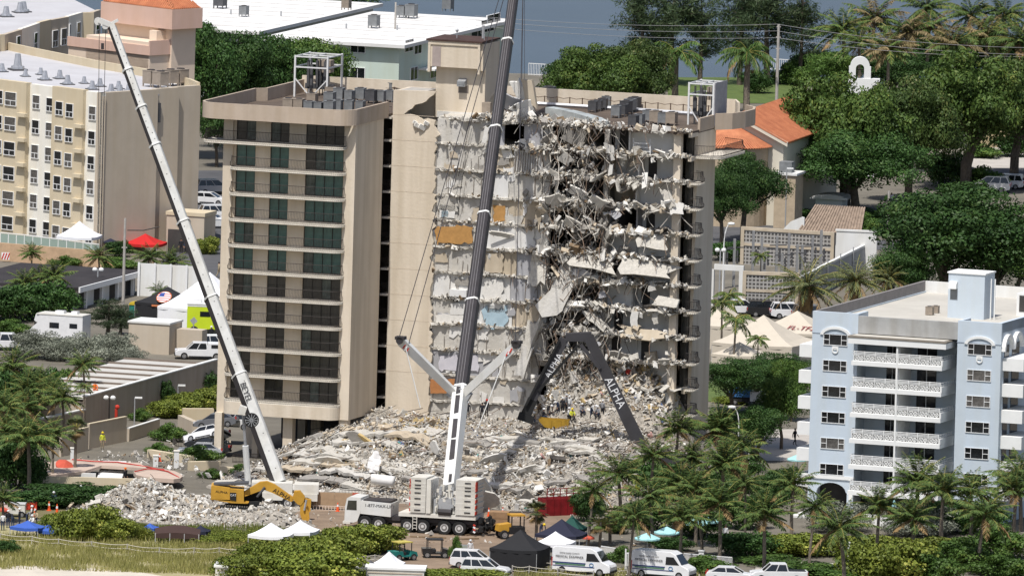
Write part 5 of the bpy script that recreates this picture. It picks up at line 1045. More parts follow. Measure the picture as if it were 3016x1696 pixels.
def leaves(c, n, size, asp=0.55, droop=0.0):
    N = len(c); n = unit(n); r = unit(rng.normal(size=(N, 3))); t = unit(np.cross(n, r)); t[:, 2] -= droop; t = unit(t); b = unit(np.cross(n, t)); s = (size*rng.uniform(0.6, 1.4, N))[:, None]
    bend = n*s*0.18
    return np.stack([c-t*s*0.5, c+b*s*asp*0.5+bend*0.4, c+t*s*0.5-bend, c-b*s*asp*0.5+bend*0.4], 1)
def lobes_crown(R, nl, nleaf, leaf, top=0.25, flat=1.0, lr=(0.24, 0.4), z0=0.0, asp=0.55, fill=0.15):
    R = np.array(R, float); d = unit(rng.normal(size=(nl*3, 3))); d = d[d[:, 2] > -0.35-0*top][:nl]; d[:, 2] *= flat
    L = d*R*rng.uniform(0.38, 0.92, (len(d), 1)); lr_ = rng.uniform(lr[0]*0.7, lr[1]*1.15, len(L))*min(R[0], R[1]); C = []; Nn = []
    tot = (lr_**2).sum()
    for c, r in zip(L, lr_):
        per = max(20, int(nleaf*r*r/tot))
        q = unit(rng.normal(size=(per, 3))+np.array((0, 0, 0.35))); p = c+q*r*rng.uniform(0.55, 1.12, (per, 1))*np.array((1, 1, 0.58)); C.append(p); Nn.append(q+rng.normal(size=(per, 3))*0.45)
    k = int(nleaf*fill); q = unit(rng.normal(size=(k, 3))); C.append(q*R*rng.uniform(0.2, 0.8, (k, 1))); Nn.append(rng.normal(size=(k, 3))+np.array((0, 0, 0.5)))
    C = np.concatenate(C); C[:, 2] += z0; return leaves(C, np.concatenate(Nn), leaf, asp), L+np.array((0, 0, z0))
def trunk_mesh(h, r, lobes, n=7, forks=9):
    m = MB(); top = np.array((rng.normal()*0.3, rng.normal()*0.3, h)); m.tube([(0, 0, -0.3), (0.05, 0, h*0.5), top], r, 8, 0, r*0.7)
    for i in rng.choice(len(lobes), min(forks, len(lobes)), replace=False):
        q = lobes[i]; mid = top+(q-top)*0.5+np.array((0, 0, -0.15*h*0.3)); m.tube([top-np.array((0, 0, h*0.15)), mid, q], r*0.45, 5, 0, r*0.12)
    return m.mesh('trunk', BARK)
TREES = {}
def make_tree(kind, R, zc, nl, nleaf, leaf, lm, trunk, tr, **kw):
    V, L = lobes_crown(R, nl, nleaf, leaf, z0=zc, **kw); TREES[kind] = (quadmesh('crown', V, lm), trunk_mesh(trunk, tr, L), R[0]*2, zc+R[2])
make_tree('round_d', (5, 5, 4.2), 6.0, 46, 22000, 0.28, LEAF_D, 3.2, 0.4)
make_tree('round_m', (5, 5, 4.0), 5.6, 46, 22000, 0.28, LEAF_M, 3.0, 0.4)
make_tree('banyan', (6, 6, 3.9), 5.6, 75, 34000, 0.28, LEAF_B, 3.6, 0.55, lr=(0.16, 0.28), fill=0.25)
make_tree('banyan_y', (6, 6, 3.9), 5.6, 75, 34000, 0.28, LEAF_O, 3.6, 0.55, lr=(0.16, 0.28), fill=0.25)
make_tree('dome', (6, 6, 3.4), 6.0, 60, 28000, 0.25, LEAF_D, 3.6, 0.45, lr=(0.18, 0.3), fill=0.25)
make_tree('thin', (3, 3, 2.6), 4.6, 16, 1500, 0.45, LEAF_M, 3.6, 0.18, lr=(0.18, 0.32), fill=0.05)
# feathery casuarina
def casuarina():
    C = []; N = []; m = MB(); m.tube([(0, 0, -0.3), (0.2, 0, 6), (0.1, 0.1, 13)], 0.32, 6, 0, 0.06)
    for i in range(60):
        z = rng.uniform(3.5, 13); a = rng.uniform(0, 6.28); L = rng.uniform(1.2, 3.6)*(1.15-(z/15)**2); d = np.array((math.cos(a), math.sin(a), rng.uniform(0.1, 0.7))); p0 = np.array((0.1, 0, z)); p1 = p0+d*L; m.tube([p0, (p0+p1)/2+(0, 0, 0.1), p1], 0.06, 3, 0, 0.02, cap=False)
        n = int(95*L/2); t = rng.uniform(0.3, 1.05, n)[:, None]; c = p0+(p1-p0)*t+rng.normal(size=(n, 3))*np.array((0.32, 0.32, 0.3)); C.append(c); N.append(rng.normal(size=(n, 3))*np.array((1, 1, 0.4)))
    return quadmesh('crown', leaves(np.concatenate(C), np.concatenate(N), 0.55, 0.16, 0.5), LEAF_C), m.mesh('trunk', BARK), 6.0, 13.5
TREES['casuarina'] = casuarina()
def palm(kind, nf, L, H, lm, droop=1.0, brown=0, leaflet=0.75, up=0.9, dead=2, trunk_r=0.16, lean=0.4, pairs=30, lw=0.085, skirt=False):
    V = []; mi = []; r = MB(); top = np.array((lean, 0, H))
    t = MB(); t.tube([(0, 0, -0.2), (lean*0.25, 0.05, H*0.4), (lean*0.7, 0, H*0.8), top], trunk_r*1.25, 7, 0, trunk_r*0.85)
    for i in range(nf):
        a = 2.4*i+rng.normal()*0.2; f = i/nf; th = up-(up+0.45)*f**0.85+rng.normal()*0.12      # elevation: young upright -> old drooping
        isb = i >= nf-dead or rng.random() < brown; p = top.copy(); pts = [p.copy()]; seg = 8; l_ = L*rng.uniform(0.82, 1.1)*(0.8 if f < 0.12 else 1)
        dirh = np.array((math.cos(a), math.sin(a), 0)); e = th
        for k in range(seg): p = p+(dirh*math.cos(e)+np.array((0, 0, math.sin(e))))*l_/seg; pts.append(p.copy()); e -= droop*rng.uniform(0.10, 0.22)*(0.6+0.1*k)
        pts = np.array(pts); r.tube(pts[::2], 0.035, 3, 1 if isb else 0, 0.012, cap=False)
        ts = np.linspace(0.12, 0.99, pairs); idx = ts*seg; i0 = np.minimum(idx.astype(int), seg-1); q = pts[i0]+(pts[i0+1]-pts[i0])*(idx-i0)[:, None]; tg = unit(pts[i0+1]-pts[i0]); side = unit(np.cross(tg, (0, 0, 1.0)))
        ll = leaflet*np.sin(np.clip(ts*1.05, 0, 1)*math.pi*0.9+0.25)**0.7*rng.uniform(0.8, 1.15, pairs)
        for s in (-1, 1):
            d = unit(side*s*0.8+tg*0.55+np.array((0, 0, -0.55*droop-0.1))+rng.normal(size=(pairs, 3))*0.12); b = unit(np.cross(d, np.array((0, 0, 1.0))+rng.normal(size=(pairs, 3))*0.3))
            e_ = q+d*ll[:, None]+np.array((0, 0, -0.10))*ll[:, None]*droop; md = q+d*ll[:, None]*0.45
            V.append(np.stack([q, md+b*lw/2, e_, md-b*lw/2], 1)); mi += [1 if isb else 0]*pairs
    if skirt:
        n = 160; a = rng.uniform(0, 6.28, n); c = top+np.stack([np.cos(a)*0.35, np.sin(a)*0.35, -rng.uniform(0.1, 1.6, n)], 1); V.append(leaves(c, np.stack([np.cos(a), np.sin(a), a*0+0.2], 1), 0.8, 0.2, 2.0)); mi += [1]*n
    TREES[kind] = (quadmesh('crown', np.concatenate(V), [lm, DEADF if not brown else LEAF_PB], mi), t.mesh('trunk', BARKP), L*1.75, H+L*0.45, r.mesh('frond_ribs', [RACH, DEADF]), top)
palm('coco1', 28, 3.3, 5.5, LEAF_P, up=1.4, droop=0.62, pairs=40, lw=0.11); palm('coco2', 26, 3.5, 6.5, LEAF_P, lean=-0.6, droop=0.72, up=1.4, pairs=40, lw=0.11); palm('coco3', 30, 3.1, 5.0, LEAF_P, lean=0.15, droop=0.55, dead=3, up=1.5, pairs=38, lw=0.11); palm('cocob', 28, 3.3, 7.0, LEAF_P, brown=0.42, droop=0.8, lean=0.3, up=1.35, pairs=38, lw=0.11)
palm('royal', 20, 3.6, 7.0, LEAF_M, droop=1.25, leaflet=0.85, trunk_r=0.28, lean=0.05, pairs=34, lw=0.1); palm('date', 44, 3.0, 5.0, LEAF_DATE, droop=0.75, leaflet=0.4, trunk_r=0.33, lean=0.05, pairs=30, lw=0.07, up=1.25, dead=5, skirt=True)
palm('slim', 14, 1.9, 6.0, LEAF_P, droop=1.0, leaflet=0.5, trunk_r=0.08, lean=0.1, pairs=22, dead=0)
def fan_palm(kind, lm, H=4.0, n=46, L=1.05):
    V = []; mi = []; t = MB(); t.tube([(0, 0, -0.2), (0.08, 0, H*0.5), (0, 0, H)], 0.2, 7, 0, 0.17); r = MB(); top = np.array((0, 0, H))
    for i in range(n):
        d = unit(rng.normal(size=3)+np.array((0, 0, 0.55))) if i < n*0.8 else unit(np.array((*rng.normal(size=2), -0.9))); c = top+d*L*rng.uniform(0.7, 1.0); r.tube([top, c], 0.025, 3, cap=False)
        s = unit(np.cross(d, (0, 0, 1.0))); u_ = np.cross(s, d)
        for k in np.linspace(-1.35, 1.35, 13):
            e = d*math.cos(k)+s*math.sin(k); e = e+np.array((0, 0, -0.25)); q = c+e*L*0.75; b = np.cross(unit(e), u_)*0.05; V.append(np.stack([c, (c+q)/2+b, q, (c+q)/2-b])); mi.append(0 if i < n*0.82 else 1)
    TREES[kind] = (quadmesh('crown', np.array(V), [lm, DEADF], mi), t.mesh('trunk', BARKP), L*3.4, H+L*1.5, r.mesh('frond_ribs', RACH), top)
fan_palm('sabal', LEAF_DATE); fan_palm('fan_low', LEAF_P, 1.2, 40, 1.2)
def bush_mesh(R, nl, nleaf, leaf, lm, asp=0.85): V, _ = lobes_crown(R, nl, nleaf, leaf, z0=R[2]*0.55, asp=asp, lr=(0.25, 0.42), fill=0.2); return quadmesh('foliage', V, lm)
BUSH = {'grape': bush_mesh((2.6, 2.2, 1.5), 30, 9000, 0.165, LEAF_Y), 'green': bush_mesh((2.4, 2.2, 1.5), 24, 6500, 0.19, LEAF_M, 0.6), 'silver': bush_mesh((2.6, 2.4, 1.9), 30, 8000, 0.19, LEAF_S, 0.4), 'dark': bush_mesh((2.4, 2.2, 1.7), 24, 6500, 0.19, LEAF_D, 0.6), 'scrub': bush_mesh((2.6, 2.2, 1.1), 24, 6000, 0.17, LEAF_Y, 0.35)}
BSTEM = MB(); 
for a in range(6): BSTEM.tube([(0, 0, -0.1), (0.5*math.cos(a), 0.5*math.sin(a), 0.6), (1.2*math.cos(a), 1.2*math.sin(a), 1.3)], 0.05, 4, 0, 0.02)
BSTEM = BSTEM.mesh('stem', BARK)
def bush(kind, x, y, wpx, hpx, label, group=None, depth=1.0, d_=True):
    """x,y: foot of the bush in displayed pixels; size in pixels"""
    p = PD(x, y) if d_ else P(x, y); s = F/(p[1]+CAMD)/(K if d_ else 1); sx = wpx*1.12/s/5.0; sz = hpx*1.12/s/2.6
    t = link('bush', None, None, p, (0, 0, random.uniform(-0.25, 0.25)), (sx, sx*depth, sz), label, 'bush', group); link('foliage', BUSH[kind], t); link('stem', BSTEM, t); return t
def tree(kind, gx, gy, wpx, top, label, group=None, name=None, cat='tree', rz=None, h=None):
    """gx,gy: foot in displayed pixels, wpx crown width, top: displayed y of the crown top"""
    p = PD(gx, gy); s = F/(p[1]+CAMD)/K; T_ = TREES[kind]; sx = wpx*1.12/s/T_[2]; sz = (gy-top)/s/T_[3]
    t = link(name or ('palm_tree' if len(T_) > 4 else 'tree'), None, None, p, (0, 0, random.uniform(0, 6.28) if rz is None else rz), (sx, sx, sz), label, cat, group)
    link('crown', T_[0], t); link('trunk', T_[1], t)
    if len(T_) > 4: link('frond_ribs', T_[4], t)
    return t
def palm_at(kind, cx, cy, wpx, H, label, group=None, lean=None):
    """crown heart at displayed pixel cx,cy with trunk of H metres; all axes scale together so fronds keep their form"""
    T_ = TREES[kind]; s0 = 25.0
    gy = cy+H*s0; p = PD(cx, gy); s = F/(p[1]+CAMD)/K; gy = cy+H*s; p = PD(cx, gy); sx = wpx*random.uniform(0.85, 1.15)/s/T_[2]; hz = T_[5][2]
    t = link('palm_tree', None, None, p, (0, 0, random.uniform(0, 6.28)), None, label, 'palm tree', group); off = T_[5]
    link('crown', T_[0], t, (0, 0, H-hz*sx), None, sx); link('frond_ribs', T_[4], t, (0, 0, H-hz*sx), None, sx); link('trunk', T_[1], t, None, None, (sx, sx, H/hz)); return t
# --- trees behind
tree('round_d', 490, 400, 200, 64, 'large dark tree beside the beige hotel corner, tallest of its row'); tree('round_d', 585, 380, 190, 86, 'dark tree behind the intact tower roof, right of the tallest')
tree('round_d', 670, 360, 180, 92, 'dark tree behind the left parapet of the tower'); tree('round_m', 765, 330, 230, 74, 'broad green tree below the white roofed building'); tree('round_d', 545, 420, 110, 250, 'dark tree between beige hotel and tower, above parked cars')
tree('round_m', 840, 260, 90, 100, 'green tree behind the steel frame on the tower roof'); tree('thin', 950, 285, 85, 98, 'sparse tree before the mint green wall'); tree('round_m', 880, 40, 240, -60, 'treetops beyond the white roofs by the bay')
tree('banyan_y', 1500, 330, 235, 108, 'wide olive tree behind the torn roof'); tree('banyan', 1600, 325, 190, 96, 'tall brownish green tree behind the torn roof near the royal palm'); tree('round_d', 1420, 320, 110, 150, 'dark green tree by the white railing and bay')
for x, w_, tp, lab in ((1615, 130, -70, 'feathery casuarina left of the pair against the bay'), (1690, 150, -60, 'feathery casuarina tallest against the bay water'), (1760, 120, -20, 'feathery casuarina between pair and utility pole'), (1930, 170, -80, 'feathery casuarina beyond the utility pole'), (1860, 130, -90, 'feathery casuarina just left of the utility pole'), (2010, 120, -40, 'feathery casuarina right of the utility pole')): tree('casuarina', x, 215, w_, tp, lab)
palm_at('royal', 1698, 130, 150, 6.0, 'palm with olive fronds behind the torn roof corner'); palm_at('royal', 1878, 130, 165, 7.5, 'stout palm with drooping fronds on the rear lawn')
bush('dark', 1905, 236, 80, 55, 'rounded dark shrub beside the stout lawn palm'); bush('green', 2000, 215, 120, 60, 'green shrub by the white fence at the bay')
for x, y, lab in ((2190, 45, 'coconut palm highest left of the brown palm row'), (2270, 80, 'browned coconut palm above the bell gable'), (2330, 70, 'browned coconut palm in the middle of the far row'), (2340, 20, 'coconut palm reaching the top of the picture'), (2425, 35, 'dark green coconut palm against the bay water'), (2530, 40, 'tall coconut palm with yellow ribs at the top right'), (2400, 110, 'drooping brown coconut palm behind the wires'), (2480, 90, 'brown coconut palm beside the tall yellow ribbed one'), (2120, 75, 'coconut palm at the left end of the far row'), (2160, 110, 'low coconut palm left of the bell gable'), (2570, 100, 'coconut palm at the right edge behind the banyan'), (2230, 120, 'low browned palm right of the bell gable')):
    palm_at('cocob' if 'brown' in lab else random.choice(['coco1', 'coco2']), x, y, 150, 8.0, lab)
tree('round_m', 2100, 250, 150, 120, 'green tree behind the bell gable'); tree('round_d', 2250, 260, 180, 130, 'dark green tree right of the bell gable')
for x, y, w_, h_ in ((2050, 205, 120, 70), (2330, 190, 200, 90), (2450, 185, 200, 90), (2560, 190, 160, 90)): bush('dark', x, y, w_, h_, 'dark shrubs massed under the far palm row', 'shrubs under the far palms')
tree('banyan_y', 2125, 540, 330, 180, 'spreading olive tree over the church roof'); tree('banyan', 2285, 510, 250, 190, 'brownish spreading tree between the church and house'); tree('banyan_y', 2430, 480, 330, 124, 'largest banyan tree shading the road at right'); tree('banyan', 2550, 450, 270, 140, 'banyan tree at the right edge above silver car')
tree('dome', 2150, 558, 325, 328, 'dark domed tree with bare forked trunk before the church')
tree('dome', 1868, 610, 200, 385, 'dark tree beside the tower end wall'); tree('dome', 1815, 625, 150, 430, 'lower dark tree touching the tower end wall')
tree('round_d', 2380, 790, 360, 478, 'massive dark tree behind the blue building roof'); tree('round_d', 2510, 790, 300, 520, 'dark tree filling the right edge behind the blue building'); tree('round_m', 2560, 740, 160, 600, 'brighter green tree at the right edge behind blue roof')
tree('round_d', 2270, 800, 150, 620, 'dark tree behind the date palms')
palm_at('fan_low', 2010, 470, 90, 1.8, 'yellowish fan palm by the lamp post'); bush('green', 2000, 545, 120, 30, 'low hedge shrub beside the car park lamp'); bush('dark', 2130, 560, 260, 32, 'clipped dark hedge below the domed tree'); bush('dark', 1960, 560, 200, 34, 'clipped dark hedge beside the orange kerbs')
bush('green', 2480, 480, 130, 60, 'shrub beside the white car at the right road'); bush('dark', 2380, 470, 130, 80, 'dark shrub under the banyan trunks'); bush('green', 2120, 600, 90, 40, 'shrub growing by the gatehouse parapet'); bush('green', 2180, 592, 90, 55, 'shrub right of the tan tiled gatehouse')
bush('dark', 2560, 395, 120, 50, 'hedge under the right edge banyan'); bush('green', 2460, 395, 160, 32, 'clipped hedge along the far right pavement')
palm_at('date', 2028, 720, 190, 5.5, 'large date palm left of its twin before the grey wall'); palm_at('date', 2148, 705, 175, 5.0, 'date palm partly behind the blue building parapet'); palm_at('date', 2230, 700, 120, 4.5, 'small date palm under the massive dark tree')
palm_at('slim', 1912, 640, 60, 4.5, 'slim palm before the white pierced wall'); palm_at('slim', 1830, 740, 95, 5, 'slim royal palm left of the beige tents'); palm_at('slim', 1905, 850, 75, 4.5, 'slim young palm before the beige tents'); palm_at('slim', 1845, 800, 95, 6, 'forked slim palm beside the tower end wall'); palm_at('slim', 1812, 760, 90, 6, 'slim palm closest to the tower end wall')
# --- right of the tower
tree('round_d', 1840, 1035, 150, 905, 'dark clipped tree between tower and beige tents'); tree('round_d', 1960, 1010, 150, 890, 'dark tree mass before the beige tents'); tree('round_d', 1900, 1020, 120, 905, 'dark tree behind the slim young palm')
tree('round_d', 1905, 1160, 130, 1020, 'dark tree behind the curved street lamp'); tree('round_m', 1965, 1130, 110, 930, 'green tree against the blue building corner'); bush('grape', 1850, 1015, 90, 22, 'yellow flowering hedge on the lawn by the tower'); tree('round_m', 1990, 1060, 90, 890, 'dark green tree behind left balconies of blue building')
z4p = lambda x, y: ((1400+x/2.542)/K, (1126+y/2.542)/K); z5p = lambda x, y: ((2256+x/2.542)/K, (1126+y/2.542)/K)
G1 = (((845, 800), 'coconut palm at the rubble edge beside the red container'), ((1090, 680), 'coconut palm second from the rubble edge'), ((1300, 540), 'coconut palm below the grey demolition arm foot'), ((1500, 340), 'highest coconut palm before the tower end wall'), ((1830, 350), 'coconut palm before the street lamp by the tower'), ((1480, 740), 'coconut palm in the middle of the grove'), ((1650, 800), 'small coconut palm in the middle of the grove'), ((1840, 600), 'coconut palm near the blue building corner'), ((1830, 900), 'coconut palm over the upper aqua umbrella'), ((1530, 1000), 'coconut palm just above the aqua umbrellas'), ((1150, 990), 'coconut palm above the first medical van'), ((1610, 560), 'dark coconut palm deep in the grove'), ((1980, 480), 'coconut palm beside the blue building side balconies'), ((1330, 860), 'coconut palm behind the aqua umbrella pair'), ((1700, 960), 'coconut palm deep behind the aqua umbrellas'), ((2020, 750), 'coconut palm left of the blue building arch'))
for (q, lab) in G1: palm_at(random.choice(['coco1', 'coco2', 'coco3']), *z4p(*q), random.uniform(125, 160), random.uniform(4.2, 6.0), lab)
G2 = (((190, 760), 'coconut palm left of the blue building arch base'), ((320, 920), 'coconut palm before the blue arch'), ((590, 1080), 'slim coconut palm beside the white post'), ((830, 920), 'coconut palm before the ground floor balcony'), ((1100, 1010), 'yellowing coconut palm before the blue building terrace'), ((1120, 740), 'coconut palm covering the lowest right balcony'), ((1310, 800), 'coconut palm below the right blue bay'), ((1530, 800), 'bushy coconut palm before the right blue bay'), ((1580, 980), 'leaning coconut palm with coconuts at lower right'), ((1850, 800), 'tallest coconut palm at the right edge'), ((1910, 690), 'coconut palm cut by the right edge of the picture'), ((-20, 980), 'coconut palm between the grove and blue terrace'))
for (q, lab) in G2: palm_at(random.choice(['coco1', 'coco2', 'coco3']), *z5p(*q), random.uniform(135, 170), random.uniform(5.0, 6.5), lab)
palm_at('sabal', (1400+450/2.542)/K, (1126+960/2.542)/K, 85, 3.2, 'fan palm beside the small yellow loader'); palm_at('fan_low', (1400+930/2.542)/K, (1126+1040/2.542)/K, 100, 2.4, 'low fan palm behind the first medical van'); palm_at('fan_low', (1400+1010/2.542)/K, (1126+1000/2.542)/K, 90, 2.6, 'low fan palm beside the dark tents')
for x, y, w_, h_, kd in ((1480, 1310, 90, 70, 'dark'), (1600, 1240, 140, 80, 'dark'), (1700, 1260, 160, 90, 'dark'), (1800, 1280, 160, 90, 'dark'), (1880, 1330, 140, 80, 'dark'), (1760, 1350, 160, 60, 'dark'), (1640, 1330, 140, 70, 'dark'), (1940, 1290, 120, 90, 'dark'), (1550, 1340, 90, 50, 'green'), (1980, 1240, 110, 60, 'dark'), (1860, 1210, 130, 60, 'dark'), (1720, 1190, 130, 50, 'dark')): bush(kd, x, y, w_, h_, 'dark undergrowth shrub between the grove palms', 'undergrowth of the palm grove')
# hedges along the blue building and the path
for x, y, w_, h_, kd, lab in ((2010, 1395, 190, 60, 'grape', 'yellow green hedge before the blue terrace steps'), (1880, 1400, 190, 60, 'dark', 'dark hedge behind the aqua umbrellas'), (2180, 1400, 190, 60, 'grape', 'yellow green hedge left of the big sea grape'), (2250, 1460, 230, 110, 'grape', 'big round sea grape bush at lower right'), (2330, 1405, 190, 60, 'grape', 'sea grape hedge behind the big round bush'), (2420, 1430, 200, 75, 'green', 'green hedge at the foot of leaning palms'), (2520, 1400, 190, 80, 'green', 'dark green hedge rising to the right edge'), (2350, 1465, 180, 80, 'green', 'green bushes right of the big sea grape'), (1960, 1425, 220, 28, 'green', 'low clipped hedge beside the footpath'), (2080, 1452, 260, 32, 'green', 'low clipped hedge above the white pickup'), (1570, 1415, 80, 42, 'green', 'hedge between the two medical vans'), (1780, 1440, 160, 42, 'green', 'hedge right of the second medical van'), (1690, 1385, 120, 34, 'dark', 'hedge behind the second medical van'), (2440, 1340, 200, 80, 'dark', 'dark shrubs before the blue ground floor'), (2100, 1335, 170, 60, 'silver', 'greyish shrubs below the blue arch'), (2300, 1345, 200, 60, 'silver', 'dry greyish shrubs under the yellowing palm'), (2530, 1450, 160, 60, 'green', 'hedge at the right edge beside the lawn')):
    bush(kd, x, y, w_, h_, lab)
# --- left side planting
zl = lambda x, y: (x/2.542/K, (560+y/2.542)/K); zb = lambda x, y: (x/2.542/K, (1126+y/2.542)/K)
for kd, q, w_, h_, lab in (('coco3', (235, 470), 62, 2.5, 'small palm by the white railing of the hotel'), ('coco1', (745, 495), 75, 3, 'palm left of the tall utility pole'), ('coco2', (1090, 500), 100, 3.5, 'palm right of the utility pole under the red tent'), ('coco3', (1270, 540), 95, 3, 'palm beside the slim crane boom'), ('coco1', (180, 690), 90, 3.2, 'palm before the dark roof, left of three'), ('coco2', (295, 650), 80, 3.6, 'palm before the dark roof, middle of three'), ('coco3', (405, 640), 95, 4, 'palm before the dark roof, right of three'), ('coco2', (1210, 760), 70, 2.5, 'palm frond cluster above the dark flag tent')): palm_at(kd, *zl(*q), w_, h_, lab)
for kd, q, w_, h_, lab in (('coco1', (215, 400), 150, 5.5, 'leaning coconut palm left of the fan palm'), ('coco2', (390, 390), 110, 5.0, 'coconut palm beside the fan palm'), ('sabal', (560, 330), 78, 5.2, 'fan palm with brown skirt by the pool'), ('slim', (625, 20), 70, 4.5, 'slim palm in front of the ribbed roof'), ('coco3', (190, 60), 140, 5, 'dark coconut palm at the left edge, upper of two'), ('coco1', (400, 60), 120, 4.5, 'dark coconut palm left of the ribbed roof'), ('coco2', (30, 180), 140, 5, 'dark coconut palm cut by the left edge'), ('coco3', (20, 870), 90, 2.2, 'low palm at the left edge near white cart')): palm_at(kd, *zb(*q), w_, h_, lab)
for q, w_, h_, kd, lab in ((( 90, 980), 190, 80, 'dark', 'dark leafy bush at the left edge below the white house'), ((330, 960), 190, 85, 'dark', 'dark leafy bush behind the white motorhome'), ((480, 930), 90, 60, 'dark', 'dark bush at the end of the white wall'), ((100, 1090), 130, 40, 'green', 'green shrub left of the motorhome'), ((250, 1260), 120, 58, 'silver', 'silver grey shrub left of its pair before the motorhome'), ((430, 1270), 110, 44, 'silver', 'silver grey shrub in the middle below the motorhome'), ((620, 1300), 120, 62, 'silver', 'silver grey shrub beneath the brown pine'), ((860, 1270), 110, 55, 'silver', 'silver grey shrub beside the utility block'), ((980, 1330), 90, 36, 'silver', 'silver grey shrub left of the ribbed roof')): bush(kd, *zl(*q), w_, h_, lab)
tree('casuarina', *zl(800, 1120), 120, 560/K+0+ (820/2.542)/K, 'brown green pine before the portable toilets'); tree('casuarina', *zl(900, 1080), 80, (560+860/2.542)/K, 'small brown green pine behind the first')
bush('green', *zl(520, 570), 90, 28, 'shrub below the white railing'); bush('dark', *zl(900, 500), 70, 38, 'dark bush between white and red tents'); bush('grape', *zl(1560, 480), 62, 48, 'bright shrub by the tower drive'); bush('green', *zl(880, 580), 160, 24, 'low planting strip along the hotel drive'); bush('green', *zl(1550, 285), 50, 18, 'clipped hedge in the car park')
for q, w_, h_, kd, lab in (((100, 330), 150, 130, 'dark', 'dense dark shrubs at the left edge below the palms'), ((300, 250), 150, 110, 'dark', 'dark shrubs left of the ribbed roof wall'), ((500, 180), 130, 90, 'green', 'green shrubs before the ribbed roof'), ((1330, 260), 130, 50, 'grape', 'yellow green hedge beside the ribbed roof wall, lower end'), ((1480, 210), 130, 55, 'grape', 'yellow green hedge in the middle along the shaded wall'), ((1590, 190), 90, 60, 'grape', 'yellow green hedge against the tower pier'), ((1230, 180), 60, 60, 'dark', 'climbing shrub on the shaded wall'), ((1500, 80), 120, 55, 'dark', 'ivy bush on the shaded wall near the tower'), ((1060, 290), 60, 32, 'green', 'small shrub below the wall lamps'), ((1280, 440), 90, 45, 'green', 'shrub growing by the crushed cars'), ((1200, 540), 70, 30, 'green', 'overgrown shrub beside the tan planter'), ((1500, 600), 130, 42, 'green', 'shrubs below the crushed cars'), ((120, 790), 160, 110, 'dark', 'dark bush left of the pool terrace'), ((250, 800), 80, 60, 'dark', 'dark bush below the leaning palm'), ((1600, 720), 70, 25, 'green', 'low green shrub behind the excavator'), ((1800, 700), 60, 30, 'green', 'green shrub by the crane piston'), ((480, 930), 200, 45, 'dark', 'clipped dark hedge below the terrace, left part'), ((700, 920), 200, 45, 'dark', 'clipped dark hedge below the terrace, right part'), ((520, 840), 200, 28, 'dark', 'upper clipped hedge along the pool terrace'), ((250, 940), 160, 40, 'dark', 'clipped hedge behind the white cart')):
    bush(kd, *zb(*q), w_, h_, lab)
for q, w_, h_, kd, lab in (((520, 1160), 130, 75, 'grape', 'sea grape bush right of the blue tents, left half'), ((680, 1180), 160, 95, 'grape', 'sea grape bush rising before the debris mound'), ((860, 1190), 120, 65, 'grape', 'sea grape bush left of the brown canopy'), ((1020, 1180), 90, 50, 'scrub', 'scrubby bush left of the brown canopy'), ((1400, 1130), 200, 20, 'scrub', 'low scrub between debris mound and brown canopy'), ((1250, 1120), 160, 18, 'scrub', 'low scrub behind the brown canopy'), ((1680, 1200), 200, 34, 'scrub', 'low scrub left of the white tents'), ((1850, 1190), 150, 34, 'scrub', 'low scrub below the excavator bucket'), ((50, 1290), 70, 35, 'dark', 'dark low bush at the left edge of the dune'), ((1000, 1110), 120, 22, 'scrub', 'scrub at the foot of the debris mound')):
    bush(kd, *zb(*q), w_, h_, lab)
for x, y, w_, H, lab in ((30, 925, 130, 5, 'dark coconut palm of the left thicket, highest'), (95, 965, 120, 4.5, 'coconut palm of the left thicket below the silver shrubs'), (160, 1000, 110, 4.5, 'coconut palm of the left thicket nearest the wall'), (50, 1020, 130, 4.5, 'coconut palm of the left thicket at the picture edge'), (215, 915, 95, 5, 'slender coconut palm before the ribbed roof'), (10, 1090, 120, 4, 'low coconut palm at the left picture edge')): palm_at(random.choice(['coco1', 'coco2', 'coco3']), x, y, w_, H, lab)
for x, y, w_, h_ in ((40, 1050, 170, 70), (130, 1060, 150, 60), (210, 1010, 130, 50), (60, 1120, 160, 60), (150, 985, 120, 40)): bush('dark', x, y, w_, h_, 'dark shrub packed under the left thicket palms', 'shrubs of the left thicket')
for x, y, w_, h_, lab in ((2330, 575, 170, 70, 'dark shrub between domed tree and massive dark tree'), (2240, 590, 120, 40, 'low dark shrub right of the kiosk'), (2440, 520, 150, 60, 'shrub below the white estate car'), (1960, 500, 110, 50, 'shrub at the foot of the church annexe'), (1850, 655, 130, 45, 'shrub behind the pierced wall by the tower'), (1995, 990, 130, 60, 'dark shrub below the cream tents'), (1830, 1100, 110, 60, 'shrub at the foot of the tower end wall')): bush('dark', x, y, w_, h_, lab)
zc = lambda x, y: ((700+x/2.542)/K, (1126+y/2.542)/K)
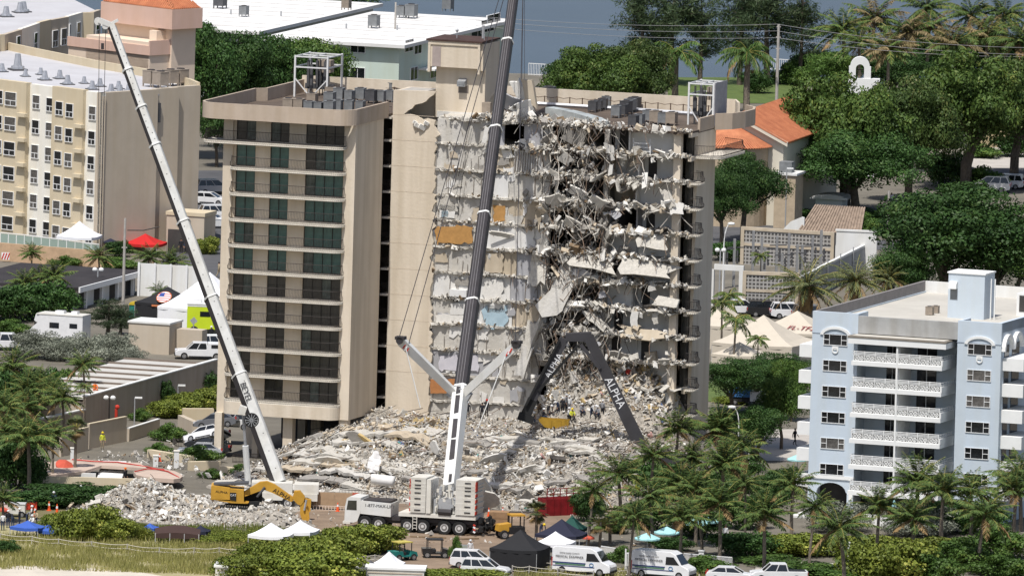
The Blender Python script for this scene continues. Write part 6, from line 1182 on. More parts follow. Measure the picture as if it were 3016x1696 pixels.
for q, w_, h_, kd, lab in (((150, 1480), 190, 75, 'grape', 'sea grape bush at the lower left of the thicket'), ((330, 1400), 200, 85, 'grape', 'sea grape bush in front of the white tents'), ((520, 1430), 200, 95, 'grape', 'sea grape bush in the middle of the thicket'), ((700, 1400), 190, 100, 'grape', 'sea grape bush left of the teal cart'), ((900, 1280), 170, 80, 'grape', 'sea grape bush climbing before the crane wheels'), ((1060, 1260), 150, 70, 'grape', 'bright sea grape bush below the crane ladder'), ((760, 1270), 140, 60, 'scrub', 'scrub between the thicket and crane truck'), ((500, 1200), 170, 30, 'scrub', 'scrub behind the two white tents'), ((600, 1500), 260, 90, 'grape', 'sea grape bush at the bottom edge of the thicket'), ((1500, 1480), 160, 32, 'grape', 'sea grape bush at the bottom before the white estate car'), ((1750, 1490), 200, 34, 'grape', 'sea grape bush at the bottom below the black tent'), ((1000, 1480), 90, 40, 'scrub', 'scrub beside the low white canopy'), ((1640, 1330), 40, 60, 'green', 'small young tree in the work yard')):
    bush(kd, *zc(*q), w_, h_, lab)
# --- dune grass: thin blades
def grass(name, label, poly, N, hgt, lm):
    pts = np.array([PD(x, y)[:2] for x, y in poly]); lo, hi = pts.min(0), pts.max(0); out = []
    while len(out) < N:
        q = rng.uniform(lo, hi, (4000, 2)); ins = np.zeros(len(q), bool); j = len(pts)-1
        for i in range(len(pts)):
            xi, yi = pts[i]; xj, yj = pts[j]; c = ((yi > q[:, 1]) != (yj > q[:, 1])) & (q[:, 0] < (xj-xi)*(q[:, 1]-yi)/(yj-yi+1e-12)+xi); ins ^= c; j = i
        out.extend(q[ins].tolist())
    q = np.array(out[:N]); dens = np.sin(q[:, 0]*0.9+q[:, 1]*0.4)+np.sin(q[:, 0]*0.31-q[:, 1]*0.7+1)+rng.normal(size=N)*0.8; q = q[dens > -0.9]; N = len(q)
    b = np.concatenate([q, np.zeros((N, 1))], 1); h = hgt*rng.uniform(0.5, 1.4, N)[:, None]; a = rng.uniform(0, 6.28, N); s = np.stack([np.cos(a), np.sin(a), a*0], 1)*0.045; tip = b+np.concatenate([rng.normal(0, 0.22, (N, 2)), np.ones((N, 1))], 1)*h
    V = np.stack([b-s, b+s, tip+s*0.15, tip-s*0.15], 1); link(name, quadmesh(name, V, lm), None, None, None, None, label, 'grass', None, 'stuff')
GR = leafmat('dune_grass_blade', (0.16, 0.165, 0.045), (0.34, 0.32, 0.11), (0.48, 0.42, 0.2), 0.25)
grass('dune_grass', 'tall olive dune grass along the beach', [(-40, 1432), (-40, 1345), (330, 1362), (620, 1372), (760, 1400), (560, 1448), (300, 1440)], 26000, 0.55, GR)
grass('dune_grass', 'dune grass along the rope fence below the vans', [(1290, 1452), (1300, 1425), (1500, 1428), (1760, 1440), (1900, 1452)], 5000, 0.4, GR)
grass('dune_grass', 'rough grass around the brown canopy', [(330, 1362), (350, 1330), (640, 1325), (780, 1345), (640, 1372)], 7000, 0.5, leafmat('scrub_blade', (0.05, 0.07, 0.015), (0.14, 0.16, 0.035), (0.22, 0.21, 0.07), 0.2))
# ================================================================ machines
CW = mat('crane_white', (0.72, 0.72, 0.70), 0.4, 0.06, 0.8, streak=0.06)
CWC = mat('crane_cream', (0.74, 0.72, 0.66), 0.45, 0.08, 0.8, streak=0.08)
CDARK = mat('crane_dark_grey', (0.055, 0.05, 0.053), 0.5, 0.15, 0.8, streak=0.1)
BLACKR = mat('black_rubber', (0.02, 0.02, 0.02), 0.8, 0.1, 3)
RIMW = mat('white_rim', (0.62, 0.61, 0.59), 0.5, 0.1, 2)
YEL = mat('machine_yellow', (0.60, 0.33, 0.045), 0.5, 0.1, 1.2, streak=0.12)
ALG = mat('machine_grey', (0.06, 0.058, 0.063), 0.5, 0.12, 0.8, streak=0.1)
LET_K = mat('black_lettering', (0.015, 0.015, 0.02), 0.6, 0)
LET_W = mat('white_lettering', (0.8, 0.8, 0.8), 0.6, 0)
REDP = mat('signal_red', (0.55, 0.05, 0.03), 0.5, 0.05, 2)
def wheel_meshes(r, w, rim=RIMW):
    t = MB(); n = 18; pr = [(r*0.58, -w/2), (r*0.94, -w/2), (r, -w*0.3), (r, w*0.3), (r*0.94, w/2), (r*0.58, w/2)]
    rings = [[(rr*math.cos(2*math.pi*k/n), y, rr*math.sin(2*math.pi*k/n)) for rr, y in pr] for k in range(n)]
    rings.append(rings[0]); t.loft(rings, cap=False)
    g = MB(); g.cyl((0, -w*0.42, 0), (0, w*0.42, 0), r*0.6, None, 16); g.cyl((0, -w*0.5, 0), (0, -w*0.4, 0), r*0.22, None, 8)
    d = MB(); d.cyl((0, -w*0.46, 0), (0, -w*0.425, 0), r*0.42, None, 12)
    return t.mesh('tyre', BLACKR), g.mesh('rim', rim), d.mesh('rim_disc', mat('dark_hub', (0.2, 0.19, 0.18), 0.6))  # disc in a darker grey than the rim
def wheel(parent, ms, loc, rot=0):
    o = link('wheel', ms[0], parent, loc, (0, 0, rot)); link('rim', ms[1], o); link('rim_disc', ms[2], o); return o
# ---- big crane truck
pB = P(1060, 1560, 0); yB = -0.20   # carrier heading: cab to the photograph's left
dirB = P(1364, 1578, 0)-pB; yB = math.atan2(dirB[1], dirB[0])
big = thing('mobile_crane', 'large white crane truck with tall counterweight stacks and long dark boom', 'crane', pB, yB)
LB = np.linalg.norm(dirB)
w9 = wheel_meshes(0.72, 0.55)
def bx(px, py, y=0.0):
    """photograph pixel -> crane local x,z on the truck's near side plane"""
    c = Fr(pB, math.degrees(yB)).fv(px, py, y); return c[0], c[2]
for px in (1073, 1114, 1199, 1244, 1308, 1352):
    x = bx(px, 1540)[0]
    for y in (0.3, 2.7): wheel(big, w9, (x, y, 0.72), 0 if y < 1 else math.pi)
x0 = bx(1015, 1500)[0]; x1 = bx(1402, 1500)[0]
m = MB(); m.box(x0+1.4, x1+0.3, 0.7, 2.3, 0.8, 1.5); m.box(x0+2, x1, 0.35, 2.65, 1.1, 1.45); m.build('chassis', CDARK, big)
xa, xb = bx(1058, 1500)[0], bx(1151, 1500)[0]
m = MB(); m.profile([(xa, 1.62), (xb, 1.45), (xb, 2.75), (xa-0.3, 2.9)], 0.02, 2.95); m.build('engine_housing', CW, big)
MB().box(xa+0.3, xb-0.1, 0.3, 2.7, 2.76, 2.98).build('housing_top', CDARK, big)
m = MB(); m.profile([(x0, 0.7), (x0+0.03, 2.2), (x0+0.2, 3.05), (x0+0.45, 3.2), (x0+1.6, 3.15), (x0+1.6, 1.75), (x0+1.3, 0.85), (x0+0.9, 0.7)], 0.0, 2.95); m.build('cab', CW, big)
m = MB(); m.profile([(x0+0.2, 1.95), (x0+0.34, 2.85), (x0+1.2, 2.88), (x0+1.22, 1.95)], -0.03, 0.03); m.profile([(x0-0.03, 1.7), (x0-0.01, 2.2), (x0+0.17, 2.95), (x0+0.2, 2.95), (x0+0.06, 1.7)], 0.2, 2.7); m.build('cab_window', DGLASS, big)
MB().box(x0-0.15, x0+0.6, -0.03, 3.0, 0.55, 0.8).build('bumper', CWC, big)
text_on('lettering', '1-877-MAX-LIFT', 0.42, LET_K, big, (bx(1118, 1500)[0], -0.0, 2.45), (1, 0, -0.01), (0, 0, 1), sx=1.05)
xd0, xd1 = bx(1175, 1500)[0], bx(1402, 1500)[0]
MB().box(xd0, xd1, -0.1, 3.1, 1.62, 2.0).build('deck', CWC, big)
for i in range(3): pass
m = MB(); m.box(bx(1217, 1500)[0], bx(1217, 1500)[0]+0.06, -0.2, -0.14, 0.35, 1.7); m.box(bx(1229, 1500)[0], bx(1229, 1500)[0]+0.06, -0.2, -0.14, 0.35, 1.7)
for z in (0.5, 0.8, 1.1, 1.4): m.box(bx(1217, 1500)[0], bx(1230, 1500)[0], -0.2, -0.15, z, z+0.06)
m.build('ladder', CWC, big)
# counterweight stacks: seven slabs each
for side, (pa, pb_) in enumerate(((1208, 1255), (1343, 1403))):
    xa, xb = bx(pa, 1480)[0], bx(pb_, 1480)[0]; zs = np.array([2.05, 2.62, 3.18, 3.74, 4.3, 4.62, 4.94, 5.5])
    for i in range(7):
        e = 0.12; lo, hi = (xa, xb) if side == 0 else (xa, xb)
        m = MB(); a = lo+(e if side == 0 else 0); b = hi-(e if side == 1 else 0)
        m.add([(a, -0.2, zs[i]+0.01), (b, -0.2, zs[i]+0.01), (b, 2.9, zs[i]+0.01), (a, 2.9, zs[i]+0.01), (lo, -0.25, zs[i+1]), (hi, -0.25, zs[i+1]), (hi, 2.95, zs[i+1]), (lo, 2.95, zs[i+1])], BOXF)
        o = m.build('counterweight', CWC, big)
        c = (lo+hi)/2; MB().box(c-0.32+0.2*side, c+0.3+0.2*side, -0.265, -0.23, (zs[i]+zs[i+1])/2-0.05, (zs[i]+zs[i+1])/2+0.05).build('slot', LET_K, o)
        q = lo-0.02 if side == 0 else hi-0.06; MB().box(q, q+0.08, -0.26, 0.4, zs[i]+0.12, zs[i]+0.42).build('red_mark', REDP, o)
    if side == 0:
        for i in range(4): MB().box(xb+0.05+0.0, xb+0.5, -0.2+i*0.75, 0.4+i*0.75, 2.05, 5.35).build('ballast_column', CWC, big)
xm = bx(1310, 1480)[0]
m = MB(); m.box(xm-1.2, xm+1.0, 0.3, 2.8, 2.0, 3.4); m.box(xm-0.6, xm+0.7, -0.1, 0.6, 2.5, 3.6); m.build('turntable', STEEL, big)
m = MB()
for i in range(46):
    c = (xm+rng.uniform(-1.2, 1.1), rng.uniform(-0.1, 0.5), rng.uniform(2.4, 4.6)); m.obox(c, (rng.uniform(0.08, 0.35), 0.2, rng.uniform(0.06, 0.5)), (0, 0, 0), i % 2)
for x in (-0.9, -0.5, 0.5, 0.9): m.bar((xm+x, 0.1, 2.1), (xm+x*0.5, 0.4, 4.9), 0.14, 0.14, 0)
m.build('winch_gear', [CWC, STEEL], big, kind='stuff')
m = MB(); m.cyl((xm-0.6, 0.1, 2.25), (xm+0.7, 0.1, 2.25), 0.4, None, 10); m.build('winch_drum', CDARK, big)
# rear outrigger and cables
m = MB(); xr = x1
for i in range(24): p = (xr+rng.uniform(0.0, 1.5), rng.uniform(0, 2.5), rng.uniform(0.4, 1.7)); m.obox(p, (rng.uniform(0.2, 0.6), 0.4, rng.uniform(0.15, 0.5)), (0, rng.uniform(-0.6, 0.6), 0))
m.build('rear_gear', BLACKR, big, kind='stuff')
for i in range(4): MB().obox((xr-0.05, -0.3, 0.5+i*0.22), (0.24, 0.06, 0.15), (0, 0.5, 0)).build('warning_stripe', REDP if i % 2 else LET_W, big)
FB = Fr(pB, math.degrees(yB))
def lB(px, py, Y): return FB.loc(Q(px, py, Y))
foot = np.array(lB(1327, 1440, -66)); hub = np.array(lB(1357, 1150, -54)); tipY = 2.0
m = MB(); m.taper(foot, hub, 1.15, 1.3, 1.2, 1.35, up=(0, -1, 0)); m.build('boom_base', CW, big)
ax = (hub-foot)/np.linalg.norm(hub-foot)
for i, (a, b) in enumerate(((0.02, 0.1), (0.25, 0.45), (0.47, 0.66), (0.72, 0.9), (0.92, 0.99))):
    q0, q1 = foot+(hub-foot)*a, foot+(hub-foot)*b; m = MB(); nb_ = np.cross(ax, (1, 0, 0)); nb_ = nb_/np.linalg.norm(nb_)*(-1 if nb_[1] > 0 else 1); m.bar(q0+nb_*0.69, q1+nb_*0.69, 0.62 if i else 0.3, 0.06, up=nb_); m.build('boom_window', CDARK, big)
tip = np.array(lB(1545, -250, tipY)); cuts = [(1357, 1150), (1393, 893), (1430, 635), (1462.5, 383), (1496, 127), (1545, -250)]
def on_boom(py):
    for t in np.linspace(0, 1.0, 400):
        q = hub+(tip-hub)*t; p = FB.W(*q); v = p-CAM; w_ = v@FW
        if CY-F*(v@UP)/w_ <= py: return q
    return tip
def pixel_of(q): p = FB.W(*q); v = p-CAM; w_ = v@FW; return CX+F*(v@RT)/w_, CY-F*(v@UP)/w_
bw = [36, 33, 30.5, 29, 26.5, 24]
qs = [on_boom(py) for _, py in cuts]
for i in range(5):
    w_ = bw[i]/29.2; m = MB(); a, b = qs[i], qs[i+1]; n = 8; d = (b-a)/np.linalg.norm(b-a); s_ = np.cross(d, (0, -1, 0)); s_ /= np.linalg.norm(s_); u2 = np.cross(s_, d)
    ang = [(-0.5, 0.32), (-0.3, 0.5), (0.3, 0.5), (0.5, 0.32), (0.5, -0.32), (0.3, -0.5), (-0.3, -0.5), (-0.5, -0.32)]
    m.loft([[q+s_*x*w_+u2*y*w_ for x, y in ang] for q in (a, b)]); sec = m.build('boom_section', CDARK, big)
    m = MB(); c = a+d*0.15; m.loft([[q+s_*x*(w_+0.22)+u2*y*(w_+0.22) for x, y in ang] for q in (a-d*0.12, a+d*0.12)]); m.build('collar', CW, big)
    # lengthwise ribs and a few dark bolt holes
    r = MB()
    for x in (-0.22, 0.02, 0.26): r.bar(a+s_*x*w_-u2*0.505*w_*1.0, b+s_*x*w_-u2*0.505*w_, 0.05, 0.03)
    for x in (-0.22, 0.02, 0.26): r.bar(a+s_*x*w_+u2*0.505*w_*1.0, b+s_*x*w_+u2*0.505*w_, 0.05, 0.03)
    r.build('rib', mat('boom_rib_grey', (0.17, 0.16, 0.165), 0.5), sec)
m = MB(); m.obox(tip+(0, 0, 0.5), (1.2, 1.4, 1.5)); m.build('boom_head', CW, big)
# spread guy arms
for name, tp in (('a', (1180, 1002)), ('b', (1522, 1015))):
    q = np.array(lB(*tp, -57)); base = hub+(-0.5 if name == 'a' else 0.5, -0.6, -0.2)
    m = MB(); m.taper(base, q, 0.72, 0.7, 0.85, 0.8, up=(0, -1, 0)); g = m.build('guy_arm', CW, big)
    d = (q-base)/np.linalg.norm(q-base)
    m = MB(); m.cyl(q+(0, -0.5, 0), q+(0, 0.5, 0), 0.36, None, 10); m.obox(q+(0, 0, 0.25), (0.95, 1.0, 0.3)); m.build('guy_winch', CDARK, g)
    m = MB()
    for k in range(3): m.obox(q-d*(0.7+0.25*k)+(0, -0.42, -0.1), (0.14, 0.06, 0.5), (0, 0.5, 0), k % 2)
    m.build('warning_stripe', [REDP, LET_W], g)
    m = MB(); m.tube([q+(-0.15, 0, 0.3), tip+(0, 0, 0.3)], 0.04, 4); m.build('guy_cable', CDARK, g)
    if name == 'a': m = MB(); m.tube([q+(0.8, 0, -0.4), tip+(0.3, 0, 0.3)], 0.04, 4); m.build('guy_cable', CDARK, g)
    m = MB(); e = np.array(lB(1238, 1200, -58)) if name == 'a' else np.array(lB(1408, 1260, -58)); m.tube([q+(0.5 if name == 'a' else -0.9, 0, -0.6), e], 0.055, 4); m.build('guy_rod', CW, g)
    m = MB(); m.obox(base+(0, 0.1, -0.1), (1.3, 0.9, 0.9), (0, 0.5, 0)); m.build('guy_bracket', STEEL, g)
for i, dx in enumerate((0.9, 1.05, 1.3)):
    q0 = tip+(0, 0, -0.4); q1 = FB.loc(Q((1520, 1530, 1545)[i], (900, 700, 820)[i], -3)); m = MB(); m.tube([q0, q1], 0.028, 4); m.build('hoist_rope', CDARK, big)
m = MB(); q = np.array(FB.loc(Q(1522, 920, -3))); m.obox(q, (0.35, 0.3, 0.9)); m.cyl(q+(0, 0, -0.5), q+(0, 0, -1.0), 0.12, None, 6); m.build('hook_block', CDARK, big)

# ---- slimmer white crane behind the excavator
pA = P(800, 1494, 0); FA = Fr(pA, 0)
lat = thing('mobile_crane', 'slim white telescopic crane boom leaning towards the beige hotel', 'crane', pA, 0)
def lA(px, py, Y): return np.array(FA.loc(Q(px, py, Y)))
fA = lA(822, 1425, -50); tA = lA(328, 78, -30)
def boomA(py):
    t = (1425-py)/(1425-78.0); 
    lo, hi = 0.0, 1.0
    for _ in range(40):
        mid = (lo+hi)/2; q = fA+(tA-fA)*mid; p = FA.W(*q); v = p-CAM; y = CY-F*(v@UP)/(v@FW)
        if y > py: lo = mid
        else: hi = mid
    return fA+(tA-fA)*lo
secs = [(1425, 47), (1105, 42), (877, 38), (654, 34.5), (429, 31), (317, 28.5), (207, 26), (80, 24)]
for i in range(7):
    a, b = boomA(secs[i][0]), boomA(secs[i+1][0]); w_ = secs[i][1]/29.0*0.95; d = (b-a)/np.linalg.norm(b-a); s_ = np.cross(d, (0, -1, 0)); s_ /= np.linalg.norm(s_); u2 = np.cross(s_, d)
    ang = [(-0.5, 0.0), (-0.16, 0.5), (0.42, 0.5), (0.5, 0.3), (0.5, -0.5), (-0.5, -0.5)]
    if s_[0] < 0: s_ = -s_
    if u2[1] > 0: u2 = -u2
    m = MB(); m.loft([[q+s_*x*w_+u2*y*w_ for x, y in ang] for q in (a, b)]); m.m[0] = 1; sec = m.build('boom_section', [mat('weathered_boom_white', (0.60, 0.60, 0.575), 0.5, 0.12, 0.8, streak=0.15), CDARK], lat)  # underside facet coloured dark grey, standing in for its shade
    if i: m = MB(); m.loft([[q+s_*x*(w_+0.3)+u2*y*(w_+0.3) for x, y in ang] for q in (a-d*0.09, a+d*0.09)]); m.build('collar', CW, sec)
    r = MB()
    for k in np.arange(0.12, 0.95, 0.16): q = a+(b-a)*k-s_*0.05*w_; r.obox(q+s_*rng.uniform(0.0, 0.3)*w_+u2*0.505*w_, (0.08, 0.05, 0.08))
    r.build('bolt', CDARK, sec)
h = tA
m = MB(); m.obox(h+(-0.5, 0, 0.3), (1.6, 0.6, 0.5), (0, 0.35, 0)); m.cyl(h+(-1.35, -0.2, 0.45), h+(-1.35, 0.2, 0.45), 0.38, None, 12); m.obox(h+(0.3, 0, 0.45), (0.8, 0.5, 0.25), (0, -0.5, 0)); m.cyl(h+(-0.6, -0.25, 0.0), h+(-0.6, 0.25, 0.0), 0.32, None, 10); m.build('boom_head', CW, lat)
m = MB(); m.tube([h+(-1.2, 0, 0.2), lA(288, 600, -30)], 0.03, 4); m.tube([h+(-0.55, 0, -0.2), lA(300, 600, -30)], 0.03, 4); m.build('hoist_rope', CDARK, lat)
m = MB(); q = lA(302, 137, -30); m.obox(q, (0.3, 0.2, 0.6)); m.build('hook_block', CDARK, lat)
m = MB(); m.tube([lA(714, 1195, -51), lA(723, 1316, -50.5)], 0.14, 8); m.build('lift_piston', STEEL, lat)
m = MB(); m.tube([lA(723, 1312, -50.5), lA(731, 1425, -50)], 0.32, 10); m.build('lift_cylinder', CW, lat)
q = lA(741, 1237, -52); m = MB(); n = 20
m.tube([q+(0.68*math.cos(2*math.pi*k/n), 0, 0.68*math.sin(2*math.pi*k/n)) for k in range(n+1)], 0.06, 4); m.cyl(q+(0, -0.03, 0), q+(0, 0.25, 0), 0.6, None, 20); m.build('cable_reel', BLACKR, lat)
m = MB()
for k in range(12): m.bar(q+(0, -0.06, 0), q+(0.64*math.cos(k*math.pi/6), -0.06, 0.64*math.sin(k*math.pi/6)), 0.05, 0.02, up=(0, 1, 0))
m.build('reel_spokes', STEEL, lat)
MB().obox(lA(714, 1207, -51.0), (0.7, 1.2, 0.8), (0, 0.3, 0)).build('boom_bracket', CWC, lat)
a = boomA(1090); d = (boomA(1200)-boomA(1100)); text_on('lettering', 'BEYEL', 0.85, LET_K, lat, boomA(1150)+np.array((0.12, -0.98, -0.05)), d, np.cross((0, -1, 0), d), sx=0.95)
m = MB(); m.box(-3.5, 4.5, -1.4, 1.4, 0.9, 1.6); m.box(-2.0, 2.0, -1.3, 1.3, 1.6, 2.6); m.box(2.2, 4.6, -1.3, 1.3, 1.6, 2.5); m.build('carrier', CWC, lat)
w7 = wheel_meshes(0.65, 0.5)
for x in (-2.8, -1.2, 1.6, 3.4):
    for y in (-1.2, 1.2): wheel(lat, w7, (x, y, 0.65), 0 if y < 0 else math.pi)

# ---- yellow excavator
FE = Fr(P(700, 1526, 0), 0)
exc = thing('excavator', 'yellow tracked excavator with ALPHA lettering working on the debris mound', 'excavator', FE.o, 0)
def e_(x, y, v=0.0): a = FE.fv(600+x/4.83, 1380+y/4.83, v); return a[0], a[2]
def poly_e(pts, y0, y1, name, mt, parent=exc):
    q = [e_(x, y, y0) for x, y in pts]; m = MB(); m.profile(q, y0, y1); 
    o = m.build(name, mt, parent); return o
for dy in (-1.3, 1.3):
    pts = [(160, 560), (185, 525), (260, 515), (700, 545), (800, 590), (820, 640), (790, 680), (700, 665), (220, 610), (170, 590)]
    if dy > 0: pts = [(x+120, y-25) for x, y in pts]
    o = poly_e(pts, dy-0.3, dy+0.3, 'track', BLACKR)
    q = [e_(x, y, dy-0.3) for x, y in ((200, 555), (690, 585), (720, 650), (210, 595))] if dy < 0 else [e_(x, y, dy-0.3) for x, y in ((320, 530), (810, 560), (840, 625), (330, 570))]
    m = MB(); m.profile(q, dy-0.34, dy-0.29); m.build('track_frame', mat('dusty_track', (0.28, 0.24, 0.2), 0.9), o)
    m = MB(); c = e_(745, 630, dy-0.3) if dy < 0 else e_(865, 600, dy-0.3); m.cyl((c[0], dy-0.37, c[1]), (c[0], dy-0.3, c[1]), 0.3, None, 12); m.build('sprocket', ACD, o)
    m = MB(); q = [e_(x, y, dy) for x, y in pts]; L = len(q)
    for i in range(L):
        a, b = np.array(q[i]), np.array(q[(i+1) % L]); k = max(1, int(np.linalg.norm(b-a)/0.22))
        for j in range(k): c = a+(b-a)*(j+0.5)/k; m.obox((c[0], dy, c[1]), (0.1, 0.62, 0.1))
    m.build('grouser', mat('worn_steel', (0.2, 0.18, 0.15), 0.7), o, kind='stuff')
poly_e([(105, 250), (130, 240), (375, 275), (375, 440), (100, 435)], -1.5, 1.5, 'engine_house', YEL)
poly_e([(375, 285), (570, 300), (570, 480), (375, 470)], -1.45, 1.45, 'deck_house', YEL)
poly_e([(372, 338), (462, 340), (462, 455), (372, 440)], -1.53, -1.4, 'side_panel', BLACKR)
poly_e([(120, 437), (640, 480), (620, 495), (400, 488)], -1.48, 1.48, 'house_rail', YEL)
poly_e([(430, 480), (800, 470), (780, 530), (450, 520)], -1.0, 1.0, 'slew_base', BLACKR)
poly_e([(575, 340), (830, 330), (830, 470), (575, 480)], 0.2, 1.5, 'cab', BLACKR)
poly_e([(140, 215), (640, 195), (640, 225), (150, 235)], -1.0, 0.6, 'walkway_rail', ACD)
o = poly_e([(545, 345), (800, 190), (900, 180), (1010, 225), (1260, 400), (1290, 440), (1240, 470), (985, 345), (870, 300), (800, 315), (580, 395)], -0.5, 0.3, 'boom', YEL)
poly_e([(1290, 320), (1370, 315), (1440, 400), (1420, 470), (1380, 520), (1330, 500), (1260, 420)], -0.55, 0.35, 'stick_head', YEL)
poly_e([(1370, 480), (1430, 470), (1500, 640), (1510, 800), (1420, 790), (1370, 640)], -0.5, 0.3, 'stick', YEL)
poly_e([(1420, 420), (1530, 440), (1520, 600), (1480, 640), (1450, 520)], -0.2, 0.5, 'linkage', YEL)
m = MB(); a = e_(1460, 800, -0.1); m.profile([(a[0]-0.5, a[1]+0.1), (a[0]+0.5, a[1]+0.3), (a[0]+0.55, a[1]-0.5), (a[0]-0.1, a[1]-0.7), (a[0]-0.6, a[1]-0.4)], -0.7, 0.6); m.build('bucket', mat('worn_bucket', (0.25, 0.15, 0.06), 0.7), exc)
m = MB(); a, b = e_(760, 400, -0.6), e_(870, 260, -0.6); m.cyl((a[0], -0.62, a[1]), (b[0], -0.62, b[1]), 0.12, None, 8); a, b = e_(850, 260, -0.6), e_(1250, 330, 0.2); m.build('boom_ram', ACD, exc)
m = MB(); a, b = e_(1430, 590, -0.6), e_(1460, 440, -0.6); m.cyl((a[0], -0.6, a[1]), (b[0], -0.6, b[1]), 0.1, None, 8); m.build('bucket_ram', STEEL, exc)
a = e_(1110, 365, -0.52); text_on('lettering', 'ALPHA', 0.62, LET_K, exc, (a[0], -0.52, a[1]), (0.87, 0, -0.46), (0.46, 0, 0.87))
a = e_(255, 330, -1.52); text_on('lettering', 'ALPHA', 0.3, LET_K, exc, (a[0], -1.52, a[1]), (1, 0, -0.1), (0.1, 0, 1), sx=1.3)
a = e_(420, 375, -1.55); text_on('lettering', 'CAT', 0.3, LET_W, exc, (a[0], -1.55, a[1]), (1, 0, -0.05), (0.05, 0, 1))
# site cabin behind the boom
t = thing('site_box', 'white portable box on pale plinth behind the excavator boom', 'box', P(805, 1480, 0)); MB().box(-1.2, 1.6, -0.5, 0.8, 0.4, 1.5).build('box_body', CWC, t); MB().box(-1.5, 1.8, -0.7, 1.0, 0.0, 0.4).build('plinth', CONC, t)

# ---- grey high-reach demolition machine
FG = Fr(Q(1885, 1292, -22), 0); FG.o[2] = 0
hr = thing('demolition_excavator', 'grey high reach demolition arm with white ALPHA lettering bent over the rubble', 'excavator', FG.o, 0)
def g_(px, py, v=0.0): a = FG.fv(px, py, v); return np.array((a[0], v, a[2]))
def z9(x, y): return 1380+x/4.025, 960+y/4.025
def beam(pa, pb, w0, w1, y0, y1, name, mt):
    a, b = g_(*z9(*pa)), g_(*z9(*pb)); d = (b-a)/np.linalg.norm(b-a); s_ = np.array((-d[2], 0, d[0])); w0 /= 29.2*4.025; w1 /= 29.2*4.025
    q = [a+s_*w0/2, b+s_*w1/2, b-s_*w1/2, a-s_*w0/2]; m = MB(); m.profile([(p[0], p[2]) for p in q], y0, y1); return m.build(name, mt, hr)
beam((1420, 120), (2040, 1420), 115, 155, -0.6, 0.6, 'main_boom', ALG)
beam((1150, 130), (1460, 125), 90, 110, -0.55, 0.55, 'knuckle', ALG)
beam((1135, 150), (760, 870), 105, 88, -0.5, 0.5, 'dipper', ALG)
beam((1300, 220), (830, 760), 30, 30, -0.75, -0.55, 'ram', BLACKR); beam((1330, 210), (1560, 500), 40, 40, -0.75, -0.6, 'ram', ALG); beam((1080, 150), (680, 930), 26, 26, -0.8, -0.6, 'hose', BLACKR)
m = MB(); c = g_(*z9(720, 960)); m.obox(c, (1.0, 1.0, 1.7), (0, 0.4, 0)); m.obox(c+(-0.3, 0, -1.1), (1.6, 1.2, 0.7), (0, 0.3, 0)); m.build('crusher_head', BLACKR, hr)
a = g_(*z9(1012, 470), -0.53); d = np.array(g_(*z9(1085, 350)))-np.array(g_(*z9(940, 600))); text_on('lettering', 'ALPHA', 0.95, LET_W, hr, a, d, np.cross((0, -1, 0), d), sx=0.95)
a = g_(*z9(1735, 790), -0.63); d = np.array(g_(*z9(1830, 960)))-np.array(g_(*z9(1660, 620))); text_on('lettering', 'ALPHA', 1.15, LET_W, hr, a, d, np.cross((0, -1, 0), d), sx=0.95)
m = MB(); m.box(-0.6, 4.6, -1.6, 1.6, 1.2, 3.2); m.build('engine_house', ALG, hr); m = MB(); m.box(-1.0, 0.6, -1.6, -0.3, 1.3, 3.4); m.build('cab', ALG, hr)
for y in (-1.4, 1.4): m = MB(); m.profile([(-2.2, 0.5), (-1.8, 1.0), (4.2, 1.0), (4.6, 0.5), (4.2, 0.0), (-1.8, 0.0)], y-0.35, y+0.35); m.build('track', BLACKR, hr)
# yellow skip box among the workers
t = thing('skip_box', 'mustard yellow open skip box resting on the rubble beside crouching workers', 'skip', on_heap(1632, 1262)+np.array((0, 0, 0.1)), -0.08)
OCH = mat('mustard_paint', (0.42, 0.25, 0.03), 0.5, 0.15, 2)
m = MB(); m.profile([(-1.55, 0.95), (-1.5, 0.7), (-0.9, 0.1), (-0.4, 0.0), (1.5, 0.12), (1.5, 0.85)], -0.75, -0.68); m.profile([(-1.55, 0.95), (-1.5, 0.7), (-0.9, 0.1), (-0.4, 0.0), (1.5, 0.12), (1.5, 0.85)], 0.68, 0.75); m.build('side', OCH, t)
m = MB(); m.add([(-0.9, -0.7, 0.1), (1.5, -0.7, 0.13), (1.5, 0.7, 0.13), (-0.9, 0.7, 0.1), (-1.52, -0.7, 0.8), (-1.52, 0.7, 0.8), (1.5, -0.7, 0.8), (1.5, 0.7, 0.8)], [(0, 1, 2, 3), (4, 0, 3, 5), (1, 6, 7, 2)]); m.build('floor', OCH, t)
m = MB()
for x in (-0.3, 0.7): m.box(x, x+0.08, -0.8, -0.74, 0.05, 0.88)
m.build('rib', OCH, t)
